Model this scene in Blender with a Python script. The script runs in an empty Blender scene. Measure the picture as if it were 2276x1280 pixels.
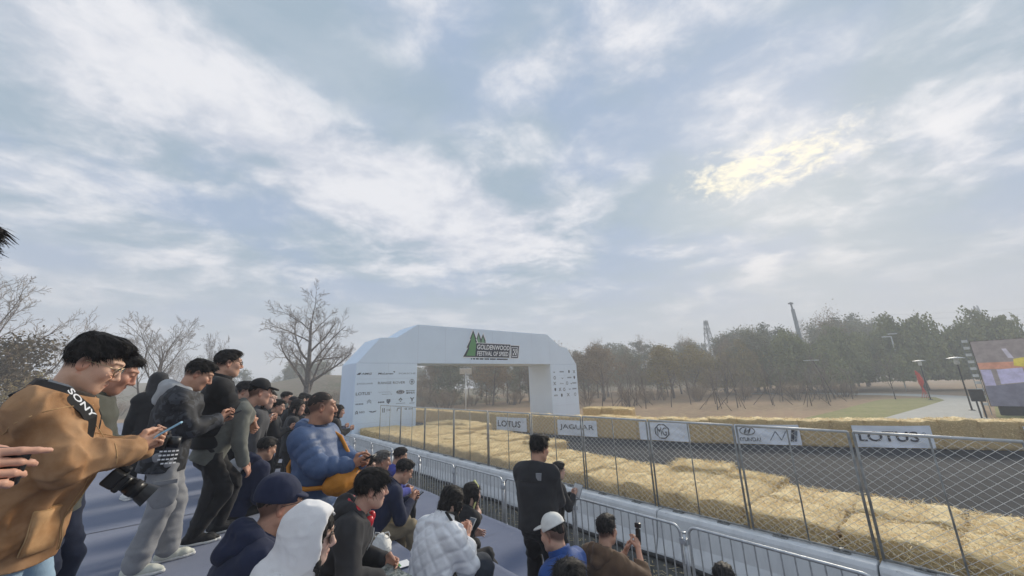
import bpy, bmesh, math, random
import numpy as np
from mathutils import Vector, Matrix

scene = bpy.context.scene
COL = scene.collection
R = math.radians
random.seed(7)
RNG = np.random.default_rng(7)

# ------------------------------------------------------------------ camera
CAM_Z = 3.09
PITCH, ROLL = R(14.3), R(2.0)
fw = Vector((0, math.cos(PITCH), math.sin(PITCH)))
u0 = Vector((1, 0, 0)).cross(fw)
cam_r = Vector((1, 0, 0)) * math.cos(ROLL) - u0 * math.sin(ROLL)
cam_u = u0 * math.cos(ROLL) + Vector((1, 0, 0)) * math.sin(ROLL)
cam_data = bpy.data.cameras.new('camera')
cam = bpy.data.objects.new('camera', cam_data)
COL.objects.link(cam)
mw = Matrix((cam_r, cam_u, -fw)).transposed().to_4x4()
mw.translation = (0, 0, CAM_Z)
cam.matrix_world = mw
cam_data.sensor_width = 36
cam_data.lens = 830 / 2276 * 36
cam_data.clip_start = 0.05
cam_data.clip_end = 3000
scene.camera = cam
scene.cycles.volume_bounces = 2

# ------------------------------------------------------------------ light
SUN_AZ, SUN_EL = R(38.5), R(25.2)          # azimuth from +Y towards +X
scene.view_settings.view_transform = 'Standard'
scene.view_settings.look = 'None'
scene.view_settings.gamma = 1
scene.view_settings.exposure = 1.25
sun_data = bpy.data.lights.new('sun', 'SUN')
sun_data.energy = 1.5
sun_data.angle = R(16)
sun_data.color = (1.0, 0.90, 0.74)
sun = bpy.data.objects.new('sun', sun_data)
COL.objects.link(sun)
sdir = Vector((math.sin(SUN_AZ) * math.cos(SUN_EL), math.cos(SUN_AZ) * math.cos(SUN_EL), math.sin(SUN_EL)))
sun.rotation_euler = sdir.to_track_quat('Z', 'Y').to_euler()

world = bpy.data.worlds.new('World')
scene.world = world
world.use_nodes = True


class NT:
    """small node-tree helper"""
    def __init__(self, tree):
        self.t = tree
        self.n = tree.nodes
        self.l = tree.links

    def add(self, kind, **kw):
        nd = self.n.new(kind)
        for k, v in kw.items():
            setattr(nd, k, v)
        return nd

    def val(self, sock, v):
        if hasattr(v, 'is_output'):
            self.l.new(v, sock)
        else:
            sock.default_value = v

    def math(self, op, a, b=0.0, c=None, clamp=False):
        nd = self.add('ShaderNodeMath', operation=op)
        nd.use_clamp = clamp
        self.val(nd.inputs[0], a)
        self.val(nd.inputs[1], b)
        if c is not None:
            self.val(nd.inputs[2], c)
        return nd.outputs[0]

    def vmath(self, op, a, b=None):
        nd = self.add('ShaderNodeVectorMath', operation=op)
        self.val(nd.inputs[0], a)
        if b is not None:
            self.val(nd.inputs[1], b)
        return nd.outputs['Value'] if op in ('DOT_PRODUCT', 'LENGTH') else nd.outputs[0]

    def noise(self, vec, scale, detail=6.0, rough=0.55, dist=0.0):
        nd = self.add('ShaderNodeTexNoise')
        if vec is not None:
            self.l.new(vec, nd.inputs['Vector'])
        nd.inputs['Scale'].default_value = scale
        nd.inputs['Detail'].default_value = detail
        nd.inputs['Roughness'].default_value = rough
        nd.inputs['Distortion'].default_value = dist
        return nd.outputs['Fac']

    def smooth(self, x, a, b):
        nd = self.add('ShaderNodeMapRange', interpolation_type='SMOOTHSTEP')
        self.val(nd.inputs['Value'], x)
        nd.inputs['From Min'].default_value = a
        nd.inputs['From Max'].default_value = b
        return nd.outputs['Result']

    def mix(self, f, a, b, mode='MIX'):
        nd = self.add('ShaderNodeMix', data_type='RGBA', blend_type=mode)
        self.val(nd.inputs[0], f)
        for s, v in ((nd.inputs[6], a), (nd.inputs[7], b)):
            if hasattr(v, 'is_output'):
                self.l.new(v, s)
            else:
                s.default_value = (*v[:3], 1)
        return nd.outputs[2]


def build_sky():
    t = NT(world.node_tree)
    t.n.clear()
    out = t.add('ShaderNodeOutputWorld')
    bg = t.add('ShaderNodeBackground')
    t.l.new(bg.outputs[0], out.inputs[0])
    sky = t.add('ShaderNodeTexSky', sky_type='NISHITA')
    sky.sun_disc = False
    sky.sun_elevation = SUN_EL
    sky.sun_rotation = SUN_AZ
    sky.air_density = 1.2
    sky.dust_density = 3.0
    tc = t.add('ShaderNodeTexCoord')
    d = tc.outputs['Generated']
    sep = t.add('ShaderNodeSeparateXYZ')
    t.l.new(d, sep.inputs[0])
    z = t.math('MAXIMUM', sep.outputs[2], 0.0)
    den = t.math('ADD', z, 0.16)
    comb = t.add('ShaderNodeCombineXYZ')
    qx = t.math('DIVIDE', sep.outputs[0], den)
    qy = t.math('DIVIDE', sep.outputs[1], den)
    t.l.new(qx, comb.inputs[0])
    t.l.new(qy, comb.inputs[1])
    comb.inputs[2].default_value = SKY['seed']
    q = comb.outputs[0]                                   # a flat cloud deck overhead

    def warp(v, sc, amt):
        nd = t.add('ShaderNodeTexNoise')
        t.l.new(v, nd.inputs['Vector'])
        nd.inputs['Scale'].default_value = sc
        nd.inputs['Detail'].default_value = 4.0
        m = t.vmath('MULTIPLY', t.vmath('SUBTRACT', nd.outputs['Color'], (0.5, 0.5, 0.5)), (amt, amt, 0.0))
        return t.vmath('ADD', v, m)
    w = warp(q, 1.6, 0.45)
    mp = t.add('ShaderNodeMapping')
    t.l.new(w, mp.inputs['Vector'])
    mp.inputs['Rotation'].default_value = (0, 0, R(-46))
    mp.inputs['Scale'].default_value = (0.86, 1.06, 1.0)
    p = mp.outputs[0]
    n1 = t.noise(p, 1.3, 4.0, 0.5)                         # banks
    n2 = t.noise(p, 3.4, 12.0, 0.56)                       # billows
    n3 = t.noise(warp(q, 6.0, 0.12), 13.0, 10.0, 0.66)     # ragged edges

    def bump(cx, cy, rx, ry, ang=0.0):
        c, s = math.cos(ang), math.sin(ang)
        dx, dy = t.math('SUBTRACT', qx, cx), t.math('SUBTRACT', qy, cy)
        u = t.math('ADD', t.math('MULTIPLY', dx, c / rx), t.math('MULTIPLY', dy, s / rx))
        v = t.math('ADD', t.math('MULTIPLY', dx, -s / ry), t.math('MULTIPLY', dy, c / ry))
        r2 = t.math('ADD', t.math('MULTIPLY', u, u), t.math('MULTIPLY', v, v))
        return t.math('POWER', 2.718, t.math('MULTIPLY', r2, -1.0))
    m = t.math('ADD', t.math('MULTIPLY', n1, 0.45), t.math('MULTIPLY', n2, 0.55))
    m = t.math('ADD', m, t.math('MULTIPLY', t.math('SUBTRACT', n3, 0.5), 0.11))
    # one long bank drifts across the deck, a thinner one beside it
    bias = t.math('ADD', t.math('MULTIPLY', bump(-0.66, 1.15, 1.0, 0.33, R(47)), 0.17), t.math('MULTIPLY', bump(0.15, 0.72, 0.50, 0.16, R(12)), 0.09))
    bias = t.math('SUBTRACT', bias, t.math('MULTIPLY', bump(-0.42, 0.86, 0.30, 0.11, R(52)), 0.16))
    m = t.math('ADD', m, bias)
    bright = t.smooth(m, SKY['lo'], SKY['hi'])
    blue = t.math('MULTIPLY', t.smooth(t.noise(q, 1.5, 4.0, 0.5), 0.44, 0.62), 0.60)
    slate = t.mix(t.smooth(n2, 0.35, 0.62), (0.33, 0.425, 0.515), (0.41, 0.49, 0.575))
    slate = t.mix(blue, slate, (0.33, 0.425, 0.61))
    white = t.mix(t.smooth(t.math('ADD', n2, t.math('MULTIPLY', n3, 0.5)), 0.6, 0.95), (0.56, 0.595, 0.68), (0.79, 0.795, 0.83))
    cl = t.mix(bright, slate, white)
    # dull even veil low down
    low = t.smooth(z, 0.34, 0.04)
    cl = t.mix(t.math('MULTIPLY', low, 0.85), cl, (0.50, 0.54, 0.61))
    # the sun behind thin ragged cloud
    sd = t.vmath('DOT_PRODUCT', d, tuple(sdir))
    halo = t.math('POWER', t.math('MAXIMUM', sd, 0.0), 40.0)
    cl = t.mix(t.math('MULTIPLY', halo, 0.12), cl, (0.72, 0.73, 0.72))
    core = t.math('MULTIPLY', t.smooth(sd, 0.968, 0.998), bump(0.90, 1.24, 0.44, 0.19, R(-40)))
    rag = t.smooth(t.math('ADD', t.math('MULTIPLY', n3, 0.75), t.math('MULTIPLY', core, 0.16)), 0.42, 0.66)
    cl = t.mix(t.math('MULTIPLY', rag, t.smooth(core, 0.02, 0.45)), cl, (0.86, 0.83, 0.76))
    cl = t.mix(t.math('MULTIPLY', rag, t.smooth(core, 0.35, 0.8)), cl, (0.98, 0.91, 0.68))
    skyc = t.mix(1.0, sky.outputs[0], (0.1, 0.1, 0.1), 'MULTIPLY')
    fin = t.mix(0.965, skyc, cl)
    t.l.new(fin, bg.inputs[0])
    bg.inputs[1].default_value = 0.475


SKY = dict(seed=5.2, lo=0.465, hi=0.665)
build_sky()

# ------------------------------------------------------------------ stand axes
AX = R(40)
UU = Vector((-math.sin(AX), math.cos(AX), 0))      # along the stand and the track, away from us
NN = Vector((math.cos(AX), math.sin(AX), 0))       # across, from the stand to the track


def W(s, t, z=0.0):
    return UU * s + NN * t + Vector((0, 0, z))


# ------------------------------------------------------------------ materials
MATS = {}


def mat(name, col, rough=0.75, var=0.0, vscale=8.0, bump=0.0, bscale=60.0, metal=0.0, col2=None, spec=0.3, emit=0.0, detail=5.0, sheen=0.0, stretch=None):
    if name in MATS:
        return MATS[name]
    m = bpy.data.materials.new(name)
    m.use_nodes = True
    t = NT(m.node_tree)
    b = t.n['Principled BSDF']
    b.inputs['Roughness'].default_value = rough
    b.inputs['Metallic'].default_value = metal
    b.inputs['Specular IOR Level'].default_value = spec
    if sheen:
        b.inputs['Sheen Weight'].default_value = sheen
    vec = None
    if var or col2 or bump:
        tc = t.add('ShaderNodeTexCoord')
        vec = tc.outputs['Object']
        if stretch:
            mp = t.add('ShaderNodeMapping')
            t.l.new(vec, mp.inputs['Vector'])
            mp.inputs['Scale'].default_value = stretch
            vec = mp.outputs[0]
    if var or col2:
        f = t.smooth(t.noise(vec, vscale, detail, 0.6), 0.32, 0.68)
        c2 = col2 or tuple(min(1, c * (1 + var)) for c in col)
        c1 = col if col2 else tuple(c * (1 - var) for c in col)
        t.l.new(t.mix(f, c1, c2), b.inputs['Base Color'])
    else:
        b.inputs['Base Color'].default_value = (*col, 1)
    if bump:
        bp = t.add('ShaderNodeBump')
        bp.inputs['Strength'].default_value = bump
        bp.inputs['Distance'].default_value = 0.01
        t.l.new(t.noise(vec, bscale, 4.0, 0.6), bp.inputs['Height'])
        t.l.new(bp.outputs[0], b.inputs['Normal'])
    if emit:
        b.inputs['Emission Color'].default_value = (*col, 1)
        b.inputs['Emission Strength'].default_value = emit
    MATS[name] = m
    return m


def srgb(r, g, b):
    f = lambda c: (c / 255) / 12.92 if c < 11 else ((c / 255 + 0.055) / 1.055) ** 2.4
    return (f(r), f(g), f(b))


# ------------------------------------------------------------------ object helpers
def link(name, me, material=None, parent=None, smooth=False):
    o = bpy.data.objects.new(name, me)
    COL.objects.link(o)
    if material is not None:
        if me is not None and len(me.materials) == 0:
            me.materials.append(material)
        elif me is not None:
            o.material_slots[0].link = 'OBJECT'
            o.material_slots[0].material = material
    if parent is not None:
        o.parent = parent
    if smooth and me is not None:
        me.polygons.foreach_set('use_smooth', [True] * len(me.polygons))
    return o


def tag(o, label=None, cat=None, group=None, kind=None):
    if label: o['label'] = label
    if cat: o['category'] = cat
    if group: o['group'] = group
    if kind: o['kind'] = kind
    return o


def empty(name, loc=(0, 0, 0), rz=0.0):
    o = bpy.data.objects.new(name, None)
    COL.objects.link(o)
    o.empty_display_size = 0.2
    o.location = loc
    o.rotation_euler = (0, 0, rz)
    return o


def copy_tree(o, parent=None, kids=None):
    c = o.copy()
    COL.objects.link(c)
    c.parent = parent
    for ch in o.children:
        copy_tree(ch, c)
    return c


class MB:
    """collects shapes for one mesh"""
    def __init__(self):
        self.v = []
        self.f = []

    def quad(self, a, b, c, d):
        n = len(self.v)
        self.v += [tuple(a), tuple(b), tuple(c), tuple(d)]
        self.f.append((n, n + 1, n + 2, n + 3))
        return self

    def poly(self, pts):
        n = len(self.v)
        self.v += [tuple(p) for p in pts]
        self.f.append(tuple(range(n, n + len(pts))))
        return self

    def box(self, lo, hi, M=None):
        n = len(self.v)
        for z in (lo[2], hi[2]):
            for x, y in ((lo[0], lo[1]), (hi[0], lo[1]), (hi[0], hi[1]), (lo[0], hi[1])):
                p = Vector((x, y, z))
                self.v.append(tuple(M @ p if M else p))
        for q in ((3, 2, 1, 0), (4, 5, 6, 7), (0, 1, 5, 4), (1, 2, 6, 5), (2, 3, 7, 6), (3, 0, 4, 7)):
            self.f.append(tuple(n + i for i in q))
        return self

    def tube(self, pts, r, sides=6, caps=True, r_end=None):
        pts = [Vector(p) for p in pts]
        n0 = len(self.v)
        k = len(pts)
        prev = None
        for i, p in enumerate(pts):
            d = (pts[min(i + 1, k - 1)] - pts[max(i - 1, 0)])
            if d.length < 1e-9: d = Vector((0, 0, 1))
            d.normalize()
            if prev is None:
                a = d.orthogonal().normalized()
            else:
                a = prev - d * prev.dot(d)
                if a.length < 1e-6: a = d.orthogonal()
                a.normalize()
            prev = a
            b = d.cross(a)
            rr = r if r_end is None else r + (r_end - r) * i / max(1, k - 1)
            if isinstance(r, (list, tuple)): rr = r[i]
            for j in range(sides):
                an = 2 * math.pi * j / sides
                self.v.append(tuple(p + a * (math.cos(an) * rr) + b * (math.sin(an) * rr)))
        for i in range(k - 1):
            for j in range(sides):
                q = n0 + i * sides
                j2 = (j + 1) % sides
                self.f.append((q + j, q + j2, q + sides + j2, q + sides + j))
        if caps:
            self.f.append(tuple(n0 + j for j in reversed(range(sides))))
            self.f.append(tuple(n0 + (k - 1) * sides + j for j in range(sides)))
        return self

    def prism(self, pts, depth, M=None):
        """closed outline (x,y) extruded along z 0..depth, then M"""
        n = len(self.v)
        k = len(pts)
        for z in (0, depth):
            for x, y in pts:
                p = Vector((x, y, z))
                self.v.append(tuple(M @ p if M else p))
        self.f.append(tuple(n + i for i in reversed(range(k))))
        self.f.append(tuple(n + k + i for i in range(k)))
        for i in range(k):
            j = (i + 1) % k
            self.f.append((n + i, n + j, n + k + j, n + k + i))
        return self

    def mesh(self, name):
        me = bpy.data.meshes.new(name)
        me.from_pydata(self.v, [], self.f)
        me.update()
        return me

    def build(self, name, material, parent=None, smooth=False):
        return link(name, self.mesh(name), material, parent, smooth)


def bevel(o, w=0.01, seg=2):
    m = o.modifiers.new('bevel', 'BEVEL')
    m.width = w
    m.segments = seg
    m.limit_method = 'ANGLE'
    return o


def np_mesh(name, verts, faces):
    """fast mesh from arrays; faces (n,4) or (n,3)"""
    me = bpy.data.meshes.new(name)
    verts = np.asarray(verts, np.float32)
    faces = np.asarray(faces, np.int32)
    n, k = faces.shape
    me.vertices.add(len(verts))
    me.vertices.foreach_set('co', verts.ravel())
    me.loops.add(n * k)
    me.loops.foreach_set('vertex_index', faces.ravel())
    me.polygons.add(n)
    me.polygons.foreach_set('loop_start', np.arange(0, n * k, k, dtype=np.int32))
    me.polygons.foreach_set('use_smooth', np.ones(n, bool))
    me.update(calc_edges=True)
    return me


def frame(origin, xd, yd):
    """matrix whose local x,y lie along xd,yd and z comes out of the sheet"""
    x = Vector(xd).normalized()
    z = x.cross(Vector(yd)).normalized()
    y = z.cross(x)
    M = Matrix((x, y, z)).transposed().to_4x4()
    M.translation = Vector(origin)
    return M


def text_mesh(body, width=None, height=None, shear=0.0, bold=0.0, depth=0.004, spacing=1.0):
    """lettering as a mesh, baseline-left at the origin, scaled to width x cap height"""
    cu = bpy.data.curves.new('lettering', 'FONT')
    cu.body = body
    cu.size = 1.0
    cu.shear = shear
    cu.offset = bold
    cu.extrude = 0.0
    cu.space_character = spacing
    cu.resolution_u = 3
    o = bpy.data.objects.new('lettering', cu)
    COL.objects.link(o)
    dg = bpy.context.evaluated_depsgraph_get()
    me = bpy.data.meshes.new_from_object(o.evaluated_get(dg))
    bpy.data.objects.remove(o)
    if len(me.vertices) == 0:
        return me
    co = np.zeros(len(me.vertices) * 3, np.float32)
    me.vertices.foreach_get('co', co)
    co = co.reshape(-1, 3)
    lo, hi = co.min(0), co.max(0)
    sx = width / (hi[0] - lo[0]) if width else None
    sy = height / (hi[1] - lo[1]) if height else None
    sx = sx or sy
    sy = sy or sx
    co[:, 0] = (co[:, 0] - lo[0]) * sx
    co[:, 1] = (co[:, 1] - lo[1]) * sy
    co[:, 2] = depth
    me.vertices.foreach_set('co', co.ravel())
    me.update()
    return me


def lettering(body, M, material, parent, name='lettering', **kw):
    me = text_mesh(body, **kw)
    if len(me.vertices):
        me.transform(M)
    return link(name, me, material, parent)
# ================================================================== SETTING
def sheet_mat(name, c1, c2, c3, s1, s2, rough=0.95, bump=0.4, bs=30.0):
    m = bpy.data.materials.new(name)
    m.use_nodes = True
    t = NT(m.node_tree)
    b = t.n['Principled BSDF']
    b.inputs['Roughness'].default_value = rough
    b.inputs['Specular IOR Level'].default_value = 0.06
    tc = t.add('ShaderNodeTexCoord')
    v = tc.outputs['Object']
    a = t.smooth(t.noise(v, s1, 6.0, 0.6), 0.35, 0.65)
    d = t.smooth(t.noise(v, s2, 8.0, 0.7), 0.4, 0.68)
    c = t.mix(d, t.mix(a, c1, c2), c3)
    t.l.new(c, b.inputs['Base Color'])
    bp = t.add('ShaderNodeBump')
    bp.inputs['Strength'].default_value = bump
    bp.inputs['Distance'].default_value = 0.02
    t.l.new(t.noise(v, bs, 6.0, 0.7), bp.inputs['Height'])
    t.l.new(bp.outputs[0], b.inputs['Normal'])
    return m


M_soil = sheet_mat('dry_soil', (0.34, 0.225, 0.155), (0.26, 0.185, 0.125), (0.40, 0.30, 0.18), 0.12, 1.7)
M_hill = sheet_mat('dry_hill', (0.22, 0.185, 0.135), (0.17, 0.165, 0.10), (0.27, 0.21, 0.16), 0.10, 1.2)
M_asphalt = sheet_mat('asphalt', (0.026, 0.029, 0.034), (0.033, 0.036, 0.041), (0.044, 0.047, 0.052), 0.25, 3.0, 0.85, 0.35, 90)
M_apron = sheet_mat('apron_asphalt', (0.060, 0.062, 0.062), (0.085, 0.085, 0.080), (0.115, 0.11, 0.10), 0.5, 4.0, 0.9, 0.12, 80)
M_path = sheet_mat('path_concrete', (0.46, 0.45, 0.41), (0.50, 0.49, 0.45), (0.41, 0.40, 0.36), 0.3, 2.0, 0.9, 0.2, 40)
M_verge = sheet_mat('verge', (0.27, 0.27, 0.11), (0.20, 0.22, 0.085), (0.33, 0.28, 0.15), 0.35, 2.5)


def sheet(name, pts, z, m):
    mb = MB()
    mb.poly([(x, y, z) for x, y in pts])
    return tag(mb.build(name, m), kind='structure')


sheet('ground', [(-280, -120), (280, -120), (280, 300), (-280, 300)], 0.0, M_soil)


def strip(name, left, right, z, m):
    mb = MB()
    for i in range(len(left) - 1):
        mb.quad((*left[i], z), (*right[i], z), (*right[i + 1], z), (*left[i + 1], z))
    return tag(mb.build(name, m), kind='structure')


# far edge of the track, (s, t) of the front of the far bale row
FAR = [(-12, 31.5), (-4, 26.3), (-0.5, 24.1), (3.9, 21.6), (9.1, 19.1), (13, 17.9), (16.7, 17.1), (22, 16.5), (28, 16.0), (36, 15.6), (60, 15.2)]


def far_t(s):
    return float(np.interp(s, [a for a, b in FAR], [b for a, b in FAR]))


S_ = [-14 + 2 * i for i in range(40)]
_t = NT(M_asphalt.node_tree)
_b = _t.n['Principled BSDF']
_src = _b.inputs['Base Color'].links[0].from_socket
_mp = _t.add('ShaderNodeMapping')
_t.l.new(_t.add('ShaderNodeTexCoord').outputs['Object'], _mp.inputs['Vector'])
_mp.inputs['Rotation'].default_value = (0, 0, -(AX + R(90)))
_mp.inputs['Scale'].default_value = (0.05, 1.6, 1.0)
_f = _t.smooth(_t.noise(_mp.outputs[0], 1.4, 6.0, 0.65), 0.50, 0.66)
_t.l.new(_t.mix(_t.math('MULTIPLY', _f, 0.55), _src, (0.075, 0.078, 0.085)), _b.inputs['Base Color'])
strip('road', [W(s, 7.4)[:2] for s in S_], [W(s, far_t(s) + 0.5)[:2] for s in S_], 0.008, M_asphalt)
strip('apron', [W(s, 4.5)[:2] for s in S_], [W(s, 7.3)[:2] for s in S_], 0.004, M_apron)
strip('path', [(17.5, 21.5), (24.2, 26.3), (34, 33), (42.5, 39), (46.5, 43.5), (47, 50), (44, 58), (36, 66)],
      [(26, 20), (29.6, 25.2), (36.5, 31), (43.5, 37), (49.8, 43.0), (51.5, 50), (49, 60), (40, 70)], 0.010, M_path)
strip('verge', [(13, 22.5), (19, 27), (27, 33), (34, 38.5), (40, 43)],
      [(17.5, 21.5), (24.2, 26.3), (34, 33), (42.5, 39), (46.5, 43.5)], 0.005, M_verge)
strip('verge', [(26.5, 19), (30.0, 24.9), (37, 30.6), (44, 36.5), (50.4, 42.7)],
      [(31, 17), (37, 24), (44, 30), (52, 36), (58, 42)], 0.005, M_verge)


def mound(name, cx, cy, rx, ry, h, m, seed, n=40):
    rng = np.random.default_rng(seed)
    ph = rng.uniform(0, 6.28, 6)
    v, f = [], []
    for i in range(n + 1):
        for j in range(n + 1):
            x, y = -1 + 2 * i / n, -1 + 2 * j / n
            r = math.hypot(x, y)
            w = max(0, math.cos(min(1, r) * math.pi / 2)) ** 1.5
            w *= 1 + 0.18 * math.sin(5 * x + ph[0]) * math.sin(4 * y + ph[1]) + 0.08 * math.sin(11 * x + ph[2]) * math.sin(9 * y + ph[3])
            v.append((cx + rx * x, cy + ry * y, -0.3 + (h + 0.3) * w))
    for i in range(n):
        for j in range(n):
            a = i * (n + 1) + j
            f.append((a, a + n + 1, a + n + 2, a + 1))
    o = link(name, np_mesh(name, v, f), m)
    return tag(o, kind='structure')


mound('hill', -42, 78, 46, 26, 5.2, M_hill, 3)
mound('hill', -120, 120, 60, 40, 7.0, M_hill, 4)
mound('hill', 70, 150, 130, 45, 6.0, M_hill, 5)

# ================================================================== GRANDSTAND
def carpet():
    m = bpy.data.materials.new('blue_carpet')
    m.use_nodes = True
    t = NT(m.node_tree)
    b = t.n['Principled BSDF']
    b.inputs['Roughness'].default_value = 1.0
    b.inputs['Specular IOR Level'].default_value = 0.1
    b.inputs['Sheen Weight'].default_value = 0.25
    v = t.add('ShaderNodeTexCoord').outputs['Object']
    a = t.smooth(t.noise(v, 1.2, 5.0, 0.6), 0.3, 0.7)
    f = t.smooth(t.noise(v, 140, 3.0, 0.7), 0.3, 0.7)
    d = t.smooth(t.noise(v, 7.0, 8.0, 0.72), 0.60, 0.72)
    c = t.mix(a, (0.100, 0.124, 0.205), (0.126, 0.152, 0.236))
    c = t.mix(t.math('MULTIPLY', f, 0.35), c, (0.165, 0.195, 0.28))
    c = t.mix(t.math('MULTIPLY', d, 0.55), c, (0.085, 0.10, 0.16))
    e = t.smooth(t.noise(v, 2.6, 9.0, 0.75), 0.56, 0.70)
    c = t.mix(t.math('MULTIPLY', e, 0.45), c, (0.24, 0.25, 0.29))
    t.l.new(c, b.inputs['Base Color'])
    bp = t.add('ShaderNodeBump')
    bp.inputs['Strength'].default_value = 0.5
    bp.inputs['Distance'].default_value = 0.01
    h = t.math('ADD', t.math('MULTIPLY', t.noise(v, 3.0, 4.0, 0.5), 1.5), t.math('MULTIPLY', t.noise(v, 160, 2.0, 0.6), 0.25))
    t.l.new(h, bp.inputs['Height'])
    t.l.new(bp.outputs[0], b.inputs['Normal'])
    return m


M_carpet = carpet()
M_riser = mat('riser_board', (0.30, 0.31, 0.33), 0.7, 0.15, 3.0)
TIERS = [(0.70, 2.99, 4.57), (1.07, 1.95, 2.99), (1.45, 0.95, 1.95), (1.86, -4.0, 0.95)]
stand = tag(empty('grandstand', W(5, 1, 0)), 'tiered grandstand covered in blue-grey carpet below the standing crowd', 'grandstand')
inv = Matrix.Translation(W(5, 1, 0)).inverted()
STM = frame((0, 0, 0), UU, -NN)
for z, t0, t1 in TIERS:
    for (sa, sb) in ((-9, 5.6), (5.6, 27)):
        far_part = sa > 0
        a_, b_ = t0, t1
        if far_part and z > 1.7: b_ = 0.45
        if far_part and 1.4 < z < 1.5: a_ = 0.45
        step = MB()
        step.box((sa, -b_, 0.004), (sb - 0.003, -a_ + (0.0 if z > 1.7 else 0.02), z - 0.008), STM)
        o = step.build('step', M_riser, stand)
        o.matrix_parent_inverse = inv
    # carpet lengths laid side by side, each a strip with its own edge
    s = -9.0
    k = 0
    z_, t0_, t1_ = z, t0, t1
    while s < 27:
        L = (2.6, 4.0, 4.0, 4.0, 4.0, 4.0)[min(k, 5)]
        t0, t1 = t0_, t1_
        if s > 5.5 and z > 1.7: t1 = 0.45
        if s > 5.5 and 1.4 < z < 1.5: t0 = 0.45
        e = min(27, s + L)
        nt = 14 if t1 - t0 < 2 else 24
        ns = 16
        rng = np.random.default_rng(int(z * 100) + k)
        P = rng.uniform(0, 6.28, 4)
        v, f = [], []
        rows = [(t0 + 0.001, z)] + [(t0 + (t1 - t0 - 0.001) * i / nt, z) for i in range(1, nt)] + [(t1 - 0.012, z + 0.0), (t1 + 0.004, z - 0.012), (t1 + 0.006, z - 0.10), (t1 + 0.006, max(0.01, z - 0.34))]
        for i in range(ns + 1):
            ss = s + 0.0015 + (e - s - 0.003) * i / ns
            for (tt, zz) in rows:
                w = 0.004 * math.sin(3.1 * ss + P[0] + 1.5 * tt) * math.sin(2.3 * tt + P[1]) + 0.003 * math.sin(7 * ss + P[2])
                v.append(tuple(W(ss, tt, zz + max(-0.004, w))))
        m_ = len(rows)
        for i in range(ns):
            for j in range(m_ - 1):
                a = i * m_ + j
                f.append((a, a + 1, a + m_ + 1, a + m_))
        co = link('carpet_strip', np_mesh('carpet_strip', v, f), M_carpet, stand)
        co.matrix_parent_inverse = inv
        s = e
        k += 1

# ================================================================== CONCRETE BLOCKS, FENCE, BARRIERS
def concrete():
    m = bpy.data.materials.new('white_painted_concrete')
    m.use_nodes = True
    t = NT(m.node_tree)
    b = t.n['Principled BSDF']
    b.inputs['Roughness'].default_value = 0.8
    b.inputs['Specular IOR Level'].default_value = 0.25
    v = t.add('ShaderNodeTexCoord').outputs['Object']
    mp = t.add('ShaderNodeMapping')
    t.l.new(v, mp.inputs['Vector'])
    mp.inputs['Scale'].default_value = (1.5, 1.5, 0.35)
    a = t.smooth(t.noise(mp.outputs[0], 3.0, 7.0, 0.65), 0.38, 0.75)
    d = t.smooth(t.noise(v, 9.0, 8.0, 0.75), 0.60, 0.75)
    c = t.mix(a, (0.76, 0.78, 0.80), (0.62, 0.64, 0.66))
    c = t.mix(t.math('MULTIPLY', d, 0.6), c, (0.33, 0.33, 0.32))
    t.l.new(c, b.inputs['Base Color'])
    bp = t.add('ShaderNodeBump')
    bp.inputs['Strength'].default_value = 0.25
    t.l.new(t.noise(v, 25, 6.0, 0.7), bp.inputs['Height'])
    t.l.new(bp.outputs[0], b.inputs['Normal'])
    return m


M_conc = concrete()
M_galv = mat('galvanised_tube', (0.55, 0.57, 0.59), 0.42, 0.12, 14.0, metal=0.75, spec=0.5)
M_post = mat('weathered_fence_post', (0.30, 0.30, 0.29), 0.55, 0.25, 10.0, metal=0.5)
M_rail = mat('bright_fence_rail', (0.55, 0.56, 0.56), 0.5, 0.1, 8.0, metal=0.4)
M_wire = mat('chain_link_wire', (0.74, 0.75, 0.74), 0.5, metal=0.15)
M_rubber = mat('black_hose', (0.03, 0.03, 0.032), 0.6, 0.3, 6.0, bump=0.3)

CT = 6.72
PROF = [(CT, 0.0), (CT + 0.02, 0.10), (CT + 0.12, 0.30), (CT + 0.17, 0.66), (CT + 0.20, 0.715), (CT + 0.42, 0.72), (CT + 0.45, 0.66), (CT + 0.5, 0.3), (CT + 0.60, 0.10), (CT + 0.62, 0.0)]
base_block = None
for k, s in enumerate([1.3 + 3.0 * i for i in range(-4, 7)]):
    if base_block is None:
        mb = MB()
        M = Matrix((Vector((0, 1, 0)), Vector((0, 0, 1)), Vector((1, 0, 0)))).transposed().to_4x4()
        # local: x along the track, y across
        mb.prism([(b - CT, z) for b, z in PROF], 2.975, M)
        base_block = tag(mb.build('concrete_barrier', M_conc), 'white painted concrete barrier block under the chain-link fence', 'barrier', 'concrete blocks lined up under the chain-link fence')
        bevel(base_block, 0.012)
        o = base_block
    else:
        o = base_block.copy()
        COL.objects.link(o)
    o.matrix_world = frame(W(s + 3.0 + 0.01 - 0.0, CT, 0.003), -UU, NN)
    o.location = W(s + 3.0 - 0.012, CT, 0.003) + NN * random.uniform(-0.012, 0.012)

hose = MB()
hp = []
for i in range(120):
    s = -6 + i * 0.25
    hp.append(W(s, CT - 0.05 - 0.03 * math.sin(s * 0.9) - 0.02 * math.sin(2.7 * s), 0.045 + 0.012 * math.sin(5.1 * s)))
hose.tube(hp, 0.04, 7)
tag(hose.build('cable_sleeve', M_rubber, smooth=True), 'black cable sleeve lying along the foot of the white concrete barrier', 'cable')

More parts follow.
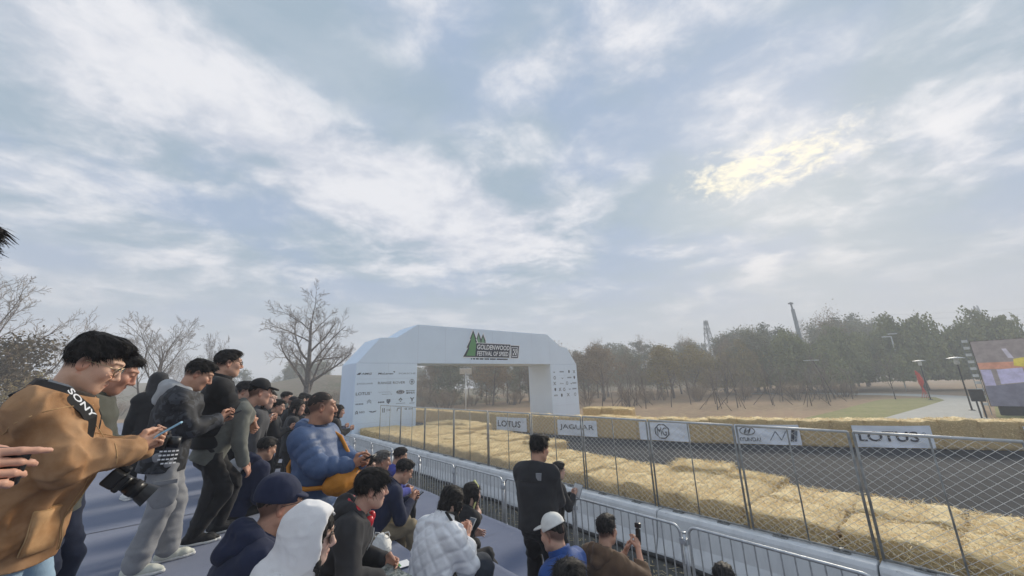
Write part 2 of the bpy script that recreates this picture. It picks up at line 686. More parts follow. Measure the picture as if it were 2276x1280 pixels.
# chain-link fence panels standing on the blocks
FT, FZ0, FZ1 = 7.08, 0.735, 2.28
POSTS = [-3.2, -1.7, -0.2, 1.28, 2.77, 4.38, 6.08, 7.85, 9.8, 11.8, 13.95, 16.2, 18.6]
for i in range(len(POSTS) - 1):
    a, b = POSTS[i] + 0.03, POSTS[i + 1] - 0.03
    L = b - a
    root = tag(empty('fence_panel', W(a, FT, FZ0)), 'chain-link fence panel in a steel tube frame on the concrete barrier', 'fence', 'chain-link panels along the concrete barrier')
    M = frame((0, 0, 0), UU, (0, 0, 1))           # x along, y up, z towards the stand
    root.matrix_world = Matrix.Translation(W(a, FT, FZ0)) @ M
    H = FZ1 - FZ0
    for x in (0.0, L):
        MB().tube([(x, 0, 0), (x, H, 0)], 0.017, 8).build('post', M_post, root, True)
    MB().tube([(L / 2, 0, 0), (L / 2, H - 0.02, 0)], 0.011, 7).build('middle_post', M_post, root, True)
    MB().tube([(0, H, 0), (L, H, 0)], 0.019, 8).build('top_rail', M_rail, root, True)
    MB().tube([(0, 0.02, 0), (L, 0.02, 0)], 0.017, 7).build('bottom_rail', M_post, root, True)
    for x in (L * 0.25, L * 0.75):
        MB().box((x - 0.09, -0.018, -0.05), (x + 0.09, 0.004, 0.06)).box((x - 0.02, 0.0, -0.03), (x + 0.02, 0.035, 0.03)).build('foot_bracket', M_post, root)
    wm = MB()
    px, slope = 0.125, 0.80
    rr = 0.0023
    x = -H / slope
    k = 0
    while x < L:
        for sg in (1, -1):
            # a straight diagonal wire clipped to the frame
            if sg > 0:
                x0, y0, x1, y1 = x, 0.02, x + H / slope, H
            else:
                x0, y0, x1, y1 = x, H, x + H / slope, 0.02
            dx = x1 - x0
            t0 = max(0, (0 - x0) / dx)
            t1 = min(1, (L - x0) / dx)
            if t1 - t0 > 0.02:
                p0 = (x0 + dx * t0, y0 + (y1 - y0) * t0, 0.004 * sg)
                p1 = (x0 + dx * t1, y0 + (y1 - y0) * t1, 0.004 * sg)
                wm.tube([p0, p1], rr, 4, False)
        x += px
        k += 1
    tag(wm.build('wire_mesh', M_wire, root), kind='stuff')

# steel crowd barriers in front
BT = 5.45
def crowd_barrier():
    root = tag(empty('crowd_barrier'), 'galvanised steel crowd barrier with upright bars at the foot of the stand', 'barrier', 'crowd barriers linked along the foot of the stand')
    L, H, z0 = 1.90, 1.10, 0.17
    r = 0.10
    pts = []
    for cx, cz, a0 in ((L - r, H - r, 0), (r, H - r, 90), (r, z0 + r, 180), (L - r, z0 + r, 270)):
        for q in range(6):
            an = R(a0 + q * 18)
            pts.append((cx + r * math.cos(an), 0, cz + r * math.sin(an)))
    pts.append(pts[0])
    MB().tube(pts, 0.019, 8, False).build('frame', M_galv, root, True)
    me = MB().tube([(0, 0, z0), (0, 0, H)], 0.0095, 6).mesh('bar')
    for i in range(1, 14):
        o = link('bar', me, M_galv, root)
        o.location = (L * i / 14, 0, 0)
    for x in (0.16, L - 0.16):
        MB().tube([(x, -0.27, 0.022), (x, -0.2, 0.028), (x, 0, 0.18), (x, 0.2, 0.028), (x, 0.27, 0.022)], 0.017, 6).build('foot', M_galv, root, True)
    MB().tube([(-0.055, 0, 0.012), (-0.055, 0, 1.02)], 0.024, 8).tube([(-0.055, 0, 1.02), (-0.055, 0, 1.035)], 0.029, 8).build('link_post', M_galv, root, True)
    MB().box((-0.095, -0.03, 0.885), (0.012, 0.03, 0.955)).tube([(-0.055, -0.05, 0.92), (-0.055, 0.05, 0.92)], 0.03, 8).build('clamp', M_galv, root)
    MB().box((-0.11, -0.10, 0.006), (0.0, 0.10, 0.018)).build('base_plate', M_galv, root)
    return root


cb = crowd_barrier()
for k in range(14):
    o = cb if k == 0 else copy_tree(cb)
    s = -1.0 + 2.0 * k + 0.06
    o.location = W(s, BT, 0.006) + NN * random.uniform(-0.02, 0.02)
    o.rotation_euler = (0, 0, R(90) + AX + R(random.uniform(-0.8, 0.8)))

# ================================================================== HAY BALES
def straw_material(name, c1, c2, c3):
    m = bpy.data.materials.new(name)
    m.use_nodes = True
    t = NT(m.node_tree)
    b = t.n['Principled BSDF']
    b.inputs['Roughness'].default_value = 0.8
    b.inputs['Specular IOR Level'].default_value = 0.2
    v = t.add('ShaderNodeTexCoord').outputs['Object']
    mp = t.add('ShaderNodeMapping')
    t.l.new(v, mp.inputs['Vector'])
    mp.inputs['Scale'].default_value = (0.35, 1.0, 1.6)
    a = t.smooth(t.noise(mp.outputs[0], 38, 6.0, 0.7, 0.6), 0.34, 0.66)
    d = t.smooth(t.noise(v, 5.0, 5.0, 0.6), 0.35, 0.7)
    g = t.noise(v, 160, 3.0, 0.7)
    c = t.mix(a, c1, c2)
    c = t.mix(t.math('MULTIPLY', d, 0.6), c, c3)
    c = t.mix(t.math('MULTIPLY', t.smooth(g, 0.45, 0.7), 0.5), c, tuple(x * 1.25 for x in c2))
    t.l.new(c, b.inputs['Base Color'])
    bp = t.add('ShaderNodeBump')
    bp.inputs['Strength'].default_value = 0.9
    bp.inputs['Distance'].default_value = 0.02
    t.l.new(t.noise(mp.outputs[0], 55, 6.0, 0.75, 0.8), bp.inputs['Height'])
    t.l.new(bp.outputs[0], b.inputs['Normal'])
    return m


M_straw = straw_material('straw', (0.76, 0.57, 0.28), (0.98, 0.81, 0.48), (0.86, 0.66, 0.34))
M_straw_shaded = straw_material('shaded_straw_side', (0.42, 0.30, 0.14), (0.72, 0.54, 0.28), (0.55, 0.40, 0.20))  # same straw, darker: the shade on the bale sides is in the colour
M_strand = mat('straw_stalks', (0.66, 0.48, 0.22), 0.7, vscale=22.0, col2=(0.98, 0.82, 0.48))


def bale_mesh(seed, L, Wd, H, nstraw, sw):
    """a packed block with a ragged top; returns body mesh and stalk mesh; origin at the base centre"""
    rng = np.random.default_rng(seed)
    bm = bmesh.new()
    bmesh.ops.create_cube(bm, size=1.0)
    bmesh.ops.subdivide_edges(bm, edges=bm.edges[:], cuts=9, use_grid_fill=True)
    ph = rng.uniform(0, 6.28, 12)
    for v in bm.verts:
        x, y, z = v.co
        # rounded edges
        e = sum(1 for c in (x, y, z) if abs(c) > 0.49)
        px, py, pz = x * L, y * Wd, z * H
        sh = 0.0
        n = (math.sin(9 * px + ph[0]) * math.sin(8 * py + ph[1]) + 0.6 * math.sin(17 * px + ph[2] + 3 * pz) * math.sin(15 * py + ph[3] + 5 * pz) + 0.5 * math.sin(21 * pz + ph[4]) * math.sin(11 * px + ph[5]))
        d = 0.012 * n + rng.uniform(-0.014, 0.014)
        if e >= 2: d -= 0.022
        nr = Vector((x if abs(x) > .49 else 0, y if abs(y) > .49 else 0, z if abs(z) > .49 else 0))
        if nr.length: nr.normalize()
        p = Vector((px, py, pz)) + nr * d
        if z > 0.49:
            p.z += 0.018 * math.sin(3.1 * px + ph[6]) * math.sin(2.7 * py + ph[7]) + 0.02 * math.sin(7 * px + ph[8]) + rng.uniform(-.015, .02)
        if z < -0.49: p.z = -H / 2
        v.co = p + Vector((0, 0, H / 2))
    me = bpy.data.meshes.new('bale_body')
    bm.normal_update()
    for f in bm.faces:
        f.material_index = 0 if f.normal.z > 0.5 else 1  # top faces pale, all others get the straw with painted shade
        f.smooth = True
    bm.to_mesh(me)
    bm.free()
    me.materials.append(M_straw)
    me.materials.append(M_straw_shaded)
    V, F = [], []
    for i in range(nstraw):
        u = rng.random()
        if u < 0.42:
            p = np.array([rng.uniform(-.5, .5) * L, rng.uniform(-.5, .5) * Wd, H + rng.uniform(-.02, .03)])
            an = rng.uniform(0, 6.28)
            d = np.array([math.cos(an), math.sin(an), rng.uniform(-.05, .45)])
            nrm = np.array([0, 0, 1.0])
        elif u < 0.62:
            sx = rng.choice([-1, 1])
            p = np.array([sx * L / 2, rng.uniform(-.5, .5) * Wd, rng.uniform(0.02, 1) * H])
            d = np.array([sx * rng.uniform(0, .3), rng.uniform(-1, 1), rng.uniform(-1, .5)])
            nrm = np.array([sx, 0, 0.0])
        else:
            sy = rng.choice([-1, 1])
            p = np.array([rng.uniform(-.5, .5) * L, sy * Wd / 2, rng.uniform(0.02, 1) ** 0.8 * H])
            d = np.array([rng.uniform(-1, 1), sy * rng.uniform(0.02, .45), rng.uniform(-1.0, .5)])
            nrm = np.array([0, sy, 0.0])
        d /= np.linalg.norm(d)
        Ls = rng.uniform(.05, .17)
        sd = np.cross(d, nrm + rng.uniform(-.5, .5, 3))
        sd *= sw * rng.uniform(.5, 1.2) / (np.linalg.norm(sd) + 1e-6)
        q = p + d * Ls * 0.5 + nrm * 0.012
        e = p + d * Ls + np.array([0, 0, -0.25 * Ls * rng.random()])
        n = len(V)
        V += [p - sd, p + sd, q + sd, q - sd, e + sd * 0.4, e - sd * 0.4]
        F += [(n, n + 1, n + 2, n + 3), (n + 3, n + 2, n + 4, n + 5)]
    st = np_mesh('bale_stalks', V, F)
    st.materials.append(M_strand)
    return me, st


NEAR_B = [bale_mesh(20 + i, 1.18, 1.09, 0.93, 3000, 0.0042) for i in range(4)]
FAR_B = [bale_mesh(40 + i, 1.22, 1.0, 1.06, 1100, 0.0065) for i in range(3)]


def bale(me, st, p, rz, label, group, sc=(1, 1, 1), tilt=0.0):
    o = link('hay_bale', me)
    o.location = p
    o.rotation_euler = (tilt, 0, rz)
    o.scale = sc
    tag(o, label, 'hay bale', group)
    s = link('loose_stalks', st, None, o)
    s['kind'] = 'stuff'
    return o


ALONG = R(90) + AX
rng = random.Random(5)
s = -4.2
k = 0
while s < 21.0:
    for row, tc in enumerate((7.87, 8.93)):
        a = rng.choice(NEAR_B)
        lab = ('hay bale packed against the back of the white concrete barrier and fence', 'bales along the concrete barrier') if row == 0 else ('hay bale in the inner row lining the near edge of the track', 'bales along the near edge of the track')
        bale(*a, W(s + 0.56 + rng.uniform(-.03, .03), tc + rng.uniform(-.04, .04), 0.006), ALONG + R(rng.uniform(-3, 3)) + rng.choice([0, math.pi]), *lab,
             sc=(1, 1, rng.uniform(.975, 1.025)))
    s += 1.195
# pushed-out bale and the wider heap ahead of the arch
bale(*NEAR_B[1], W(4.7, 9.75, 0.008), ALONG + R(14), 'hay bale pushed out into the track with a raised shaggy top', 'bales pushed out of line', (1.1, 0.8, 1.10))
bale(*NEAR_B[2], W(3.55, 9.55, 0.008), ALONG + R(-6), 'hay bale pushed out into the track with a raised shaggy top', 'bales pushed out of line', (1.0, 0.55, 1.05))
for (s, t) in [(10.3, 9.9), (11.5, 9.98), (12.7, 10.0), (13.9, 10.0), (15.1, 10.05), (16.3, 10.1), (17.5, 10.1), (18.7, 10.1), (19.9, 10.1),
               (13.5, 11.05), (14.7, 11.1), (15.9, 11.15), (17.1, 11.2), (18.3, 11.2), (19.5, 11.2), (20.7, 11.2), (17.9, 12.2), (19.1, 12.25), (20.3, 12.3), (21.5, 12.3)]:
    bale(*NEAR_B[rng.randrange(4)], W(s, t, 0.008), ALONG + R(rng.uniform(-5, 5)), 'hay bale in the broad heap guarding the foot of the white arch', 'bales heaped in front of the arch',
         (1, 1, rng.uniform(.9, 1.12)))
# row down the near side beyond the arch
for i in range(10):
    s = 26 + i * 1.2
    bale(*FAR_B[i % 3], W(s, 11.6 + 0.02 * i, 0.008), ALONG, 'hay bale lining the track on the far side of the arch', 'bales beyond the arch')
# far row along the curve
s = -9.5
while s < 44:
    ds = 0.3
    t0, t1 = far_t(s), far_t(s + ds)
    dirv = (W(s + ds, t1) - W(s, t0))
    ang = math.atan2(dirv.y, dirv.x)
    step = 1.17 / dirv.length * ds
    nrm = Vector((dirv.y, -dirv.x, 0)).normalized()
    c = W(s + step / 2, far_t(s + step / 2)) + nrm * 0.5
    bale(*FAR_B[rng.randrange(3)], (c.x, c.y, 0.009), ang + R(rng.uniform(-2, 2)), 'hay bale in the long row along the far side of the track', 'bales along the far side of the track',
         (1, 1, rng.uniform(.96, 1.06)))
    s += step
for (s, t) in ((16.4, 20.4), (15.3, 20.9), (14.3, 20.6)):
    bale(*FAR_B[1], W(s, t, 0.006), ALONG + R(20), 'hay bale dumped on the soil beyond the far row, by the arch foot', 'bales dumped beyond the far row', (1, 1, 1.28))

# straw litter on the ground
V, F = [], []
rr = np.random.default_rng(9)
for i in range(5000):
    s = rr.uniform(-4, 22)
    t = rr.choice([9.5, 10.0, 10.6]) + abs(rr.normal(0, .5)) if rr.random() < .8 else rr.uniform(6.0, 6.6)
    p = np.array(W(s, t, 0.014))
    a = rr.uniform(0, 6.28)
    d = np.array([math.cos(a), math.sin(a), 0]) * rr.uniform(.04, .12)
    w = np.array([-math.sin(a), math.cos(a), 0]) * 0.004
    n = len(V)
    V += [p - w, p + w, p + d + w, p + d - w]
    F.append((n, n + 1, n + 2, n + 3))
tag(link('straw_litter', np_mesh('straw_litter', V, F), M_strand), 'loose straw scattered on the asphalt beside the bales', 'straw', kind='stuff')
# ================================================================== ARCH
M_arch = mat('arch_fabric', (0.74, 0.85, 0.98), 0.75, 0.025, 0.6, bump=0.12, bscale=2.0)
M_ink = mat('dark_print', (0.035, 0.04, 0.06), 0.7)
M_ink2 = mat('grey_print', (0.16, 0.19, 0.24), 0.7)
M_white = mat('white_print', (0.85, 0.86, 0.88), 0.7)
M_green1 = mat('green_print', (0.13, 0.32, 0.13), 0.7)
M_green2 = mat('pale_green_print', (0.22, 0.38, 0.24), 0.7)
M_green3 = mat('olive_green_print', (0.06, 0.12, 0.06), 0.7)
AS = 22.2
out = [(6.94, 0), (6.94, 4.49), (8.23, 6.0), (9.26, 6.06), (10.62, 6.96), (22.25, 6.96), (23.8, 6.0), (24.62, 5.9), (25.7, 4.55), (25.7, 0), (22.45, 0), (22.45, 4.49), (10.66, 4.49), (10.66, 0)]
AM = frame(W(AS, 0, 0.004), NN, (0, 0, 1))          # x = t, y = z, z comes towards the stand end
arch = empty('event_arch', W(AS, 16, 0))
tag(arch, 'big white gateway arch spanning the track with logos on both legs', 'arch')
ainv = Matrix.Translation(W(AS, 16, 0)).inverted()
DEPTH = 2.7


def apart(o):
    o.matrix_parent_inverse = ainv
    return o


def slab(pts, name, d0=-DEPTH, d1=0.0):
    mb = MB()
    mb.prism(pts, d1 - d0, AM @ Matrix.Translation((0, 0, d0)))
    return apart(bevel(mb.build(name, M_arch, arch), 0.025, 3))


slab([(6.94, 0), (10.66, 0), (10.66, 4.49), (6.94, 4.49)], 'leg')
slab([(22.45, 0), (25.7, 0), (25.7, 4.49), (22.45, 4.49)], 'leg')
slab([(6.94, 4.492), (25.7, 4.492), (24.62, 5.9), (23.8, 6.0), (22.25, 6.96), (10.62, 6.96), (9.26, 6.06), (8.23, 6.0)], 'beam')


def ashape(pts, m, name='emblem', lift=0.006):
    mb = MB()
    mb.poly([AM @ Vector((x, y, lift)) for x, y in pts])
    return apart(mb.build(name, m, arch))


def aring(cx, cy, rx, ry, w, m, name='emblem', lift=0.006, n=24):
    mb = MB()
    for i in range(n):
        a, b = 2 * math.pi * i / n, 2 * math.pi * (i + 1) / n
        mb.poly([AM @ Vector((cx + (rx - q) * math.cos(c), cy + (ry - q) * math.sin(c), lift)) for c, q in ((a, w), (a, 0), (b, 0), (b, w))])
    return apart(mb.build(name, m, arch))


def atext(body, t0, t1, z0, z1, m=None, lift=0.006, **kw):
    o = lettering(body, AM @ Matrix.Translation((t0, z0, 0)), m or M_ink, arch, width=t1 - t0, height=z1 - z0, depth=lift, **kw)
    return apart(o)


# fabric panel joints
M_seam = mat('arch_seam', (0.60, 0.67, 0.78), 0.8)
for (x0, y0, x1, y1) in [(8.8, 0.02, 8.815, 4.48), (24.1, 0.02, 24.115, 4.48)] + [(10.66 + 1.965 * i, 4.52, 10.675 + 1.965 * i, 6.93) for i in range(7)] + [(6.96, z, 10.64, z + 0.012) for z in (1.2, 2.4, 3.6)] + [(22.47, z, 25.68, z + 0.012) for z in (1.2, 2.4, 3.6)] + [(7.1, 4.50, 25.6, 4.512)]:
    ashape([(x0, y0), (x1, y0), (x1, y1), (x0, y1)], M_seam, 'panel_joint', 0.003)
# left leg, rows of makers' names
ashape([(6.99, 3.84), (7.17, 3.84), (7.25, 3.95), (7.13, 3.95)], M_ink)
atext('AMG', 7.24, 7.85, 3.84, 3.95, bold=0.02, shear=0.25)
atext('McLaren', 8.2, 9.12, 3.84, 3.95, bold=0.02, shear=0.2)
ashape([(9.10, 4.00), (9.20, 3.94), (9.23, 4.03)], M_ink)
atext('PORSCHE', 9.47, 10.55, 3.84, 3.93, M_ink2)
atext('JAGUAR', 7.03, 7.94, 3.28, 3.39, M_ink2)
atext('RANGE ROVER', 8.23, 9.89, 3.29, 3.43)
aring(10.33, 3.38, 0.16, 0.16, 0.025, M_ink)
ashape([(10.31, 3.26), (10.35, 3.26), (10.35, 3.50), (10.31, 3.50)], M_ink)
ashape([(10.25, 3.36), (10.42, 3.36), (10.42, 3.40), (10.25, 3.40)], M_ink, lift=0.008)
atext('LOTUS', 7.02, 7.80, 2.72, 2.88, bold=0.012)
aring(7.86, 2.86, 0.03, 0.03, 0.01, M_ink)
mbs = MB()
sc = [(8.26 + 0.041 * i, 2.83 + 0.045 * math.sin(i * 1.7) + 0.02 * math.sin(i * 3.1)) for i in range(20)]
for i in range(19):
    (x0, y0), (x1, y1) = sc[i], sc[i + 1]
    mbs.poly([AM @ Vector(p) for p in ((x0, y0 - .008, .006), (x1, y1 - .008, .006), (x1, y1 + .008, .006), (x0, y0 + .008, .006))])
apart(mbs.build('emblem', M_ink2, arch))
ashape([(8.5, 2.70), (9.05, 2.71), (9.08, 2.66), (9.10, 2.72), (8.5, 2.72)], M_ink2)
ashape([(9.61 + 0.26 * math.cos(2 * math.pi * i / 28), 2.805 + 0.115 * math.sin(2 * math.pi * i / 28)) for i in range(28)], M_ink)
aring(9.61, 2.805, 0.235, 0.095, 0.014, M_white, lift=0.009)
atext('Ford', 9.46, 9.77, 2.75, 2.87, M_white, lift=0.010, shear=0.2)
atext('MUSTANG', 9.97, 10.53, 2.82, 2.89, bold=0.02)
atext('福特电马', 9.97, 10.53, 2.68, 2.78, bold=0.02)


def bars(t0, t1, z0, z1, n, m=None):
    for i in range(n):
        a = t0 + (t1 - t0) * i / n
        ashape([(a, z0), (a + (t1 - t0) / n * 0.72, z0), (a + (t1 - t0) / n * 0.72, z1), (a, z1)], m or M_ink)


bars(7.04, 7.48, 2.21, 2.28, 5, M_ink2)
for dz in (0, 0.09):
    ashape([(7.66, 2.24 + dz), (7.78, 2.34 + dz), (7.90, 2.24 + dz), (7.90, 2.28 + dz), (7.78, 2.38 + dz), (7.66, 2.28 + dz)], M_ink2)
bars(8.29, 8.68, 2.24, 2.32, 4)
ashape([(8.79, 2.42), (9.01, 2.42), (9.01, 2.28), (8.90, 2.16), (8.79, 2.28)], M_ink)
aring(8.90, 2.32, 0.06, 0.07, 0.018, M_arch, lift=0.009)
ashape([(9.50, 2.33), (9.635, 2.48), (9.77, 2.33), (9.70, 2.33), (9.635, 2.40), (9.57, 2.33)], M_ink)
ashape([(9.57, 2.30), (9.70, 2.30), (9.635, 2.23)], M_ink)
bars(9.36, 9.95, 2.14, 2.17, 9, M_ink2)
ashape([(10.24, 2.46), (10.30, 2.46), (10.37, 2.36), (10.44, 2.46), (10.50, 2.46), (10.40, 2.32), (10.40, 2.22), (10.34, 2.22), (10.34, 2.32)], M_ink)
bars(10.21, 10.55, 2.11, 2.15, 6, M_ink2)
ashape([(7.04, 1.80), (7.13, 1.90), (7.22, 1.80), (7.17, 1.80), (7.13, 1.84), (7.09, 1.80)], M_ink)
ashape([(7.04, 1.72), (7.09, 1.72), (7.13, 1.77), (7.17, 1.72), (7.22, 1.72), (7.18, 1.78), (7.08, 1.78)], M_ink)
atext('NIO', 7.27, 7.56, 1.75, 1.86, bold=0.01)
ashape([(7.78, 1.84), (7.98, 1.82), (8.01, 1.78), (8.04, 1.82), (8.24, 1.84), (8.16, 1.77), (8.01, 1.74), (7.86, 1.77)], M_ink2)
ashape([(8.56, 1.70), (8.60, 1.70), (8.60, 1.94), (8.56, 1.94)], M_ink)
ashape([(8.65, 1.70), (8.70, 1.70), (8.70, 1.94), (8.65, 1.94)], M_ink)
aring(8.87, 1.82, 0.06, 0.06, 0.02, M_ink2)
bars(8.96, 9.08, 1.77, 1.88, 2, M_ink2)
ashape([(9.42, 1.72), (9.46, 1.72), (9.50, 1.86), (9.62, 1.86), (9.62, 1.91), (9.46, 1.91)], M_ink)
bars(9.92, 10.08, 1.76, 1.88, 2, M_ink2)
bars(10.16, 10.42, 1.76, 1.83, 4, M_ink2)
# right leg, small marks (Jeep and AION are the ones that can be read)
rows = [[(22.85, 3.88), (23.78, 3.89), (24.67, 3.88), (25.32, 3.88)], [(22.88, 3.4), (23.8, 3.38), (24.69, 3.4), (25.3, 3.39)],
        [(22.84, 2.95), (24.34, 2.94), (24.87, 2.92), (25.28, 2.94)], [(22.87, 2.46), (23.43, 2.46), (23.93, 2.44), (24.62, 2.47), (25.23, 2.47)], [(23.6, 1.98), (24.39, 2.0), (25.26, 2.0)]]
q = 0
for row in rows:
    for (t_, z_) in row:
        q += 1
        kq = q % 5
        if kq == 0: aring(t_, z_, 0.13, 0.13, 0.04, M_ink)
        elif kq == 1:
            ashape([(t_ - .16, z_ + .04), (t_, z_ - .02), (t_ + .16, z_ + .04), (t_, z_ - .10)], M_ink2)
        elif kq == 2: bars(t_ - .26, t_ + .26, z_ - .06, z_ + .05, 5, M_ink2)
        elif kq == 3: ashape([(t_ - .09, z_ + .12), (t_ + .09, z_ + .12), (t_ + .09, z_ - .04), (t_, z_ - .14), (t_ - .09, z_ - .04)], M_ink)
        else:
            ashape([(t_ - .16, z_ - .13), (t_ - .10, z_ - .13), (t_ + .16, z_ + .13), (t_ + .10, z_ + .13)], M_ink)
            ashape([(t_ - .16, z_ + .13), (t_ - .10, z_ + .13), (t_ + .16, z_ - .13), (t_ + .10, z_ - .13)], M_ink, lift=0.008)
atext('Jeep', 23.45, 23.9, 2.87, 2.99)
atext('AION', 22.68, 23.1, 1.94, 2.07, bold=0.01)

# festival sign on the beam
def pine(cx, base, top, wd, tiers):
    """outline of a stepped fir, left then right"""
    L, Rr = [], []
    for k in range(tiers):
        f0, f1 = k / tiers, (k + 1) / tiers
        y1 = top + (base - top) * f1
        w1 = wd * f1
        L.append((cx - w1, y1))
        if k < tiers - 1:
            L.append((cx - w1 * 0.78, y1))
    pts = [(cx, top)] + L + [(2 * cx - x, y) for x, y in reversed(L)]
    return pts


navy = M_ink


def grow(pts, g):
    cx = sum(p[0] for p in pts) / len(pts)
    cy = sum(p[1] for p in pts) / len(pts)
    return [(x + g * (1 if x > cx else -1), y + g * (1 if y > cy else -1) * 1.2) for x, y in pts]


for (cx, base, top, wd, n, m) in ((15.72, 5.6, 6.56, 0.36, 2, M_green2), (15.34, 5.4, 6.67, 0.42, 2, M_green2), (14.86, 4.98, 6.78, 0.68, 3, M_green1)):
    lf = 0.008 + (0.012 if n == 3 else 0)
    ashape(grow(pine(cx, base - .02, top + .10, wd * 1.16 + .06, n), 0.05), M_white, 'sign_outline', lf - 0.003)
    ashape(pine(cx, base - .02, top + .06, wd * 1.16 + .05, n), navy, 'sign_outline', lf)
    ashape(pine(cx - 0.01, base + .06, top - .10, wd * 0.86, n), m, 'fir_emblem', lf + 0.003)
ashape([(15.02, 4.93), (18.10, 4.93), (18.30, 5.98), (15.10, 5.98)], M_white, 'sign_outline', 0.022)
ashape([(15.0, 4.96), (18.07, 4.96), (18.25, 5.94), (15.12, 5.94)], navy, 'sign_board', 0.025)
atext('GOLDENWOOD', 15.18, 18.16, 5.50, 5.85, M_white, lift=0.030, bold=0.022, shear=0.18)
atext('FESTIVAL OF SPEED', 15.16, 18.02, 5.06, 5.39, M_white, lift=0.030, bold=0.020, shear=0.18)
ashape([(18.22, 4.90), (19.02, 4.90), (19.20, 5.92), (18.24, 5.92)], M_white, 'flag_emblem', 0.028)
ashape([(18.26, 4.95), (18.96, 4.95), (19.12, 5.87), (18.28, 5.87)], navy, 'flag_emblem', 0.031)
ashape([(18.32, 5.04), (18.88, 5.04), (19.0, 5.76), (18.34, 5.76)], M_white, 'flag_emblem', 0.034)
ashape([(18.36, 5.09), (18.84, 5.09), (18.94, 5.71), (18.38, 5.71)], navy, 'flag_emblem', 0.037)
for i in range(4):
    for j in range(3):
        if (i + j) % 2 == 0:
            x0 = 18.44 + 0.11 * i + 0.03 * j
            y0 = 5.16 + 0.16 * j
            ashape([(x0, y0), (x0 + .11, y0), (x0 + .13, y0 + .16), (x0 + .02, y0 + .16)], M_white, 'flag_emblem', 0.040)
ashape([(18.08, 4.76), (18.15, 4.76), (18.26, 5.3), (18.19, 5.3)], M_white, 'flag_emblem', 0.044)
x = 14.67
for w in (0.10, 0.16, 0.24, 0.34, 0.42, 0.52, 1.05):
    ashape([(x, 4.79), (x + w, 4.79), (x + w, 4.88), (x, 4.88)], navy, 'sign_dash')
    x += w + 0.075
# ================================================================== BANNERS ON THE FAR BALES
M_cloth = mat('banner_cloth', (0.83, 0.88, 0.97), 0.8, 0.04, 2.0)


def wob(x, y, L, H, sd):
    return (0.018 * math.sin(3.1 * x + 5 * y + sd) + 0.012 * math.sin(9 * x - 4 * y + 2 * sd) + 0.008 * math.sin(17 * y + 3 * x + sd)) * min(1, 8 * x / L, 8 * (L - x) / L)


def banner(s0, s1, z0, z1, label, draw, sd):
    a = W(s0, far_t(s0), 0)
    b = W(s1, far_t(s1), 0)
    d = (b - a)
    L = d.length
    H = z1 - z0
    # outward normal faces the track
    M = frame((a.x, a.y, z0), d, (0, 0, 1))
    nz = M.to_3x3() @ Vector((0, 0, 1))
    if nz.dot(NN) > 0:
        M = frame((b.x, b.y, z0), -d, (0, 0, 1))
        nz = M.to_3x3() @ Vector((0, 0, 1))
    M = Matrix.Translation(nz * 0.11) @ M
    root = empty('banner')
    root.matrix_world = M
    tag(root, label, 'banner')
    n, m = 40, 14
    v = []
    for i in range(n + 1):
        for j in range(m + 1):
            x, y = L * i / n, H * j / m
            sag = -0.02 * math.sin(math.pi * i / n) * (j / m)
            v.append((x, y + sag, wob(x, y, L, H, sd)))
    f = [(i * (m + 1) + j, (i + 1) * (m + 1) + j, (i + 1) * (m + 1) + j + 1, i * (m + 1) + j + 1) for i in range(n) for j in range(m)]
    link('cloth', np_mesh('cloth', v, f), M_cloth, root)
    for c in ((0.02, 0.02), (L - 0.02, 0.02), (0.02, H - 0.02), (L - 0.02, H - 0.02)):
        MB().tube([(c[0], c[1], -0.06), (c[0], c[1], 0.02)], 0.012, 6).build('eyelet', M_galv, root)

    def put(me, x, y, m, name):
        co = np.zeros(len(me.vertices) * 3, np.float32)
        me.vertices.foreach_get('co', co)
        co = co.reshape(-1, 3)
        co[:, 0] += x
        co[:, 1] += y
        for r in co:
            r[2] = 0.032 + wob(r[0], r[1], L, H, sd) + r[2]
        me.vertices.foreach_set('co', co.ravel())
        me.update()
        return link(name, me, m, root)
    draw(L, H, put)
    return root


def ring_mesh(rx, ry, w, n=32, sides_r=None):
    mb = MB()
    for i in range(n):
        a, b = 2 * math.pi * (i + .5) / n, 2 * math.pi * (i + 1.5) / n
        mb.poly([((rx - q) * math.cos(c), (ry - q) * math.sin(c), 0) for c, q in ((a, w), (a, 0), (b, 0), (b, w))])
    return mb.mesh('emblem')


def poly_mesh(pts):
    mb = MB()
    mb.poly([(x, y, 0) for x, y in pts])
    return mb.mesh('emblem')


def lotus(L, H, put):
    put(text_mesh('LOTUS', width=L * 0.76, height=H * 0.46, bold=0.015, depth=0), L * 0.06, H * 0.27, M_ink, 'lettering')
    put(ring_mesh(0.045, 0.045, 0.012, 16), L * 0.89, H * 0.66, M_ink2, 'emblem')


def jaguar(L, H, put):
    put(text_mesh('JAGUAR', width=L * 0.86, height=H * 0.40, bold=0.0, depth=0), L * 0.07, H * 0.32, M_ink, 'lettering')


def mg(L, H, put):
    put(ring_mesh(H * 0.42, H * 0.42, 0.05, 8), L * 0.47, H * 0.5, M_ink, 'emblem')
    put(text_mesh('MG', width=H * 0.52, height=H * 0.44, bold=0.0, depth=0.002), L * 0.47 - H * 0.26, H * 0.28, M_ink, 'lettering')


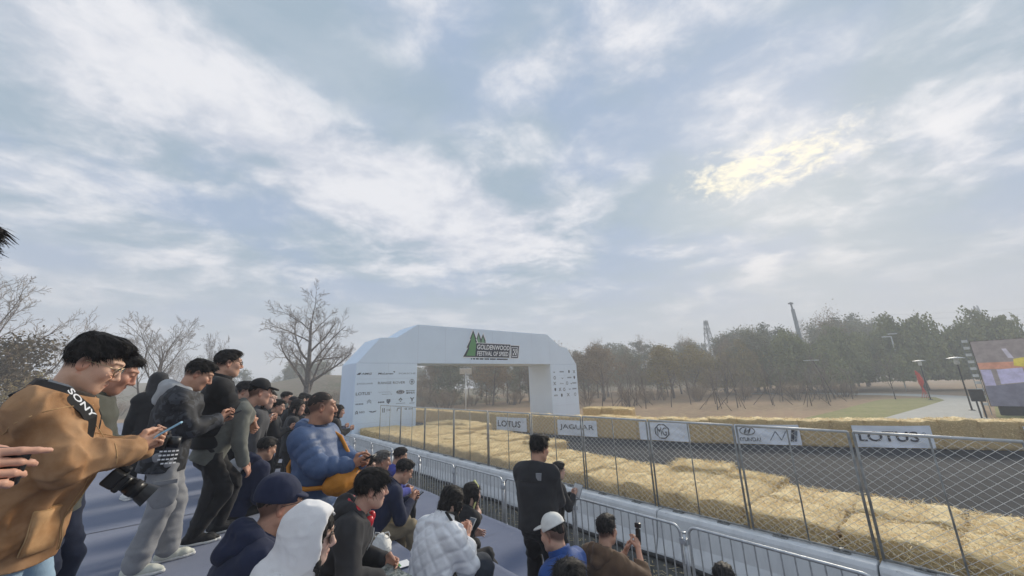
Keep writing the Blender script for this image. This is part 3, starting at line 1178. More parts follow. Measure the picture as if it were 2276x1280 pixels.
def hyundai(L, H, put):
    put(ring_mesh(L * 0.125, H * 0.22, 0.035, 28), L * 0.20, H * 0.66, M_ink, 'emblem')
    put(text_mesh('H', width=L * 0.13, height=H * 0.26, shear=0.35, bold=0.04, depth=0.002), L * 0.135, H * 0.53, M_ink, 'emblem')
    put(text_mesh('HYUNDAI', width=L * 0.36, height=H * 0.20, bold=0.008, depth=0), L * 0.03, H * 0.14, M_ink, 'lettering')
    a, w = L * 0.53, L * 0.26
    put(poly_mesh([(a, H * .2), (a + .03, H * .2), (a + w * .42, H * .62), (a + w * .40, H * .68)]), 0, 0, M_ink2, 'emblem')
    put(poly_mesh([(a + w * .40, H * .62), (a + w * .44, H * .66), (a + w * .72, H * .24), (a + w * .66, H * .22)]), 0, 0, M_ink2, 'emblem')
    put(poly_mesh([(a + w * .66, H * .22), (a + w * .72, H * .24), (a + w * 1.04, H * .66), (a + w * 1.0, H * .68)]), 0, 0, M_ink2, 'emblem')
    put(poly_mesh([(L * .84, H * .18), (L * .89, H * .18), (L * .93, H * .74), (L * .88, H * .74)]), 0, 0, M_ink, 'emblem')
    put(poly_mesh([(L * .895, H * .18), (L * .93, H * .18), (L * .97, H * .74), (L * .935, H * .74)]), 0, 0, M_ink2, 'emblem')



banner(18.97, 21.75, 0.05, 0.90, 'small LOTUS banner on the far bales, next to the foot of the arch opening', lotus, 0.3)
banner(14.05, 16.55, 0.05, 0.90, 'JAGUAR banner on the far bales between the LOTUS and MG banners', jaguar, 1.3)
banner(9.5, 11.79, 0.05, 0.93, 'MG banner with octagon badge on the far bales', mg, 2.3)
banner(5.51, 7.75, 0.05, 0.90, 'HYUNDAI N banner on the far bales', hyundai, 3.3)
banner(1.67, 3.87, 0.05, 0.90, 'large LOTUS banner on the far bales, next after the HYUNDAI one', lotus, 4.3)
banner(-2.9, -0.62, 0.05, 0.88, 'blank edge of a pale banner on the far bales, beyond the larger LOTUS banner', lambda L, H, put: None, 5.3)

# ================================================================== LAMPS, SCREEN, SIGNS, PYLONS
M_lampw = mat('pale_lamp_paint', (0.62, 0.64, 0.64), 0.5, 0.1, 5.0)
M_dark = mat('dark_metal', (0.035, 0.037, 0.04), 0.5, 0.2, 6.0)
M_solar = mat('solar_cells', (0.02, 0.025, 0.05), 0.2, spec=0.6)
M_red = mat('red_fabric', (0.62, 0.05, 0.03), 0.6, 0.15, 4.0)
M_steel = mat('pylon_steel', (0.25, 0.27, 0.28), 0.6, 0.1, 2.0)


def lathe(mb, prof, c=(0, 0, 0), n=14):
    n0 = len(mb.v)
    for r, z in prof:
        for j in range(n):
            a = 2 * math.pi * j / n
            mb.v.append((c[0] + r * math.cos(a), c[1] + r * math.sin(a), c[2] + z))
    for i in range(len(prof) - 1):
        for j in range(n):
            q = n0 + i * n
            j2 = (j + 1) % n
            mb.f.append((q + j, q + j2, q + n + j2, q + n + j))
    return mb


def solar_pole(p, h, rz):
    o = tag(empty('solar_pole', p, rz), 'white pole with a tilted solar panel and camera, seen through the arch', 'solar pole')
    MB().tube([(0, 0, 0), (0, 0, h)], 0.055, 8).build('pole', M_lampw, o, True)
    M = Matrix.Translation((0, 0, h + 0.18)) @ Matrix.Rotation(R(-52), 4, 'X')
    MB().box((-0.62, -0.36, -0.02), (0.62, 0.36, 0.02), M).build('panel_frame', M_lampw, o)
    for i in range(3):
        MB().box((-0.57 + i * 0.39, -0.31, 0.022), (-0.21 + i * 0.39, 0.31, 0.028), M).build('solar_cell', M_solar, o)
    MB().box((0.10, -0.14, h - 0.62), (0.30, 0.10, h - 0.30)).build('control_box', M_lampw, o)
    MB().box((-0.06, -0.2, h - 0.15), (0.06, 0.06, h - 0.05)).build('bracket', M_lampw, o)


def saucer_lamp(p, h, label):
    o = tag(empty('path_lamp', p), label, 'lamp')
    MB().tube([(0, 0, 0), (0, 0, h - 0.55)], 0.05, 8, r_end=0.04).build('pole', M_dark, o, True)
    lathe(MB(), [(0.08, 0), (0.15, 0.06), (0.15, 0.42), (0.10, 0.5)], (0, 0, h - 0.58)).build('lantern', M_lampw, o, True)
    lathe(MB(), [(0.0, 0.12), (0.25, 0.09), (0.50, 0.02), (0.52, 0.0), (0.25, 0.05), (0.0, 0.06)], (0, 0, h - 0.12), 20).build('saucer', M_lampw, o, True)
    lathe(MB(), [(0.2, 0), (0.2, 0.03), (0.1, 0.06)], (0, 0, 0.0), 12).build('base', M_dark, o, True)


solar_pole((-5.15, 40.0, 0), 4.3, R(8))
saucer_lamp((33.6, 29.2, 0), 3.9, 'tall path lamp with a round flat top beside the black board')
saucer_lamp((42.5, 40.3, 0), 4.0, 'smaller path lamp with round top standing past the bend of the path')

bd = tag(empty('notice_board', (28.9, 24.6, 0), R(-52)), 'black board on two short legs beside the path', 'board')
bevel(MB().box((-0.30, -0.03, 1.0), (0.30, 0.03, 1.72)).build('panel', M_dark, bd), 0.02)
MB().box((-0.33, -0.05, 1.72), (0.33, 0.05, 1.76)).build('cap_rail', M_steel, bd)
for x in (-0.10, 0.10):
    MB().box((x - 0.04, -0.03, 0), (x + 0.04, 0.03, 1.0)).build('leg', M_dark, bd)

# LED wall
scr_p = Vector((31.2, 26.0, 0))
look = Vector((-scr_p.x, -scr_p.y, 0)).normalized()
sx = Vector((-look.y, look.x, 0))
if sx.dot(Vector((1, 0, 0))) < 0: sx = -sx
led = empty('led_screen')
led.matrix_world = frame(scr_p, sx, (0, 0, 1))
tag(led, 'big outdoor video screen showing a car on the track, beyond the far bales', 'screen')
M_led = mat('screen_housing', (0.03, 0.03, 0.035), 0.5)
SW, SH, SB = 7.5, 4.25, 0.55
MB().box((0, SB, -0.25), (SW, SB + SH, 0.0)).build('housing', M_led, led)
MB().box((0.3, -0.02, -1.4), (SW - 0.3, SB - 0.004, -0.02)).build('plinth', M_dark, led)


def em(name, c, e=0.12):
    return mat(name, c, 0.6, 0.22, 2.2, emit=e)


def scr(pts, c, z, nm):
    mb = MB()
    mb.poly([(x * SW, SB + y * SH, z) for x, y in pts])
    return mb.build('picture_patch', em('screen_' + nm, c), led)


scr([(0.004, 0.006), (0.996, 0.006), (0.996, 0.994), (0.004, 0.994)], srgb(142, 134, 134), 0.004, 'wood')
scr([(0.006, 0.0066), (0.995, 0.0066), (0.995, 0.44), (0.30, 0.36), (0.006, 0.30)], srgb(112, 112, 128), 0.008, 'road')
scr([(0.006, 0.56), (0.35, 0.55), (0.35, 0.66), (0.006, 0.66)], srgb(196, 142, 120), 0.010, 'orange')
scr([(0.01, 0.31), (0.07, 0.31), (0.07, 0.55), (0.01, 0.55)], srgb(172, 168, 198), 0.012, 'lilac')
scr([(0.10, 0.33), (0.24, 0.36), (0.24, 0.57), (0.10, 0.55)], srgb(180, 176, 208), 0.012, 'lilac2')
scr([(0.27, 0.40), (0.33, 0.41), (0.33, 0.58), (0.27, 0.57)], srgb(60, 62, 78), 0.012, 'figure')
scr([(0.20, 0.60), (0.245, 0.58), (0.36, 0.60), (0.345, 0.655), (0.27, 0.72), (0.21, 0.70)], srgb(208, 192, 84), 0.014, 'yellow')
scr([(0.185, 0.72), (0.215, 0.71), (0.19, 0.86), (0.165, 0.86)], srgb(190, 186, 200), 0.012, 'post')
scr([(0.40, 0.52), (0.98, 0.56), (0.98, 0.62), (0.40, 0.58)], srgb(200, 196, 220), 0.012, 'rail')
scr([(0.26, 0.485), (0.36, 0.49), (0.36, 0.505), (0.26, 0.50)], srgb(235, 235, 240), 0.016, 'white')
tr = MB()
for x in (-0.34, -0.06):
    tr.tube([(x, 0, -0.12), (x, SB + SH + 0.25, -0.12)], 0.02, 6)
tr.build('truss_upright', M_steel, led)
for i in range(10):
    MB().box((-0.34, 0.6 + i * 0.46, -0.15), (-0.06, 0.78 + i * 0.46, -0.07)).build('truss_rung', M_lampw, led)

# red wind figure by the path
rd = tag(empty('red_sculpture', (44.4, 42.6, 0)), 'slender red sculpture on thin red legs at the bend of the path', 'sculpture')
pts = [(0.42 * math.sin(0.35 * i) * 0.6 - 0.05 * i, 0, 1.5 + i * 0.27) for i in range(9)]
MB().tube(pts, [0.10, 0.20, 0.28, 0.30, 0.28, 0.24, 0.20, 0.15, 0.05], 9).build('body', M_red, rd, True)
for (dx, dy) in ((-0.35, 0.1), (-0.1, -0.3), (0.15, 0.25), (0.4, -0.1)):
    MB().tube([(dx, dy, 0), (dx * 0.4 + .1, dy * 0.4, 0.9), (0.02, 0, 1.75)], 0.035, 6).build('leg', M_red, rd, True)
MB().tube([(-.45, 0, 3.1), (-.1, 0, 3.45), (.2, 0, 3.2)], 0.05, 6).build('arm', M_red, rd, True)

rd.scale = (0.8, 0.8, 0.8)


P3 = [(56.9, 110, 19.2), (95.2, 105, 17.9), (137.4, 110, 20.7)]


def pylon(p, h, arms, label):
    o = tag(empty('power_pylon', p, R(25)), label, 'pylon', 'power pylons on the skyline')
    w0, w1 = h * 0.09, h * 0.015
    body = MB()
    for sx_ in (-1, 1):
        for sy_ in (-1, 1):
            body.tube([(sx_ * w0, sy_ * w0, 0), (sx_ * w1, sy_ * w1, h)], h * 0.006, 4)
    n = 9
    for i in range(n):
        a, b = w0 + (w1 - w0) * i / n, w0 + (w1 - w0) * (i + 1) / n
        z0, z1 = h * i / n, h * (i + 1) / n
        for sy_ in (-1, 1):
            body.tube([(-a, sy_ * a, z0), (b, sy_ * b, z1)], h * 0.003, 3)
            body.tube([(a, sy_ * a, z0), (-b, sy_ * b, z1)], h * 0.003, 3)
            body.tube([(sy_ * a, -a, z0), (sy_ * b, b, z1)], h * 0.003, 3)
    body.build('tower', M_steel, o)
    for (f, wd) in arms:
        ar = MB()
        ar.tube([(-wd, 0, h * f), (wd, 0, h * f)], h * 0.005, 4)
        ar.tube([(-wd, 0, h * f), (0, 0, h * (f + .035)), (wd, 0, h * f)], h * 0.003, 3)
        for x in (-wd, -wd * .5, wd * .5, wd):
            ar.tube([(x, 0, h * f), (x, 0, h * (f - .04))], h * 0.004, 3)
        ar.build('crossarm', M_steel, o)
    return o


pylon((P3[0][0], P3[0][1], 0), P3[0][2], ((0.80, 1.6), (0.88, 1.3), (0.96, 1.0)), 'slim power pylon with short crossarms rising above the wood, nearest the mast')
pylon((P3[1][0], P3[1][1], 0), P3[1][2], ((0.78, 3.0), (0.90, 2.5)), 'wide-armed power pylon half hidden behind the wood, this side of the willow')
pylon((P3[2][0], P3[2][1], 0), P3[2][2], ((0.82, 3.0), (0.92, 2.2)), 'faint tall power pylon behind the willow')
wires = tag(empty('power_lines', (P3[1][0], P3[1][1], 0)), 'power lines sagging between the pylons above the wood', 'power line')
for (z0, dx) in ((15, 0), (17, 1), (18.5, -1)):
    pts = []
    for i in range(25):
        f = i / 24
        pts.append((dx + 130 * f, 5 * f, z0 + 6.5 * f - 9 * f * (1 - f)))
    MB().tube(pts, 0.025, 3).build('cable', M_steel, wires)

mast = tag(empty('telephone_mast', (54.5, 72, 0)), 'dark leaning mast with a cable clamp at its top, standing in the wood', 'mast')
MB().tube([(0, 0, 0), (0.2, 0, 9), (0.0, 0, 15.2)], [0.40, 0.36, 0.30], 8).build('pole', M_steel, mast, True)
MB().tube([(0.0, 0, 14.9), (-0.12, 0, 16.6)], 0.16, 6).build('tip', M_steel, mast)
MB().box((-0.55, -0.12, 16.2), (0.30, 0.12, 16.5)).build('clamp', M_steel, mast)
fl = tag(empty('floodlight', (57.0, 57, 0)), 'pale twin-head floodlight on a thin pole in front of the wood', 'lamp')
MB().tube([(0, 0, 0), (0, 0, 8.0)], 0.09, 6).build('pole', M_lampw, fl, True)
for (dx, dz) in ((-0.7, 7.9), (0.3, 8.3)):
    MB().box((dx - 0.55, -0.2, dz), (dx + 0.55, 0.2, dz + 0.16)).build('lamp_head', M_lampw, fl)
cl2 = tag(empty('guyed_lamp', (37.5, 47.5, 0)), 'leaning lamp pole with flat solar head among the propped young trees', 'lamp')
MB().tube([(1.2, 0, 0), (-0.5, 0, 4.6)], 0.06, 6).build('pole', M_dark, cl2, True)
MB().box((-1.4, -0.3, 4.55), (0.1, 0.3, 4.63)).build('solar_head', M_lampw, cl2)
# ================================================================== TREES
M_bark = mat('dark_bark', (0.14, 0.12, 0.105), 0.95, 0.3, 6.0, bump=0.6, bscale=18)
M_twig = mat('grey_twigs', (0.26, 0.225, 0.195), 0.95, 0.25, 1.2)
M_twig2 = mat('brown_twigs', (0.28, 0.215, 0.17), 0.95, 0.25, 1.2)


def leafmat(name, c1, c2):
    return mat(name, c1, 0.8, vscale=0.7, col2=c2, spec=0.2, detail=8.0)


M_will = leafmat('willow_leaves', (0.18, 0.20, 0.085), (0.28, 0.285, 0.13))
M_olive = leafmat('olive_leaves', (0.25, 0.21, 0.08), (0.38, 0.29, 0.12))
M_rust = leafmat('rust_leaves', (0.27, 0.20, 0.12), (0.36, 0.265, 0.16))
M_dgreen = leafmat('dark_green_leaves', (0.12, 0.14, 0.09), (0.19, 0.20, 0.125))
M_greyg = leafmat('grey_green_leaves', (0.20, 0.205, 0.13), (0.29, 0.28, 0.18))


class Tree:
    def __init__(self, seed):
        self.r = random.Random(seed)
        self.tr, self.cr = MB(), MB()
        self.tips = []
        self.lv, self.lf = [], []

    def grow(self, p, d, L, rad, lev, P):
        r = self.r
        nseg = P['seg'][min(lev, len(P['seg']) - 1)]
        pts, rads = [p.copy()], [rad]
        cur, dr = p.copy(), d.normalized()
        taper = P.get('taper', 0.45) if lev == 0 else 0.25
        for i in range(nseg):
            w = P['wob'][min(lev, len(P['wob']) - 1)]
            dr = dr + Vector((r.gauss(0, w), r.gauss(0, w), r.gauss(0, w))) + Vector((0, 0, P['up'][min(lev, len(P['up']) - 1)]))
            dr.normalize()
            cur = cur + dr * (L / nseg)
            pts.append(cur.copy())
            rads.append(rad * (1 - (1 - taper) * (i + 1) / nseg))
        sides = (8, 6, 4, 3, 3, 3)[min(lev, 5)]
        (self.tr if lev <= P.get('trunk_levels', 1) else self.cr).tube(pts, rads, sides, False)
        if lev >= P['levels']:
            self.tips.append((pts, dr))
            return
        nch = P['kids'][lev]
        f0 = P['start'][lev]
        for i in range(nch):
            f = f0 + (1 - f0) * (i + r.random() * 0.8) / nch
            f = min(f, 0.98)
            q = f * nseg
            k = min(nseg - 1, int(q))
            pos = pts[k].lerp(pts[k + 1], q - k)
            dd = (pts[k + 1] - pts[k]).normalized()
            ang = R(r.uniform(*P['ang'][lev]))
            az = i * 2.4 + r.uniform(-.6, .6)
            a = dd.orthogonal().normalized()
            b = dd.cross(a)
            nd = dd * math.cos(ang) + (a * math.cos(az) + b * math.sin(az)) * math.sin(ang)
            lr = P['len'][lev] * (1.15 - 0.55 * f if lev == 0 else 1.1 - 0.5 * f) * r.uniform(.75, 1.2)
            rr = rads[k] * P.get('rr', 0.55) * r.uniform(.8, 1.1)
            self.grow(pos, nd, L * lr if lev else P['H'] * lr, max(rr, P.get('rmin', 0.006)), lev + 1, P)

    def leaves(self, n_per, size, spread=0.35, hang=0.0):
        r = self.r
        for pts, dr in self.tips:
            for i in range(n_per):
                k = r.randrange(len(pts))
                c = pts[k] + Vector((r.gauss(0, spread), r.gauss(0, spread), r.gauss(0, spread) - hang * r.random()))
                self.leaf(c, size * r.uniform(.6, 1.3))

    def leaf(self, c, s, d=None):
        r = self.r
        a = Vector((r.gauss(0, 1), r.gauss(0, 1), r.gauss(0, 1))).normalized() if d is None else d
        b = a.orthogonal().normalized()
        b.rotate(Matrix.Rotation(r.uniform(0, 6.28), 3, a))
        n = len(self.lv)
        a = a * s * 0.5
        b = b * s * 0.28
        self.lv += [c - a, c + b, c + a, c - b]
        self.lf.append((n, n + 1, n + 2, n + 3))

    def meshes(self):
        out = [('trunk', self.tr.mesh('trunk'))]
        if self.cr.v: out.append(('crown', self.cr.mesh('crown')))
        if self.lv: out.append(('foliage', np_mesh('foliage', [tuple(v) for v in self.lv], self.lf)))
        return out


def make_tree(kind, seed, H):
    t = Tree(seed)
    o = Vector((0, 0, -0.1))
    if kind == 'bare_big':
        P = dict(H=H, levels=4, seg=[9, 7, 6, 4, 3], wob=[.05, .12, .14, .16, .2], up=[.0, .06, .07, .08, .05], kids=[13, 9, 7, 6], start=[.26, .25, .2, .15],
                 ang=[(40, 68), (28, 55), (25, 55), (25, 50)], len=[.50, .45, .45, .5], taper=.22, rr=.55, rmin=0.013, trunk_levels=1)
        t.grow(o, Vector((0.03, 0, 1)), H * .80, H * .030, 0, P)
    elif kind == 'bare_fine':
        P = dict(H=H, levels=4, seg=[8, 6, 5, 4, 3], wob=[.07, .12, .15, .18, .2], up=[.0, .07, .08, .08, .05], kids=[11, 8, 6, 5], start=[.25, .2, .2, .15],
                 ang=[(28, 52), (25, 50), (25, 50), (25, 50)], len=[.52, .48, .48, .5], taper=.2, rr=.55, rmin=0.012, trunk_levels=1)
        t.grow(o, Vector((0.0, 0.05, 1)), H * .75, H * .020, 0, P)
    elif kind == 'sapling':
        P = dict(H=H, levels=3, seg=[6, 5, 4, 3], wob=[.06, .12, .16, .2], up=[0, .08, .08, .05], kids=[7, 5, 4], start=[.3, .25, .2],
                 ang=[(25, 45), (25, 50), (25, 50)], len=[.45, .5, .5], taper=.25, rr=.55, rmin=0.012)
        t.grow(o, Vector((0.0, 0, 1)), H * .8, H * .012, 0, P)
    elif kind == 'forest_bare':
        P = dict(H=H, levels=3, seg=[7, 5, 4, 3], wob=[.06, .12, .16, .2], up=[0, .10, .10, .05], kids=[12, 7, 5], start=[.28, .2, .2],
                 ang=[(22, 45), (25, 50), (25, 50)], len=[.42, .48, .5], taper=.15, rr=.5, rmin=0.016)
        t.grow(o, Vector((0.0, 0, 1)), H * .9, H * .013, 0, P)
        t.leaves(3, 0.18, 0.35)
    elif kind in ('olive', 'rust', 'grey'):
        P = dict(H=H, levels=3, seg=[6, 6, 4, 3], wob=[.08, .14, .18, .2], up=[0, .05, .05, .0], kids=[10, 8, 5], start=[.22, .25, .2],
                 ang=[(30, 65), (30, 60), (30, 60)], len=[.48, .5, .5], taper=.2, rr=.5, rmin=0.016)
        t.grow(o, Vector((0.0, 0, 1)), H * .75, H * .020, 0, P)
        t.leaves(15, 0.30, 0.38)
    elif kind == 'willow':
        P = dict(H=H, levels=2, seg=[6, 7, 5], wob=[.06, .10, .14], up=[0, -.02, -.12], kids=[15, 9], start=[.28, .25],
                 ang=[(25, 62), (25, 55)], len=[.50, .45], taper=.3, rr=.5, rmin=0.03)
        t.grow(o, Vector((0.0, 0, 1)), H * .72, H * .032, 0, P)
        r = t.r
        for pts, dr in t.tips:
            for k in range(13):
                c = pts[r.randrange(1, len(pts))] + Vector((r.gauss(0, .3), r.gauss(0, .3), r.gauss(0, .15)))
                n = r.randrange(10, 26)
                sway = Vector((r.gauss(0, .04), r.gauss(0, .04), -.17))
                for i in range(n):
                    c = c + sway
                    if c.z < 1.2: break
                    t.leaf(c + Vector((r.gauss(0, .08), r.gauss(0, .08), 0)), r.uniform(.20, .42), Vector((r.gauss(0, .35), r.gauss(0, .35), -1)).normalized())
    elif kind == 'evergreen':
        P = dict(H=H, levels=2, seg=[7, 4, 3], wob=[.03, .1, .15], up=[0, -.02, 0], kids=[34, 6], start=[.08, .2],
                 ang=[(65, 85), (30, 60)], len=[.30, .45], taper=.12, rr=.4, rmin=0.015)
        t.grow(o, Vector((0.0, 0, 1)), H, H * .016, 0, P)
        t.leaves(24, 0.30, 0.25)
    elif kind == 'shrub':
        for i in range(16):
            a = t.r.uniform(0, 6.28)
            P = dict(H=H, levels=2, seg=[5, 4, 3], wob=[.1, .16, .2], up=[.03, .05, .0], kids=[7, 4], start=[.25, .2], ang=[(20, 50), (25, 50)], len=[.4, .5], taper=.3, rr=.55, rmin=0.010, trunk_levels=0)
            t.grow(Vector((math.cos(a) * .25 * H * t.r.random(), math.sin(a) * .25 * H * t.r.random(), -.05)), Vector((math.cos(a) * .5, math.sin(a) * .5, 1)), H * t.r.uniform(.6, 1), H * .012, 0, P)
        t.leaves(3, 0.12, 0.15)
    return t.meshes()


M_brownleaf = leafmat('brown_leaves', (0.11, 0.085, 0.05), (0.17, 0.135, 0.075))
LEAFM = {'olive': M_olive, 'rust': M_rust, 'grey': M_greyg, 'willow': M_will, 'evergreen': M_dgreen, 'shrub': M_rust, 'forest_bare': M_rust}
PROTO = {}


def plant(kind, var, H, p, label, group=None, rz=0.0, name=None, sc=None, cat='tree', base=10.0, lm=None):
    """one tree; the meshes of a kind and variant are shared"""
    key = (kind, var)
    if key not in PROTO:
        PROTO[key] = make_tree(kind, 100 + 17 * var + len(kind) * 7, base)
    o = empty(name or 'tree', p, rz)
    f = H / base
    o.scale = (f, f, f) if sc is None else (f * sc, f * sc, f)
    tag(o, label, cat, group)
    for nm, me in PROTO[key]:
        if nm == 'trunk': m = M_bark
        elif nm == 'crown': m = M_twig2 if kind in ('shrub', 'rust', 'forest_bare', 'olive') else M_twig
        else: m = lm or LEAFM.get(kind, M_greyg)
        link(nm, me, m, o)
    return o


plant('bare_big', 0, 11.7, (-18.3, 34, 0), 'big bare spreading tree with thick dark trunk beside the arch', name='bare_tree', rz=R(60), base=12.0)
plant('bare_fine', 1, 9.0, (-27.5, 28.5, 0), 'bare fine-twigged tree standing behind the man in the camouflage jacket', name='bare_tree')
plant('bare_fine', 2, 8.0, (-27.0, 33.0, 0), 'slender bare tree leaning out beside the hooded figure in black', name='bare_tree', rz=R(200), sc=0.65)
plant('bare_fine', 3, 9.8, (-42.0, 38.0, 0), 'tall bare tree far behind the man in the brown jacket', name='bare_tree')
plant('bare_fine', 2, 10.2, (-29.0, 20.8, 0), 'bare tree with long twigs above the brown shrubs, at the edge of the stand', name='bare_tree', rz=R(20))
plant('bare_fine', 1, 9.4, (-36.0, 24.0, 0), 'bare tree behind the brown shrubs, half hidden by its neighbour', name='bare_tree', rz=R(140))
plant('olive', 1, 7.0, (-30.0, 20.5, 0), 'brown leafy tree standing past the end of the stand', name='leafy_tree', lm=M_brownleaf)
plant('rust', 1, 5.0, (-26.0, 17.2, 0), 'low russet tree below the bare twigs past the stand', name='leafy_tree')
plant('olive', 0, 5.5, (-35.0, 27.0, 0), 'dull olive tree behind the man in the brown jacket', name='leafy_tree')
rt = random.Random(31)
G_L = 'trees in the misty line behind the left-hand hill'
for i in range(26):
    x = -78 + i * 3.4 + rt.uniform(-1.2, 1.2)
    y = 96 + rt.uniform(-10, 14)
    k = rt.choice(['grey', 'evergreen', 'grey', 'forest_bare', 'forest_bare', 'olive'])
    plant(k, rt.randrange(2), rt.uniform(7, 11), (x, y, 0.3), {'grey': 'grey-green tree in the misty line behind the hill', 'evergreen': 'dark evergreen in the misty line behind the hill', 'forest_bare': 'bare slim tree in the misty line behind the hill', 'olive': 'olive-brown tree in the misty line behind the hill'}[k],
          G_L, rt.uniform(0, 6.28), 'misty_tree', lm=M_greyg if k == 'olive' else None)
for i in range(22):
    x = -62 + i * 2.4 + rt.uniform(-1, 1)
    y = 58 + rt.uniform(-6, 16)
    plant('shrub', rt.randrange(2), rt.uniform(1.6, 3.2), (x, y, 0.4), 'leafless brown shrub on the hill behind the crowd', 'shrubs on the hill behind the crowd', rt.uniform(0, 6.28), 'shrub', cat='shrub', base=3.0)

# the wood beyond the track: (x, y, kind, variant, height)
WOOD = []
for i in range(17):                       # seen through the arch
    WOOD.append((-16 + i * 1.9 + rt.uniform(-.8, .8), 56 + rt.uniform(0, 16), rt.choice(['forest_bare', 'grey', 'evergreen', 'forest_bare', 'rust']), rt.randrange(2), rt.uniform(6.5, 9.5)))
for i in range(20):
    f = i / 19
    WOOD.append((13 + 42 * f + rt.uniform(-1, 1), 66 + rt.uniform(-4, 8), rt.choice(['forest_bare', 'forest_bare', 'grey', 'grey', 'rust']), rt.randrange(2), rt.uniform(5.2, 7.6) + 4.2 * f))
for i in range(22):
    f = i / 21
    WOOD.append((16 + 60 * f + rt.uniform(-1.5, 1.5), 80 + rt.uniform(-4, 8), rt.choice(['grey', 'evergreen', 'grey', 'forest_bare']), rt.randrange(2), rt.uniform(7.5, 10) + 5.0 * f))
for i in range(9):
    WOOD.append((8 + i * 6 + rt.uniform(-2, 2), 100 + rt.uniform(-5, 5), 'evergreen', i % 2, rt.uniform(9.5, 12.5)))
NAMES = {'forest_bare': ('bare_forest_tree', 'bare upright tree with fine brown twigs in the wood'), 'grey': ('grey_green_tree', 'grey-green leafy tree in the wood'),
         'evergreen': ('evergreen_tree', 'dark pointed evergreen in the wood'), 'rust': ('russet_tree', 'russet-leaved tree in the wood')}
for (x, y, k, v, h) in WOOD:
    nm, lb = NAMES[k]
    plant(k, v, h, (x, y, 0), lb, 'trees in the wood beyond the track', rt.uniform(0, 6.28), nm)
plant('olive', 0, 8.4, (24.5, 60.5, 0), 'broad yellow-olive tree at the front of the wood', name='olive_tree', sc=1.35)
plant('olive', 1, 7.6, (28.5, 62.5, 0), 'rounded olive-brown tree leaning on the yellow-olive one', name='olive_tree', sc=1.2)
for (x, y, h, rz, sc_, lb) in ((45, 61, 10.6, 0, 1.25, 'broad brown-green willow in the middle of the wood'), (52, 62, 10.8, 2, 1.2, 'second brown-green willow in the wood, next to the flood lamp'),
                              (38, 65, 9.6, 4, 1.1, 'low brown-green willow on the wood edge below the mast')):
    plant('willow', 0, h, (x, y, 0), lb, name='willow_tree', rz=rz, sc=sc_, lm=M_olive if h < 10 else M_will)
plant('willow', 1, 12.4, (61.5, 58.5, 0), 'great green weeping willow beyond the path', name='willow_tree', sc=1.2, rz=R(30))
plant('willow', 0, 12.0, (68.0, 56.0, 0), 'green weeping willow joined to the great one, behind the screen', name='willow_tree', sc=1.15, rz=R(110))
plant('willow', 1, 10.2, (57.5, 66.5, 0), 'smaller green willow tucked behind the great willow', name='willow_tree', sc=1.2, rz=R(200))
plant('evergreen', 0, 9.5, (72, 48, 0), 'dark evergreen standing behind the video screen', name='evergreen_tree', sc=1.2)
plant('grey', 1, 9.0, (76, 52, 0), 'grey-green tree behind the video screen', name='grey_green_tree', sc=1.2)
for i in range(30):
    x = -14 + i * 2.1 + rt.uniform(-1, 1)
    y = 47 + rt.uniform(0, 14)
    if 18 < x and y < 46: y += 6
    plant('shrub', rt.randrange(2), rt.uniform(1.2, 2.6), (x, y, 0), 'leafless russet shrub in the undergrowth along the wood edge', 'shrubs along the wood edge', rt.uniform(0, 6.28), 'shrub', cat='shrub', base=3.0)

# young trees held by slanting props
M_prop = mat('prop_pole', (0.15, 0.125, 0.105), 0.9, 0.2, 3.0)
for i in range(26):
    f = i / 25
    x = 7 + 34 * f + rt.uniform(-1.2, 1.2)
    y = 36 + 8 * rt.random() + 3 * f + (5 if i % 3 == 0 else 0)
    o = plant('sapling', i % 3, rt.uniform(3.4, 5.2), (x, y, 0), 'bare young tree held by slanting props in the brown field' if i % 2 == 0 else 'bare young tree with no props in the brown field',
              'propped young trees in the field' if i % 2 == 0 else 'unpropped young trees in the field', rt.uniform(0, 6.28), 'young_tree', base=4.0)
    if i % 2 == 0:
        for k in range(3):
            a = k * 2.09 + rt.random()
            MB().tube([(math.cos(a) * 1.5, math.sin(a) * 1.5, 0), (math.cos(a) * -.12, math.sin(a) * -.12, 1.75)], 0.026, 5).build('prop', M_prop, o, True)

# ================================================================== AIR
M_haze = bpy.data.materials.new('haze')
M_haze.use_nodes = True
t = NT(M_haze.node_tree)
t.n.clear()
ho = t.add('ShaderNodeOutputMaterial')
hv = t.add('ShaderNodeVolumePrincipled')
hv.inputs['Color'].default_value = (0.90, 0.94, 1.0, 1)
hv.inputs['Density'].default_value = 0.0037
hv.inputs['Anisotropy'].default_value = 0.0
t.l.new(hv.outputs[0], ho.inputs['Volume'])
tag(MB().box((-284, -124, -1.0), (284, 304, 27.5)).build('haze', M_haze), kind='stuff')
# ================================================================== PEOPLE: a small implicit-surface modeller
_T = np.random.default_rng(99).random((32, 32, 32)).astype(np.float32)


def vnoise(P):
    i = np.floor(P).astype(np.int32)
    f = (P - i).astype(np.float32)
    f = f * f * (3 - 2 * f)
    i &= 31
    j = (i + 1) & 31
    x, y, z = f[:, 0], f[:, 1], f[:, 2]
    def g(a, b, c): return _T[a, b, c]
    c00 = g(i[:, 0], i[:, 1], i[:, 2]) * (1 - x) + g(j[:, 0], i[:, 1], i[:, 2]) * x
    c10 = g(i[:, 0], j[:, 1], i[:, 2]) * (1 - x) + g(j[:, 0], j[:, 1], i[:, 2]) * x
    c01 = g(i[:, 0], i[:, 1], j[:, 2]) * (1 - x) + g(j[:, 0], i[:, 1], j[:, 2]) * x
    c11 = g(i[:, 0], j[:, 1], j[:, 2]) * (1 - x) + g(j[:, 0], j[:, 1], j[:, 2]) * x
    return (c00 * (1 - y) + c10 * y) * (1 - z) + (c01 * (1 - y) + c11 * y) * z - 0.5


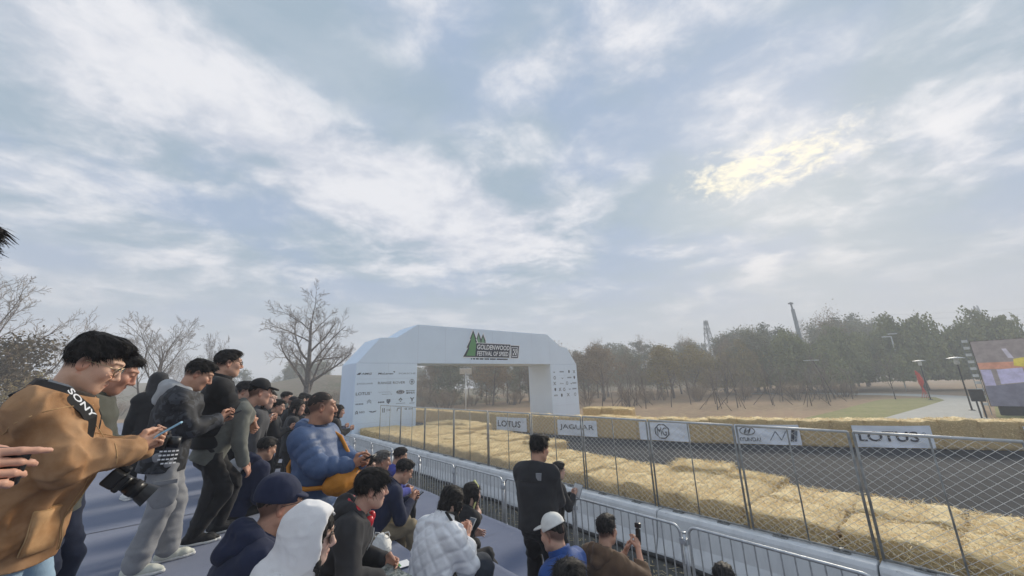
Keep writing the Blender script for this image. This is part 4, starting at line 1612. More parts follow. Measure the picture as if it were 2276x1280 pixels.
def A(*v):
    return np.array(v, np.float64)


class Sdf:
    def __init__(self):
        self.p = []
        self.planes = []
        self.fold = None
        self.post = None

    def cone(self, a, b, ra, rb, k=0.03, flat=None, sub=False, mod=None):
        """tapering limb; flat=(direction, factor) makes it elliptical"""
        self.p.append(('c', np.asarray(a, float), np.asarray(b, float), ra, rb, k, flat, sub, mod))
        return self

    def chain(self, pts, rs, k=0.02, flat=None, mod=None):
        for i in range(len(pts) - 1):
            self.cone(pts[i], pts[i + 1], rs[i], rs[i + 1], k, flat, False, mod)
        return self

    def ell(self, c, r, Rm=None, k=0.03, sub=False):
        self.p.append(('e', np.asarray(c, float), np.asarray(r, float), np.eye(3) if Rm is None else Rm, k, sub))
        return self

    def cut(self, pt, n):
        """removes the side that n points to"""
        n = np.asarray(n, float)
        self.planes.append((np.asarray(pt, float), n / np.linalg.norm(n)))
        return self

    def mesh(self, h):
        los, his = [], []
        for q in self.p:
            if q[0] == 'c':
                if q[7]: continue
                r = max(q[3], q[4]) + 0.03
                los.append(np.minimum(q[1], q[2]) - r)
                his.append(np.maximum(q[1], q[2]) + r)
            else:
                if q[5]: continue
                r = q[2].max() + 0.02
                los.append(q[1] - r)
                his.append(q[1] + r)
        lo = np.min(los, 0) - 2 * h
        hi = np.max(his, 0) + 2 * h
        n = np.ceil((hi - lo) / h).astype(int) + 1
        ax = [lo[i] + h * np.arange(n[i]) for i in range(3)]
        D = np.full(n, 1.0, np.float32)
        for q in self.p:
            if q[0] == 'c':
                _, a, b, ra, rb, k, flat, sub, mod = q
                r = max(ra, rb) + k + 0.045
                l, u = np.minimum(a, b) - r, np.maximum(a, b) + r
            else:
                _, c, rad, Rm, k, sub = q
                r = rad.max() + k + 0.045
                l, u = c - r, c + r
            i0 = np.maximum(0, np.floor((l - lo) / h).astype(int))
            i1 = np.minimum(n, np.ceil((u - lo) / h).astype(int) + 1)
            if (i1 <= i0).any(): continue
            sl = tuple(slice(i0[i], i1[i]) for i in range(3))
            X = ax[0][sl[0]][:, None, None].astype(np.float32)
            Y = ax[1][sl[1]][None, :, None].astype(np.float32)
            Z = ax[2][sl[2]][None, None, :].astype(np.float32)
            if q[0] == 'c':
                ba = b - a
                L2 = max(float(ba @ ba), 1e-9)
                px, py, pz = X - a[0], Y - a[1], Z - a[2]
                t = np.clip((px * ba[0] + py * ba[1] + pz * ba[2]) / L2, 0, 1)
                qx, qy, qz = px - t * ba[0], py - t * ba[1], pz - t * ba[2]
                d2 = qx * qx + qy * qy + qz * qz
                if flat is not None:
                    fd, ff = flat
                    fn = qx * fd[0] + qy * fd[1] + qz * fd[2]
                    d2 = d2 + fn * fn * (1 / ff ** 2 - 1)
                rr = ra + (rb - ra) * t
                if mod is not None: rr = rr + mod(t, math.sqrt(L2))
                d = np.sqrt(d2) - rr
                if flat is not None: d = d * (0.5 + 0.5 * flat[1])
            else:
                px, py, pz = X - c[0], Y - c[1], Z - c[2]
                x = px * Rm[0, 0] + py * Rm[1, 0] + pz * Rm[2, 0]
                y = px * Rm[0, 1] + py * Rm[1, 1] + pz * Rm[2, 1]
                z = px * Rm[0, 2] + py * Rm[1, 2] + pz * Rm[2, 2]
                k0 = np.sqrt((x / rad[0]) ** 2 + (y / rad[1]) ** 2 + (z / rad[2]) ** 2)
                k1 = np.sqrt((x / rad[0] ** 2) ** 2 + (y / rad[1] ** 2) ** 2 + (z / rad[2] ** 2) ** 2) + 1e-6
                d = k0 * (k0 - 1) / k1
            B = D[sl]
            if sub:
                d = -d
                hh = np.clip(0.5 - 0.5 * (B - d) / k, 0, 1)
                D[sl] = B * (1 - hh) + d * hh + k * hh * (1 - hh)
            else:
                hh = np.clip(0.5 + 0.5 * (B - d) / k, 0, 1)
                D[sl] = B * (1 - hh) + d * hh - k * hh * (1 - hh)
        if self.fold is not None:
            idx = np.nonzero(np.abs(D) < 0.05)
            P = np.stack([ax[0][idx[0]], ax[1][idx[1]], ax[2][idx[2]]], 1)
            D[idx] += self.fold(P).astype(np.float32)
        if self.post is not None:
            idx = np.nonzero(D < 0.05)
            P = np.stack([ax[0][idx[0]], ax[1][idx[1]], ax[2][idx[2]]], 1)
            D[idx] = np.maximum(D[idx], self.post(P).astype(np.float32))
        for pt, nn in self.planes:
            pl = (ax[0][:, None, None] - pt[0]) * nn[0] + (ax[1][None, :, None] - pt[1]) * nn[1] + (ax[2][None, None, :] - pt[2]) * nn[2]
            D = np.maximum(D, pl.astype(np.float32))
        return surf(D, lo, h)


def surf(D, lo, h):
    """surface nets"""
    S = D < 0
    c = S[:-1, :-1, :-1].astype(np.int8)
    for dx in (0, 1):
        for dy in (0, 1):
            for dz in (0, 1):
                if dx + dy + dz:
                    c = c + S[dx:S.shape[0] - 1 + dx, dy:S.shape[1] - 1 + dy, dz:S.shape[2] - 1 + dz]
    act = (c > 0) & (c < 8)
    I = np.argwhere(act)
    if len(I) == 0: return np.zeros((0, 3)), np.zeros((0, 4), int)
    ids = np.full(act.shape, -1, np.int32)
    ids[act] = np.arange(len(I))
    offs = [(0, 0, 0), (1, 0, 0), (0, 1, 0), (1, 1, 0), (0, 0, 1), (1, 0, 1), (0, 1, 1), (1, 1, 1)]
    val = [D[I[:, 0] + o[0], I[:, 1] + o[1], I[:, 2] + o[2]] for o in offs]
    acc = np.zeros((len(I), 3))
    cnt = np.zeros(len(I))
    for a, b in ((0, 1), (2, 3), (4, 5), (6, 7), (0, 2), (1, 3), (4, 6), (5, 7), (0, 4), (1, 5), (2, 6), (3, 7)):
        va, vb = val[a], val[b]
        m = (va < 0) != (vb < 0)
        t = np.where(m, va / np.where(m, va - vb, 1), 0)
        oa, ob = np.array(offs[a], float), np.array(offs[b], float)
        acc += np.where(m[:, None], oa + (ob - oa) * t[:, None], 0)
        cnt += m
    V = lo + h * (I + acc / cnt[:, None])
    F = []
    for axn in range(3):
        o1, o2 = [(1, 2), (2, 0), (0, 1)][axn]
        sl0 = [slice(None)] * 3
        sl1 = [slice(None)] * 3
        sl0[axn] = slice(0, -1)
        sl1[axn] = slice(1, None)
        ch = S[tuple(sl0)] != S[tuple(sl1)]
        E = np.argwhere(ch)
        ok = (E[:, o1] > 0) & (E[:, o2] > 0) & (E[:, o1] < D.shape[o1] - 1) & (E[:, o2] < D.shape[o2] - 1)
        E = E[ok]
        def cid(d1, d2):
            G = E.copy()
            G[:, o1] += d1
            G[:, o2] += d2
            return ids[G[:, 0], G[:, 1], G[:, 2]]
        q = np.stack([cid(-1, -1), cid(0, -1), cid(0, 0), cid(-1, 0)], 1)
        inside = S[E[:, 0], E[:, 1], E[:, 2]]
        q[~inside] = q[~inside][:, ::-1]
        F.append(q)
    F = np.concatenate(F)
    return V, F[(F >= 0).all(1)]


def folds(amp, freq, seed, stretch=(1, 1, 1)):
    st = np.array(stretch, float)

    def f(P):
        Q = P * freq * st + seed * 3.7
        w = vnoise(Q * 0.6 + 11) * 1.6
        Q = Q + w[:, None]
        a = 1 - np.abs(vnoise(Q)) * 4
        b = 1 - np.abs(vnoise(Q * 2.3 + 5)) * 4
        return amp * (a * 0.65 + b * 0.35 - 0.4) * -1.0
    return f


def rot(axis, deg):
    return np.array(Matrix.Rotation(R(deg), 3, axis))


def frm(fwd, up):
    """3x3 with columns right, forward, up"""
    f = np.asarray(fwd, float)
    f = f / np.linalg.norm(f)
    u = np.asarray(up, float)
    r = np.cross(f, u)
    r /= np.linalg.norm(r)
    u = np.cross(r, f)
    return np.stack([r, f, u], 1)


def ik(a, t, l1, l2, pole):
    a, t, pole = (np.asarray(q, float) for q in (a, t, pole))
    d = t - a
    L = np.linalg.norm(d)
    mx = (l1 + l2) * 0.995
    if L > mx:
        t = a + d / L * mx
        d = t - a
        L = mx
    L = max(L, abs(l1 - l2) + 0.01)
    u = d / np.linalg.norm(d)
    x = (l1 * l1 - l2 * l2 + L * L) / (2 * L)
    h = math.sqrt(max(l1 * l1 - x * x, 0))
    p = pole - u * (pole @ u)
    p /= np.linalg.norm(p) + 1e-9
    return a + u * x + p * h, t


SKIN = mat('skin_base', (0.5, 0.3, 0.2), 0.55)


def skin_mat():
    m = bpy.data.materials.new('skin')
    m.use_nodes = True
    t = NT(m.node_tree)
    b = t.n['Principled BSDF']
    at = t.add('ShaderNodeAttribute')
    at.attribute_name = 'Col'
    v = t.add('ShaderNodeTexCoord').outputs['Object']
    c = t.mix(t.math('MULTIPLY', t.noise(v, 60, 4.0, 0.6), 0.35), at.outputs['Color'], (0.30, 0.13, 0.09))
    t.l.new(c, b.inputs['Base Color'])
    b.inputs['Roughness'].default_value = 0.5
    b.inputs['Specular IOR Level'].default_value = 0.35
    return m


M_skin = skin_mat()
M_hair = mat('black_hair', (0.008, 0.0075, 0.0075), 0.6, 0.0, 90.0, spec=0.12, stretch=(1, .25, 0.25), col2=(0.040, 0.036, 0.034))
M_greyhair = mat('grey_hair', (0.09, 0.085, 0.08), 0.5, 0.5, 50.0)
M_lens = mat('clear_lens', (0.8, 0.8, 0.8), 0.1)
_l = NT(M_lens.node_tree).n['Principled BSDF']
_l.inputs['Transmission Weight'].default_value = 1.0
_l.inputs['IOR'].default_value = 1.05


def cloth(name, c, var=0.12, rough=0.85, bump=0.15, bs=260.0, vs=6.0, sheen=0.1, col2=None, spec=0.2):
    return mat('cloth_' + name, c, rough, var if col2 is None else 0, vs, bump=bump, bscale=bs, sheen=sheen, col2=col2, spec=spec)


def obj_from(name, VF, m, parent, M=None):
    V, F = VF
    if len(V) == 0: return None
    me = np_mesh(name, V, F)
    return link(name, me, m, parent)


def head_sdf(c, Rh, neck, s=1.0):
    g = Sdf()
    P = lambda x, y, z: c + Rh @ (A(x, y, z) * s)
    E = lambda p, r, k=0.02, sub=False, Rm=None: g.ell(P(*p), A(*r) * s, Rh if Rm is None else Rh @ Rm, k * s, sub)
    Cn = lambda a, b, ra, rb, k=0.015, sub=False: g.cone(P(*a), P(*b), ra * s, rb * s, k * s, None, sub)
    E((0, -.014, .036), (.076, .094, .086))
    E((0, .022, -.028), (.066, .066, .085), .03)
    E((0, .034, -.060), (.055, .052, .058), .03)
    Cn((0, .060, -.098), (0, .066, -.096), .023, .023, .03)
    for x in (-1, 1):
        Cn((x * .055, -.005, -.055), (x * .022, .055, -.098), .017, .018, .03)
        E((x * .040, .066, -.022), (.026, .024, .024), .025)
        E((x * .032, .101, .014), (.020, .016, .012), .014, True)
        E((x * .032, .081, .011), (.0155, .0145, .0115), .004)
        E((x * .012, .101, -.036), (.0105, .011, .0085), .006)
        E((x * .079, -.010, -.004), (.011, .022, .034), .006, False, rot('Z', x * 22))
        E((x * .086, -.004, .000), (.005, .012, .020), .004, True, rot('Z', x * 22))
        Cn((x * .014, .088, .036), (x * .050, .068, .034), .012, .009, .02)
    Cn((0, .090, .022), (0, .110, -.026), .0085, .0125, .012)
    E((0, .112, -.029), (.0125, .011, .010), .008)
    Cn((-.018, .086, -.063), (.018, .086, -.063), .0075, .0075, .008)
    Cn((-.004, .092, -.061), (.004, .092, -.061), .0075, .0075, .006)
    Cn((-.015, .085, -.073), (.015, .085, -.073), .008, .008, .008)
    Cn((-.022, .092, -.068), (.022, .092, -.068), .002, .002, .003, True)
    g.cone(P(0, -.022, -.045), neck, .055 * s, .060 * s, .03)
    return g


def head_cols(V, c, Rh, s, base, lip=True, stubble=0.0, brow=True, hairc=(0.02, 0.018, 0.016), fade=True):
    q = (V - c) @ Rh / s
    col = np.tile(np.array([*base, 1.0], np.float32), (len(V), 1))
    x, y, z = np.abs(q[:, 0]), q[:, 1], q[:, 2]

    def mixin(w, cc):
        w = np.clip(w, 0, 1)[:, None]
        col[:, :3] = col[:, :3] * (1 - w) + np.array(cc) * w
    b = np.array(base)
    front = y > .03
    mixin(0.35 * np.exp(-((x - .045) / .025) ** 2 - ((z + .02) / .025) ** 2) * front, b * (1.1, .72, .68))
    mixin(0.30 * np.exp(-(x / .016) ** 2 - ((z + .03) / .018) ** 2) * (y > .09), b * (1.08, .74, .7))
    mixin(0.45 * ((x > .074) & (y < .03) & (z > -.05)), b * (1.05, .66, .6))
    if lip: mixin(0.75 * np.exp(-(x / .021) ** 4 - ((z + .0675) / .0085) ** 2) * (y > .07), b * (.85, .45, .42))
    if stubble: mixin(stubble * np.exp(-((z + .08) / .03) ** 2) * (y > .0) * (x < .06), b * .45)
    if brow: mixin(0.85 * np.exp(-((z - .034 - .10 * (.035 - x) * (x > .035)) / .005) ** 2) * ((x > .012) & (x < .052)) * (y > .05), hairc)
    mixin(0.95 * np.exp(-((z - .0105) / .0032) ** 2) * np.exp(-((x - .032) / .013) ** 4) * (y > .07), (.012, .01, .01))
    if fade:
        hl = np.interp(y, [-.1, -.03, .02, .05, .08], [-.06, -.02, .02, .045, .08])
        mixin(0.82 * np.clip((z - hl + .014) / .028, 0, 1) * np.clip((.085 - y) / .02, 0, 1), np.array(hairc) * 1.6)
    return col


def hair_sdf(c, Rh, s, style):
    g = Sdf()
    P = lambda x, y, z: c + Rh @ (A(x, y, z) * s)
    E = lambda p, r, k=0.02: g.ell(P(*p), A(*r) * s, Rh, k * s)
    zl = ([-.1, -.03, .02, .05, .075, .1], [-.055, -.025, .020, .050, .066, .080])
    if style == 'short':
        E((0, -.014, .046), (.083, .101, .088))
        E((0, .030, .098), (.060, .062, .032))
    elif style == 'volume':
        E((0, -.014, .046), (.086, .104, .092))
        E((0, .030, .108), (.068, .070, .036))
        E((0, -.035, .095), (.070, .070, .045))
    elif style == 'buzz':
        E((0, -.014, .0365), (.0767, .0947, .0868))
        zl = ([-.1, -.03, .02, .05, .075, .1], [.005, .03, .05, .058, .068, .080])
    elif style == 'mop':
        E((0, -.012, .046), (.090, .108, .095))
        E((0, .045, .075), (.072, .062, .050))
        zl = ([-.1, -.03, .02, .05, .075, .12], [-.080, -.055, -.012, .020, .040, .045])
    elif style in ('bob', 'long'):
        E((0, -.012, .046), (.090, .108, .092))
        for x in (-1, 1):
            g.chain([P(x * .06, .00, .06), P(x * .084, -.005, -.01), P(x * .080, -.01, -.10)], [.035 * s, .028 * s, .022 * s], .03)
        g.chain([P(0, -.06, .05), P(0, -.085, -.04), P(0, -.085, -.13 if style == 'bob' else -.26)], [.06 * s, .055 * s, .045 * s], .03, (Rh[:, 1], .7))
        zl = ([-.1, -.03, .0, .03, .05, .1], [-.4, -.4, -.2, .03, .06, .07])
    elif style == 'hooded':
        E((0, .02, .050), (.080, .078, .078))
        for x in (-1, 1):
            g.chain([P(x * .055, .055, .05), P(x * .072, .055, -.02), P(x * .070, .065, -.10), P(x * .062, .085, -.17)], [.018 * s, .013 * s, .013 * s, .008 * s], .02)
        zl = ([-.1, .0, .03, .05, .1, .2], [.2, .06, -.4, -.4, .055, .055])
    elif style == 'ponytail':
        E((0, -.014, .044), (.084, .102, .090))
        g.chain([P(0, -.09, .04), P(0, -.135, .02), P(0, -.15, -.07), P(0, -.14, -.16)], [.03 * s, .032 * s, .03 * s, .012 * s], .02)
        zl = ([-.2, -.1, -.03, .02, .05, .075, .1], [-.3, -.07, -.035, .010, .050, .066, .080])

    def post(Q):
        q = (Q - c) @ Rh / s
        return (np.interp(q[:, 1], *zl) - q[:, 2]) * 0.8 * s

    def fold(Q):
        q = (Q - c) @ Rh / s
        a = np.arctan2(q[:, 0], q[:, 2] + .05)
        w = np.stack([a * 9, q[:, 1] * 14, q[:, 2] * 6], 1)
        k = 0.25 if style == 'buzz' else 1.0
        return (-0.012 * s * vnoise(w * 1.8 + 3) - 0.008 * s * vnoise(w * 4.3)) * k
    g.post = post
    g.fold = fold
    return g


def spikes(V, F, c, Rh, s, n, L, seed, lift=0.5):
    """short locks standing off the hair so its outline is broken"""
    rg = np.random.default_rng(seed)
    pick = rg.integers(0, len(F), n)
    q = V[F[pick]]
    ctr = q.mean(1)
    nr = np.cross(q[:, 1] - q[:, 0], q[:, 2] - q[:, 0])
    nr /= np.linalg.norm(nr, axis=1)[:, None] + 1e-9
    loc = (ctr - c) @ Rh / s
    fl = np.stack([loc[:, 0] * 4, loc[:, 1] * 2 + .35, -.25 - 3 * np.clip(.08 - loc[:, 2], -.02, .2)], 1) @ Rh.T
    fl = fl - nr * (fl * nr).sum(1)[:, None]
    fl /= np.linalg.norm(fl, axis=1)[:, None] + 1e-9
    d = fl + nr * lift * rg.uniform(.2, 1.2, n)[:, None] + rg.normal(0, .16, (n, 3))
    d /= np.linalg.norm(d, axis=1)[:, None]
    sd = np.cross(d, nr)
    sd /= np.linalg.norm(sd, axis=1)[:, None] + 1e-9
    l = (L * s * rg.uniform(.5, 1.3, n))[:, None]
    w = 0.0014 * s
    p = ctr - nr * 0.003
    mid = p + d * l * .55
    tip = p + d * l + fl * l * .25 - np.array([0, 0, 1]) * l * .15
    vv = np.stack([p - sd * w, p + sd * w, mid + sd * w * .8, mid - sd * w * .8, tip + sd * w * .2, tip - sd * w * .2], 1).reshape(-1, 3)
    b = (np.arange(n) * 6)[:, None]
    ff = np.concatenate([b + [0, 1, 2, 3], b + [3, 2, 4, 5]])
    return np.concatenate([V, vv]), np.concatenate([F, ff + len(V)])


def hand_sdf(w, fwd, palm, side, curl=0.4, s=1.0, spread=1.0, thumb=0.5, index=None, g=None):
    """w wrist, fwd finger direction, palm = direction the palm faces, side +1 for a right hand"""
    g = g or Sdf()
    f = np.asarray(fwd, float)
    f /= np.linalg.norm(f)
    z = -np.asarray(palm, float)
    z = z - f * (z @ f)
    z /= np.linalg.norm(z)
    x = np.cross(f, z) * -side           # towards the thumb
    Rm = np.stack([x, f, z], 1)
    P = lambda a, b, c: w + Rm @ (A(a, b, c) * s)
    g.cone(P(0, -.03, 0), P(0, .015, 0), .027 * s, .030 * s, .015, (z, .72))
    for xx in (-.026, -.009, .009, .026):
        g.cone(P(xx * .7, .015, 0), P(xx, .078, .001), .017 * s, .0135 * s, .010, (z, .85))
    for i, (xx, L) in enumerate(((.030, .068), (.0105, .076), (-.0105, .070), (-.030, .055))):
        cu = curl if not (index is not None and i == 0) else index
        cu = cu * (1 + .12 * i)
        p = P(xx, .082, .001)
        ang = 0.0
        lens = (L * .45, L * .31, L * .27)
        rad = (.0092, .0082, .0072, .0058)
        for j in range(3):
            ang += cu * (62, 75, 48)[j]
            d = Rm @ A(xx * .9 * spread * (1 - cu), math.cos(R(ang)), -math.sin(R(ang)))
            d = d / np.linalg.norm(d)
            q = p + d * lens[j] * s * 1.12
            g.cone(p, q, rad[j] * s, rad[j + 1] * s, .003)
            p = q
    a = P(.026, .018, -.008)
    b = P(.050 + .008 * (1 - thumb), .046, -.018 - .012 * thumb)
    c_ = P(.050 - .020 * thumb, .080, -.028 - .014 * thumb)
    d_ = P(.040 - .030 * thumb, .104, -.030 - .014 * thumb)
    g.chain([a, b, c_, d_], [.017 * s, .0125 * s, .0105 * s, .0075 * s], .008)
    return g


class Person:
    """poses a figure in its own frame (x right, y forward, z up, origin on the floor under the pelvis)"""
    def __init__(self, label, loc, yaw, height=1.70, fine=1.0, group=None, hsc=1.12, at=None, **P):
        if at is not None and len(at) == 3 and not P.get('_probe'):
            # grow or shrink the figure a little so that its head comes to the height wanted
            pr = Person.probe(hsc, P)
            height = 1.72 * min(1.06, max(0.86, (at[2] - loc) / pr))
        self.S = S = height / 1.72
        self.fine = fine
        self.P = P
        self.yaw = yaw
        g = lambda k, d=None: P.get(k, d)
        pel = np.asarray(g('pelvis', (0, 0, .93)), float) * S
        lean, side, twist = g('lean', 4), g('side', 0), g('twist', 0)
        low = rot('Y', side * .6) @ rot('X', -lean * .75)
        upp = rot('Z', twist) @ rot('Y', side) @ rot('X', -lean * 1.15)
        self.pel = pel
        self.mid = pel + low @ A(0, 0, .22) * S
        self.nb = self.mid + upp @ A(0, -.01, .30) * S
        self.Ru, self.Rl = upp, low
        ch = self.mid + upp @ A(0, 0, .16) * S
        self.chest = ch
        sw = g('shoulder', .172) * S
        shr = g('shrug', 0) * S
        self.sh = {k: self.nb + upp @ (A(k * sw, .0, -.075 * S + shr)) for k in (1, -1)}
        # head
        hy, hp, hr = g('look', (0, 8, 0))
        Rh = upp @ rot('X', lean * .9) if g('level', True) else upp
        Rh = rot('Z', hy) @ (rot('Z', twist) @ rot('X', -hp) @ rot('Y', hr)) if g('level', True) else upp @ rot('Z', hy) @ rot('X', -hp) @ rot('Y', hr)
        self.Rh = Rh
        self.hs = S * hsc
        self.neckb = self.nb
        up = (upp @ A(0, .25, 1.0))
        up /= np.linalg.norm(up)
        self.hc = self.nb + up * .095 * S + Rh @ (A(0, .022, .075) * self.hs)
        # arms
        self.el, self.wr = {}, {}
        for k, nm in ((1, 'R'), (-1, 'L')):
            tgt = np.asarray(g('hand' + nm, (k * .24, .05, .80)), float) * S
            if g('hand' + nm + '_abs') is not None: tgt = np.asarray(g('hand' + nm + '_abs'), float)
            pole = upp @ np.asarray(g('elbow' + nm, (k * .7, -.6, -.8)), float)
            self.el[k], self.wr[k] = ik(self.sh[k], tgt, .285 * S, .255 * S, pole)
        # legs
        self.hip, self.kn, self.an = {}, {}, {}
        for k, nm in ((1, 'R'), (-1, 'L')):
            self.hip[k] = pel + low @ (A(k * .088, 0, -.03) * S)
            tgt = np.asarray(g('foot' + nm, (k * .10, 0, .08)), float) * S
            pole = np.asarray(g('knee' + nm, (k * .12, 1, .15)), float)
            self.kn[k], self.an[k] = ik(self.hip[k], tgt, .425 * S, .41 * S, pole)
        if P.get('_probe'): return
        if at is not None:             # put the head over this spot
            c, s_ = math.cos(yaw), math.sin(yaw)
            loc = (at[0] - c * self.hc[0] + s_ * self.hc[1], at[1] - s_ * self.hc[0] - c * self.hc[1], loc)
        # the body itself is the root object, its clothes and hair are parts
        self.build_body(label, loc, group)

    @staticmethod
    def probe(hsc, P):
        return Person('', 0, 0, 1.72, 1, None, hsc, None, _probe=True, **P).hc[2]

    # ---- skin
    def build_body(self, label, loc, group):
        S, P = self.S, self.P
        skin = P.get('skin', (0.50, 0.30, 0.205))
        hv = 0.0042 / self.fine * S
        g = head_sdf(self.hc, self.Rh, self.nb - self.Ru @ A(0, 0, .03) * S, self.hs)
        V, F = g.mesh(hv)
        col = head_cols(V, self.hc, self.Rh, self.hs, skin, stubble=P.get('stubble', 0.0), fade=P.get('fade', True), hairc=P.get('hairc', (0.02, 0.018, 0.016)))
        Vs, Fs, Cs = [V], [F], [col]
        n = len(V)
        base = np.array([*skin, 1.0], np.float32)
        hb = base * np.array([1.02, .92, .88, 1])
        for k, nm in ((1, 'R'), (-1, 'L')):
            hp = P.get('grip' + nm, {})
            fd = self.wr[k] - self.el[k]
            fd = fd / np.linalg.norm(fd)
            fd = np.asarray(hp.get('fwd', fd), float)
            palm = np.asarray(hp.get('palm', (-k, 0.2, 0)), float)
            hh = hand_sdf(self.wr[k] + fd * .02 * S, fd, palm, k, hp.get('curl', .35), S * P.get('hand_scale', 1.03), hp.get('spread', 1.0), hp.get('thumb', .4), hp.get('index'))
            hh.cone(self.el[k] * .4 + self.wr[k] * .6, self.wr[k], .032 * S, .026 * S, .01)
            v, f = hh.mesh(max(.0034, 0.0042 / self.fine))
            Vs.append(v)
            Fs.append(f + n)
            n += len(v)
            c = np.tile(hb, (len(v), 1))
            Cs.append(c)
        b = Sdf()                      # the rest of the body, under the clothes
        self.torso(b, -0.02)
        for k in (1, -1):
            b.cone(self.sh[k], self.el[k], .042 * S, .036 * S)
            b.cone(self.el[k], self.el[k] * .3 + self.wr[k] * .7, .036 * S, .028 * S)
            b.cone(self.hip[k], self.kn[k], .070 * S, .048 * S)
            b.cone(self.kn[k], self.an[k], .046 * S, .032 * S)
        v, f = b.mesh(0.022)
        Vs.append(v)
        Fs.append(f + n)
        Cs.append(np.tile(base, (len(v), 1)))
        V, F, Cc = np.concatenate(Vs), np.concatenate(Fs), np.concatenate(Cs)
        me = np_mesh('person', V, F)
        at = me.color_attributes.new('Col', 'FLOAT_COLOR', 'POINT')
        at.data.foreach_set('color', Cc.astype(np.float32).ravel())
        o = link('person', me, M_skin)
        o.location = loc
        o.rotation_euler = (0, 0, self.yaw)
        tag(o, label, 'person', group)
        self.o = o

    def torso(self, g, th, fat=1.0, hem=0.0, mod=None, wide=1.0):
        S = self.S
        fat = fat * self.P.get('fat', 1.0)
        fy = self.Rl[:, 1]
        fu = self.Ru[:, 1]
        pel = self.pel - self.Rl @ A(0, 0, hem) * S
        g.cone(pel, self.mid, (.148 * fat + th) * wide, (.143 * fat + th) * wide, .05, (fy, .74), False, mod)
        g.cone(self.mid, self.chest, (.143 * fat + th) * wide, (.160 * fat + th) * wide, .05, (fu, .70), False, mod)
        g.cone(self.chest, self.nb - self.Ru @ A(0, .01, .06) * S, (.160 * fat + th) * wide, .085 + th, .05, (fu, .72), False, mod)
        if fat > 1.04:
            g.ell(self.mid + self.Rl @ A(0, .045, -.03) * S, A(.145, .115, .15) * fat + th, self.Rl, .05)
        for k in (1, -1):
            g.cone(self.nb - self.Ru @ A(0, 0, .02) * S, self.sh[k], .050 * S + th, .058 * S + th, .05)
            g.cone(self.chest + self.Ru @ A(k * .05, -.02, .04) * S, self.sh[k], .085 * S + th, .060 * S + th, .05, (fu, .8))
        return g

    # ---- clothes
    def top(self, m, th=.016, hem=.12, sleeve=.97, fold=.013, ff=8.0, name='jacket', puff=0.0, pitch=.075, cuff=None, arm=1.0, fat=1.0, res=.010, neck=.012, seed=1, wide=1.0, foldfn=None):
        S = self.S
        g = Sdf()
        mod = None
        if puff:
            def mod(t, L):
                return puff * (np.abs(np.sin(np.pi * t * max(1, round(L / pitch)))) ** .5 - .6)
        self.torso(g, th, fat, hem, mod, wide)
        for k in (1, -1):
            e, w = self.el[k], self.el[k] + (self.wr[k] - self.el[k]) * sleeve
            g.cone(self.sh[k], e, (.060 * S + th) * arm, (.047 * S + th) * arm, .022, None, False, mod)
            g.cone(e, w, (.047 * S + th) * arm, (.034 * S + th * .75) * arm, .012, None, False, mod)
        g.fold = foldfn or folds(fold, ff, seed)
        g.cut(self.pel - self.Rl @ A(0, 0, hem) * S, -self.Rl[:, 2])
        nk = self.nb + self.Ru @ A(0, .0, .035) * S
        g.cut(nk, self.Ru @ A(0, .3, 1))
        VF = g.mesh(res / self.fine)
        o = obj_from(name, VF, m, self.o)
        self.jacket = o
        for k in (1, -1):
            d = self.wr[k] - self.el[k]
            d /= np.linalg.norm(d)
            w = self.el[k] + (self.wr[k] - self.el[k]) * sleeve
            if cuff is not None:
                c = Sdf().cone(w - d * .035 * S, w + d * .012 * S, .034 * S + th * .55, .033 * S + th * .5, .01)
                c.cut(w + d * .016 * S, d)
                obj_from('cuff', c.mesh(.008 / self.fine), cuff, o)
        return o

    def collar(self, m, r=.072, h=.075, th=.012, name='collar', tilt=.25, fold=.003, parent=None):
        S = self.S
        g = Sdf()
        up = self.Ru @ A(0, tilt, 1)
        up /= np.linalg.norm(up)
        b = self.nb - up * .05 * S
        g.cone(b, b + up * (.05 + h) * S, r * S * 1.18 + th, r * S + th, .02)
        g.cut(b + up * (.05 + h) * S, up)
        g.cone(b + up * .055 * S, b + up * (.09 + h) * S, r * S * .95, r * S * .93, .006, None, True)
        g.fold = folds(fold, 14, 3)
        return obj_from(name, g.mesh(.008 / self.fine), m, parent or self.o)

    def hood_down(self, m, r=.045, drop=.06):
        S = self.S
        P = lambda x, y, z: self.nb + self.Ru @ (A(x, y, z) * S)
        g = Sdf()
        g.chain([P(.065, .095, -.075), P(.100, .03, -.005), P(.085, -.07, .022), P(0, -.115, .03), P(-.085, -.07, .022), P(-.100, .03, -.005), P(-.065, .095, -.075)], [.022, r * .75, r, r * 1.15, r, r * .75, .022], .03)
        g.chain([P(-.075, -.10, -.02), P(0, -.135, -.02 - drop), P(.075, -.10, -.02)], [r, r * .9, r], .05)
        g.fold = folds(.010, 12, 7)
        return obj_from('hood', g.mesh(.009 / self.fine), m, self.o)

    def hood_up(self, m, face=.02):
        S, s = self.S, self.hs
        g = Sdf()
        P = lambda x, y, z: self.hc + self.Rh @ (A(x, y, z) * s)
        g.ell(P(0, -.012, .030), A(.108, .135, .128) * s, self.Rh, .03)
        g.ell(P(0, -.005, -.06), A(.105, .110, .10) * s, self.Rh, .05)
        g.cone(P(0, -.04, -.10), self.nb - self.Ru @ A(0, .02, .03) * S, .105 * s, .135 * s, .05)
        g.ell(P(0, .122, -.018), A(.086, .122, .128) * s, self.Rh, .02, True)
        g.fold = folds(.009, 11, 4)
        o = obj_from('hood', g.mesh(.008 / self.fine), m, self.o)
        return o

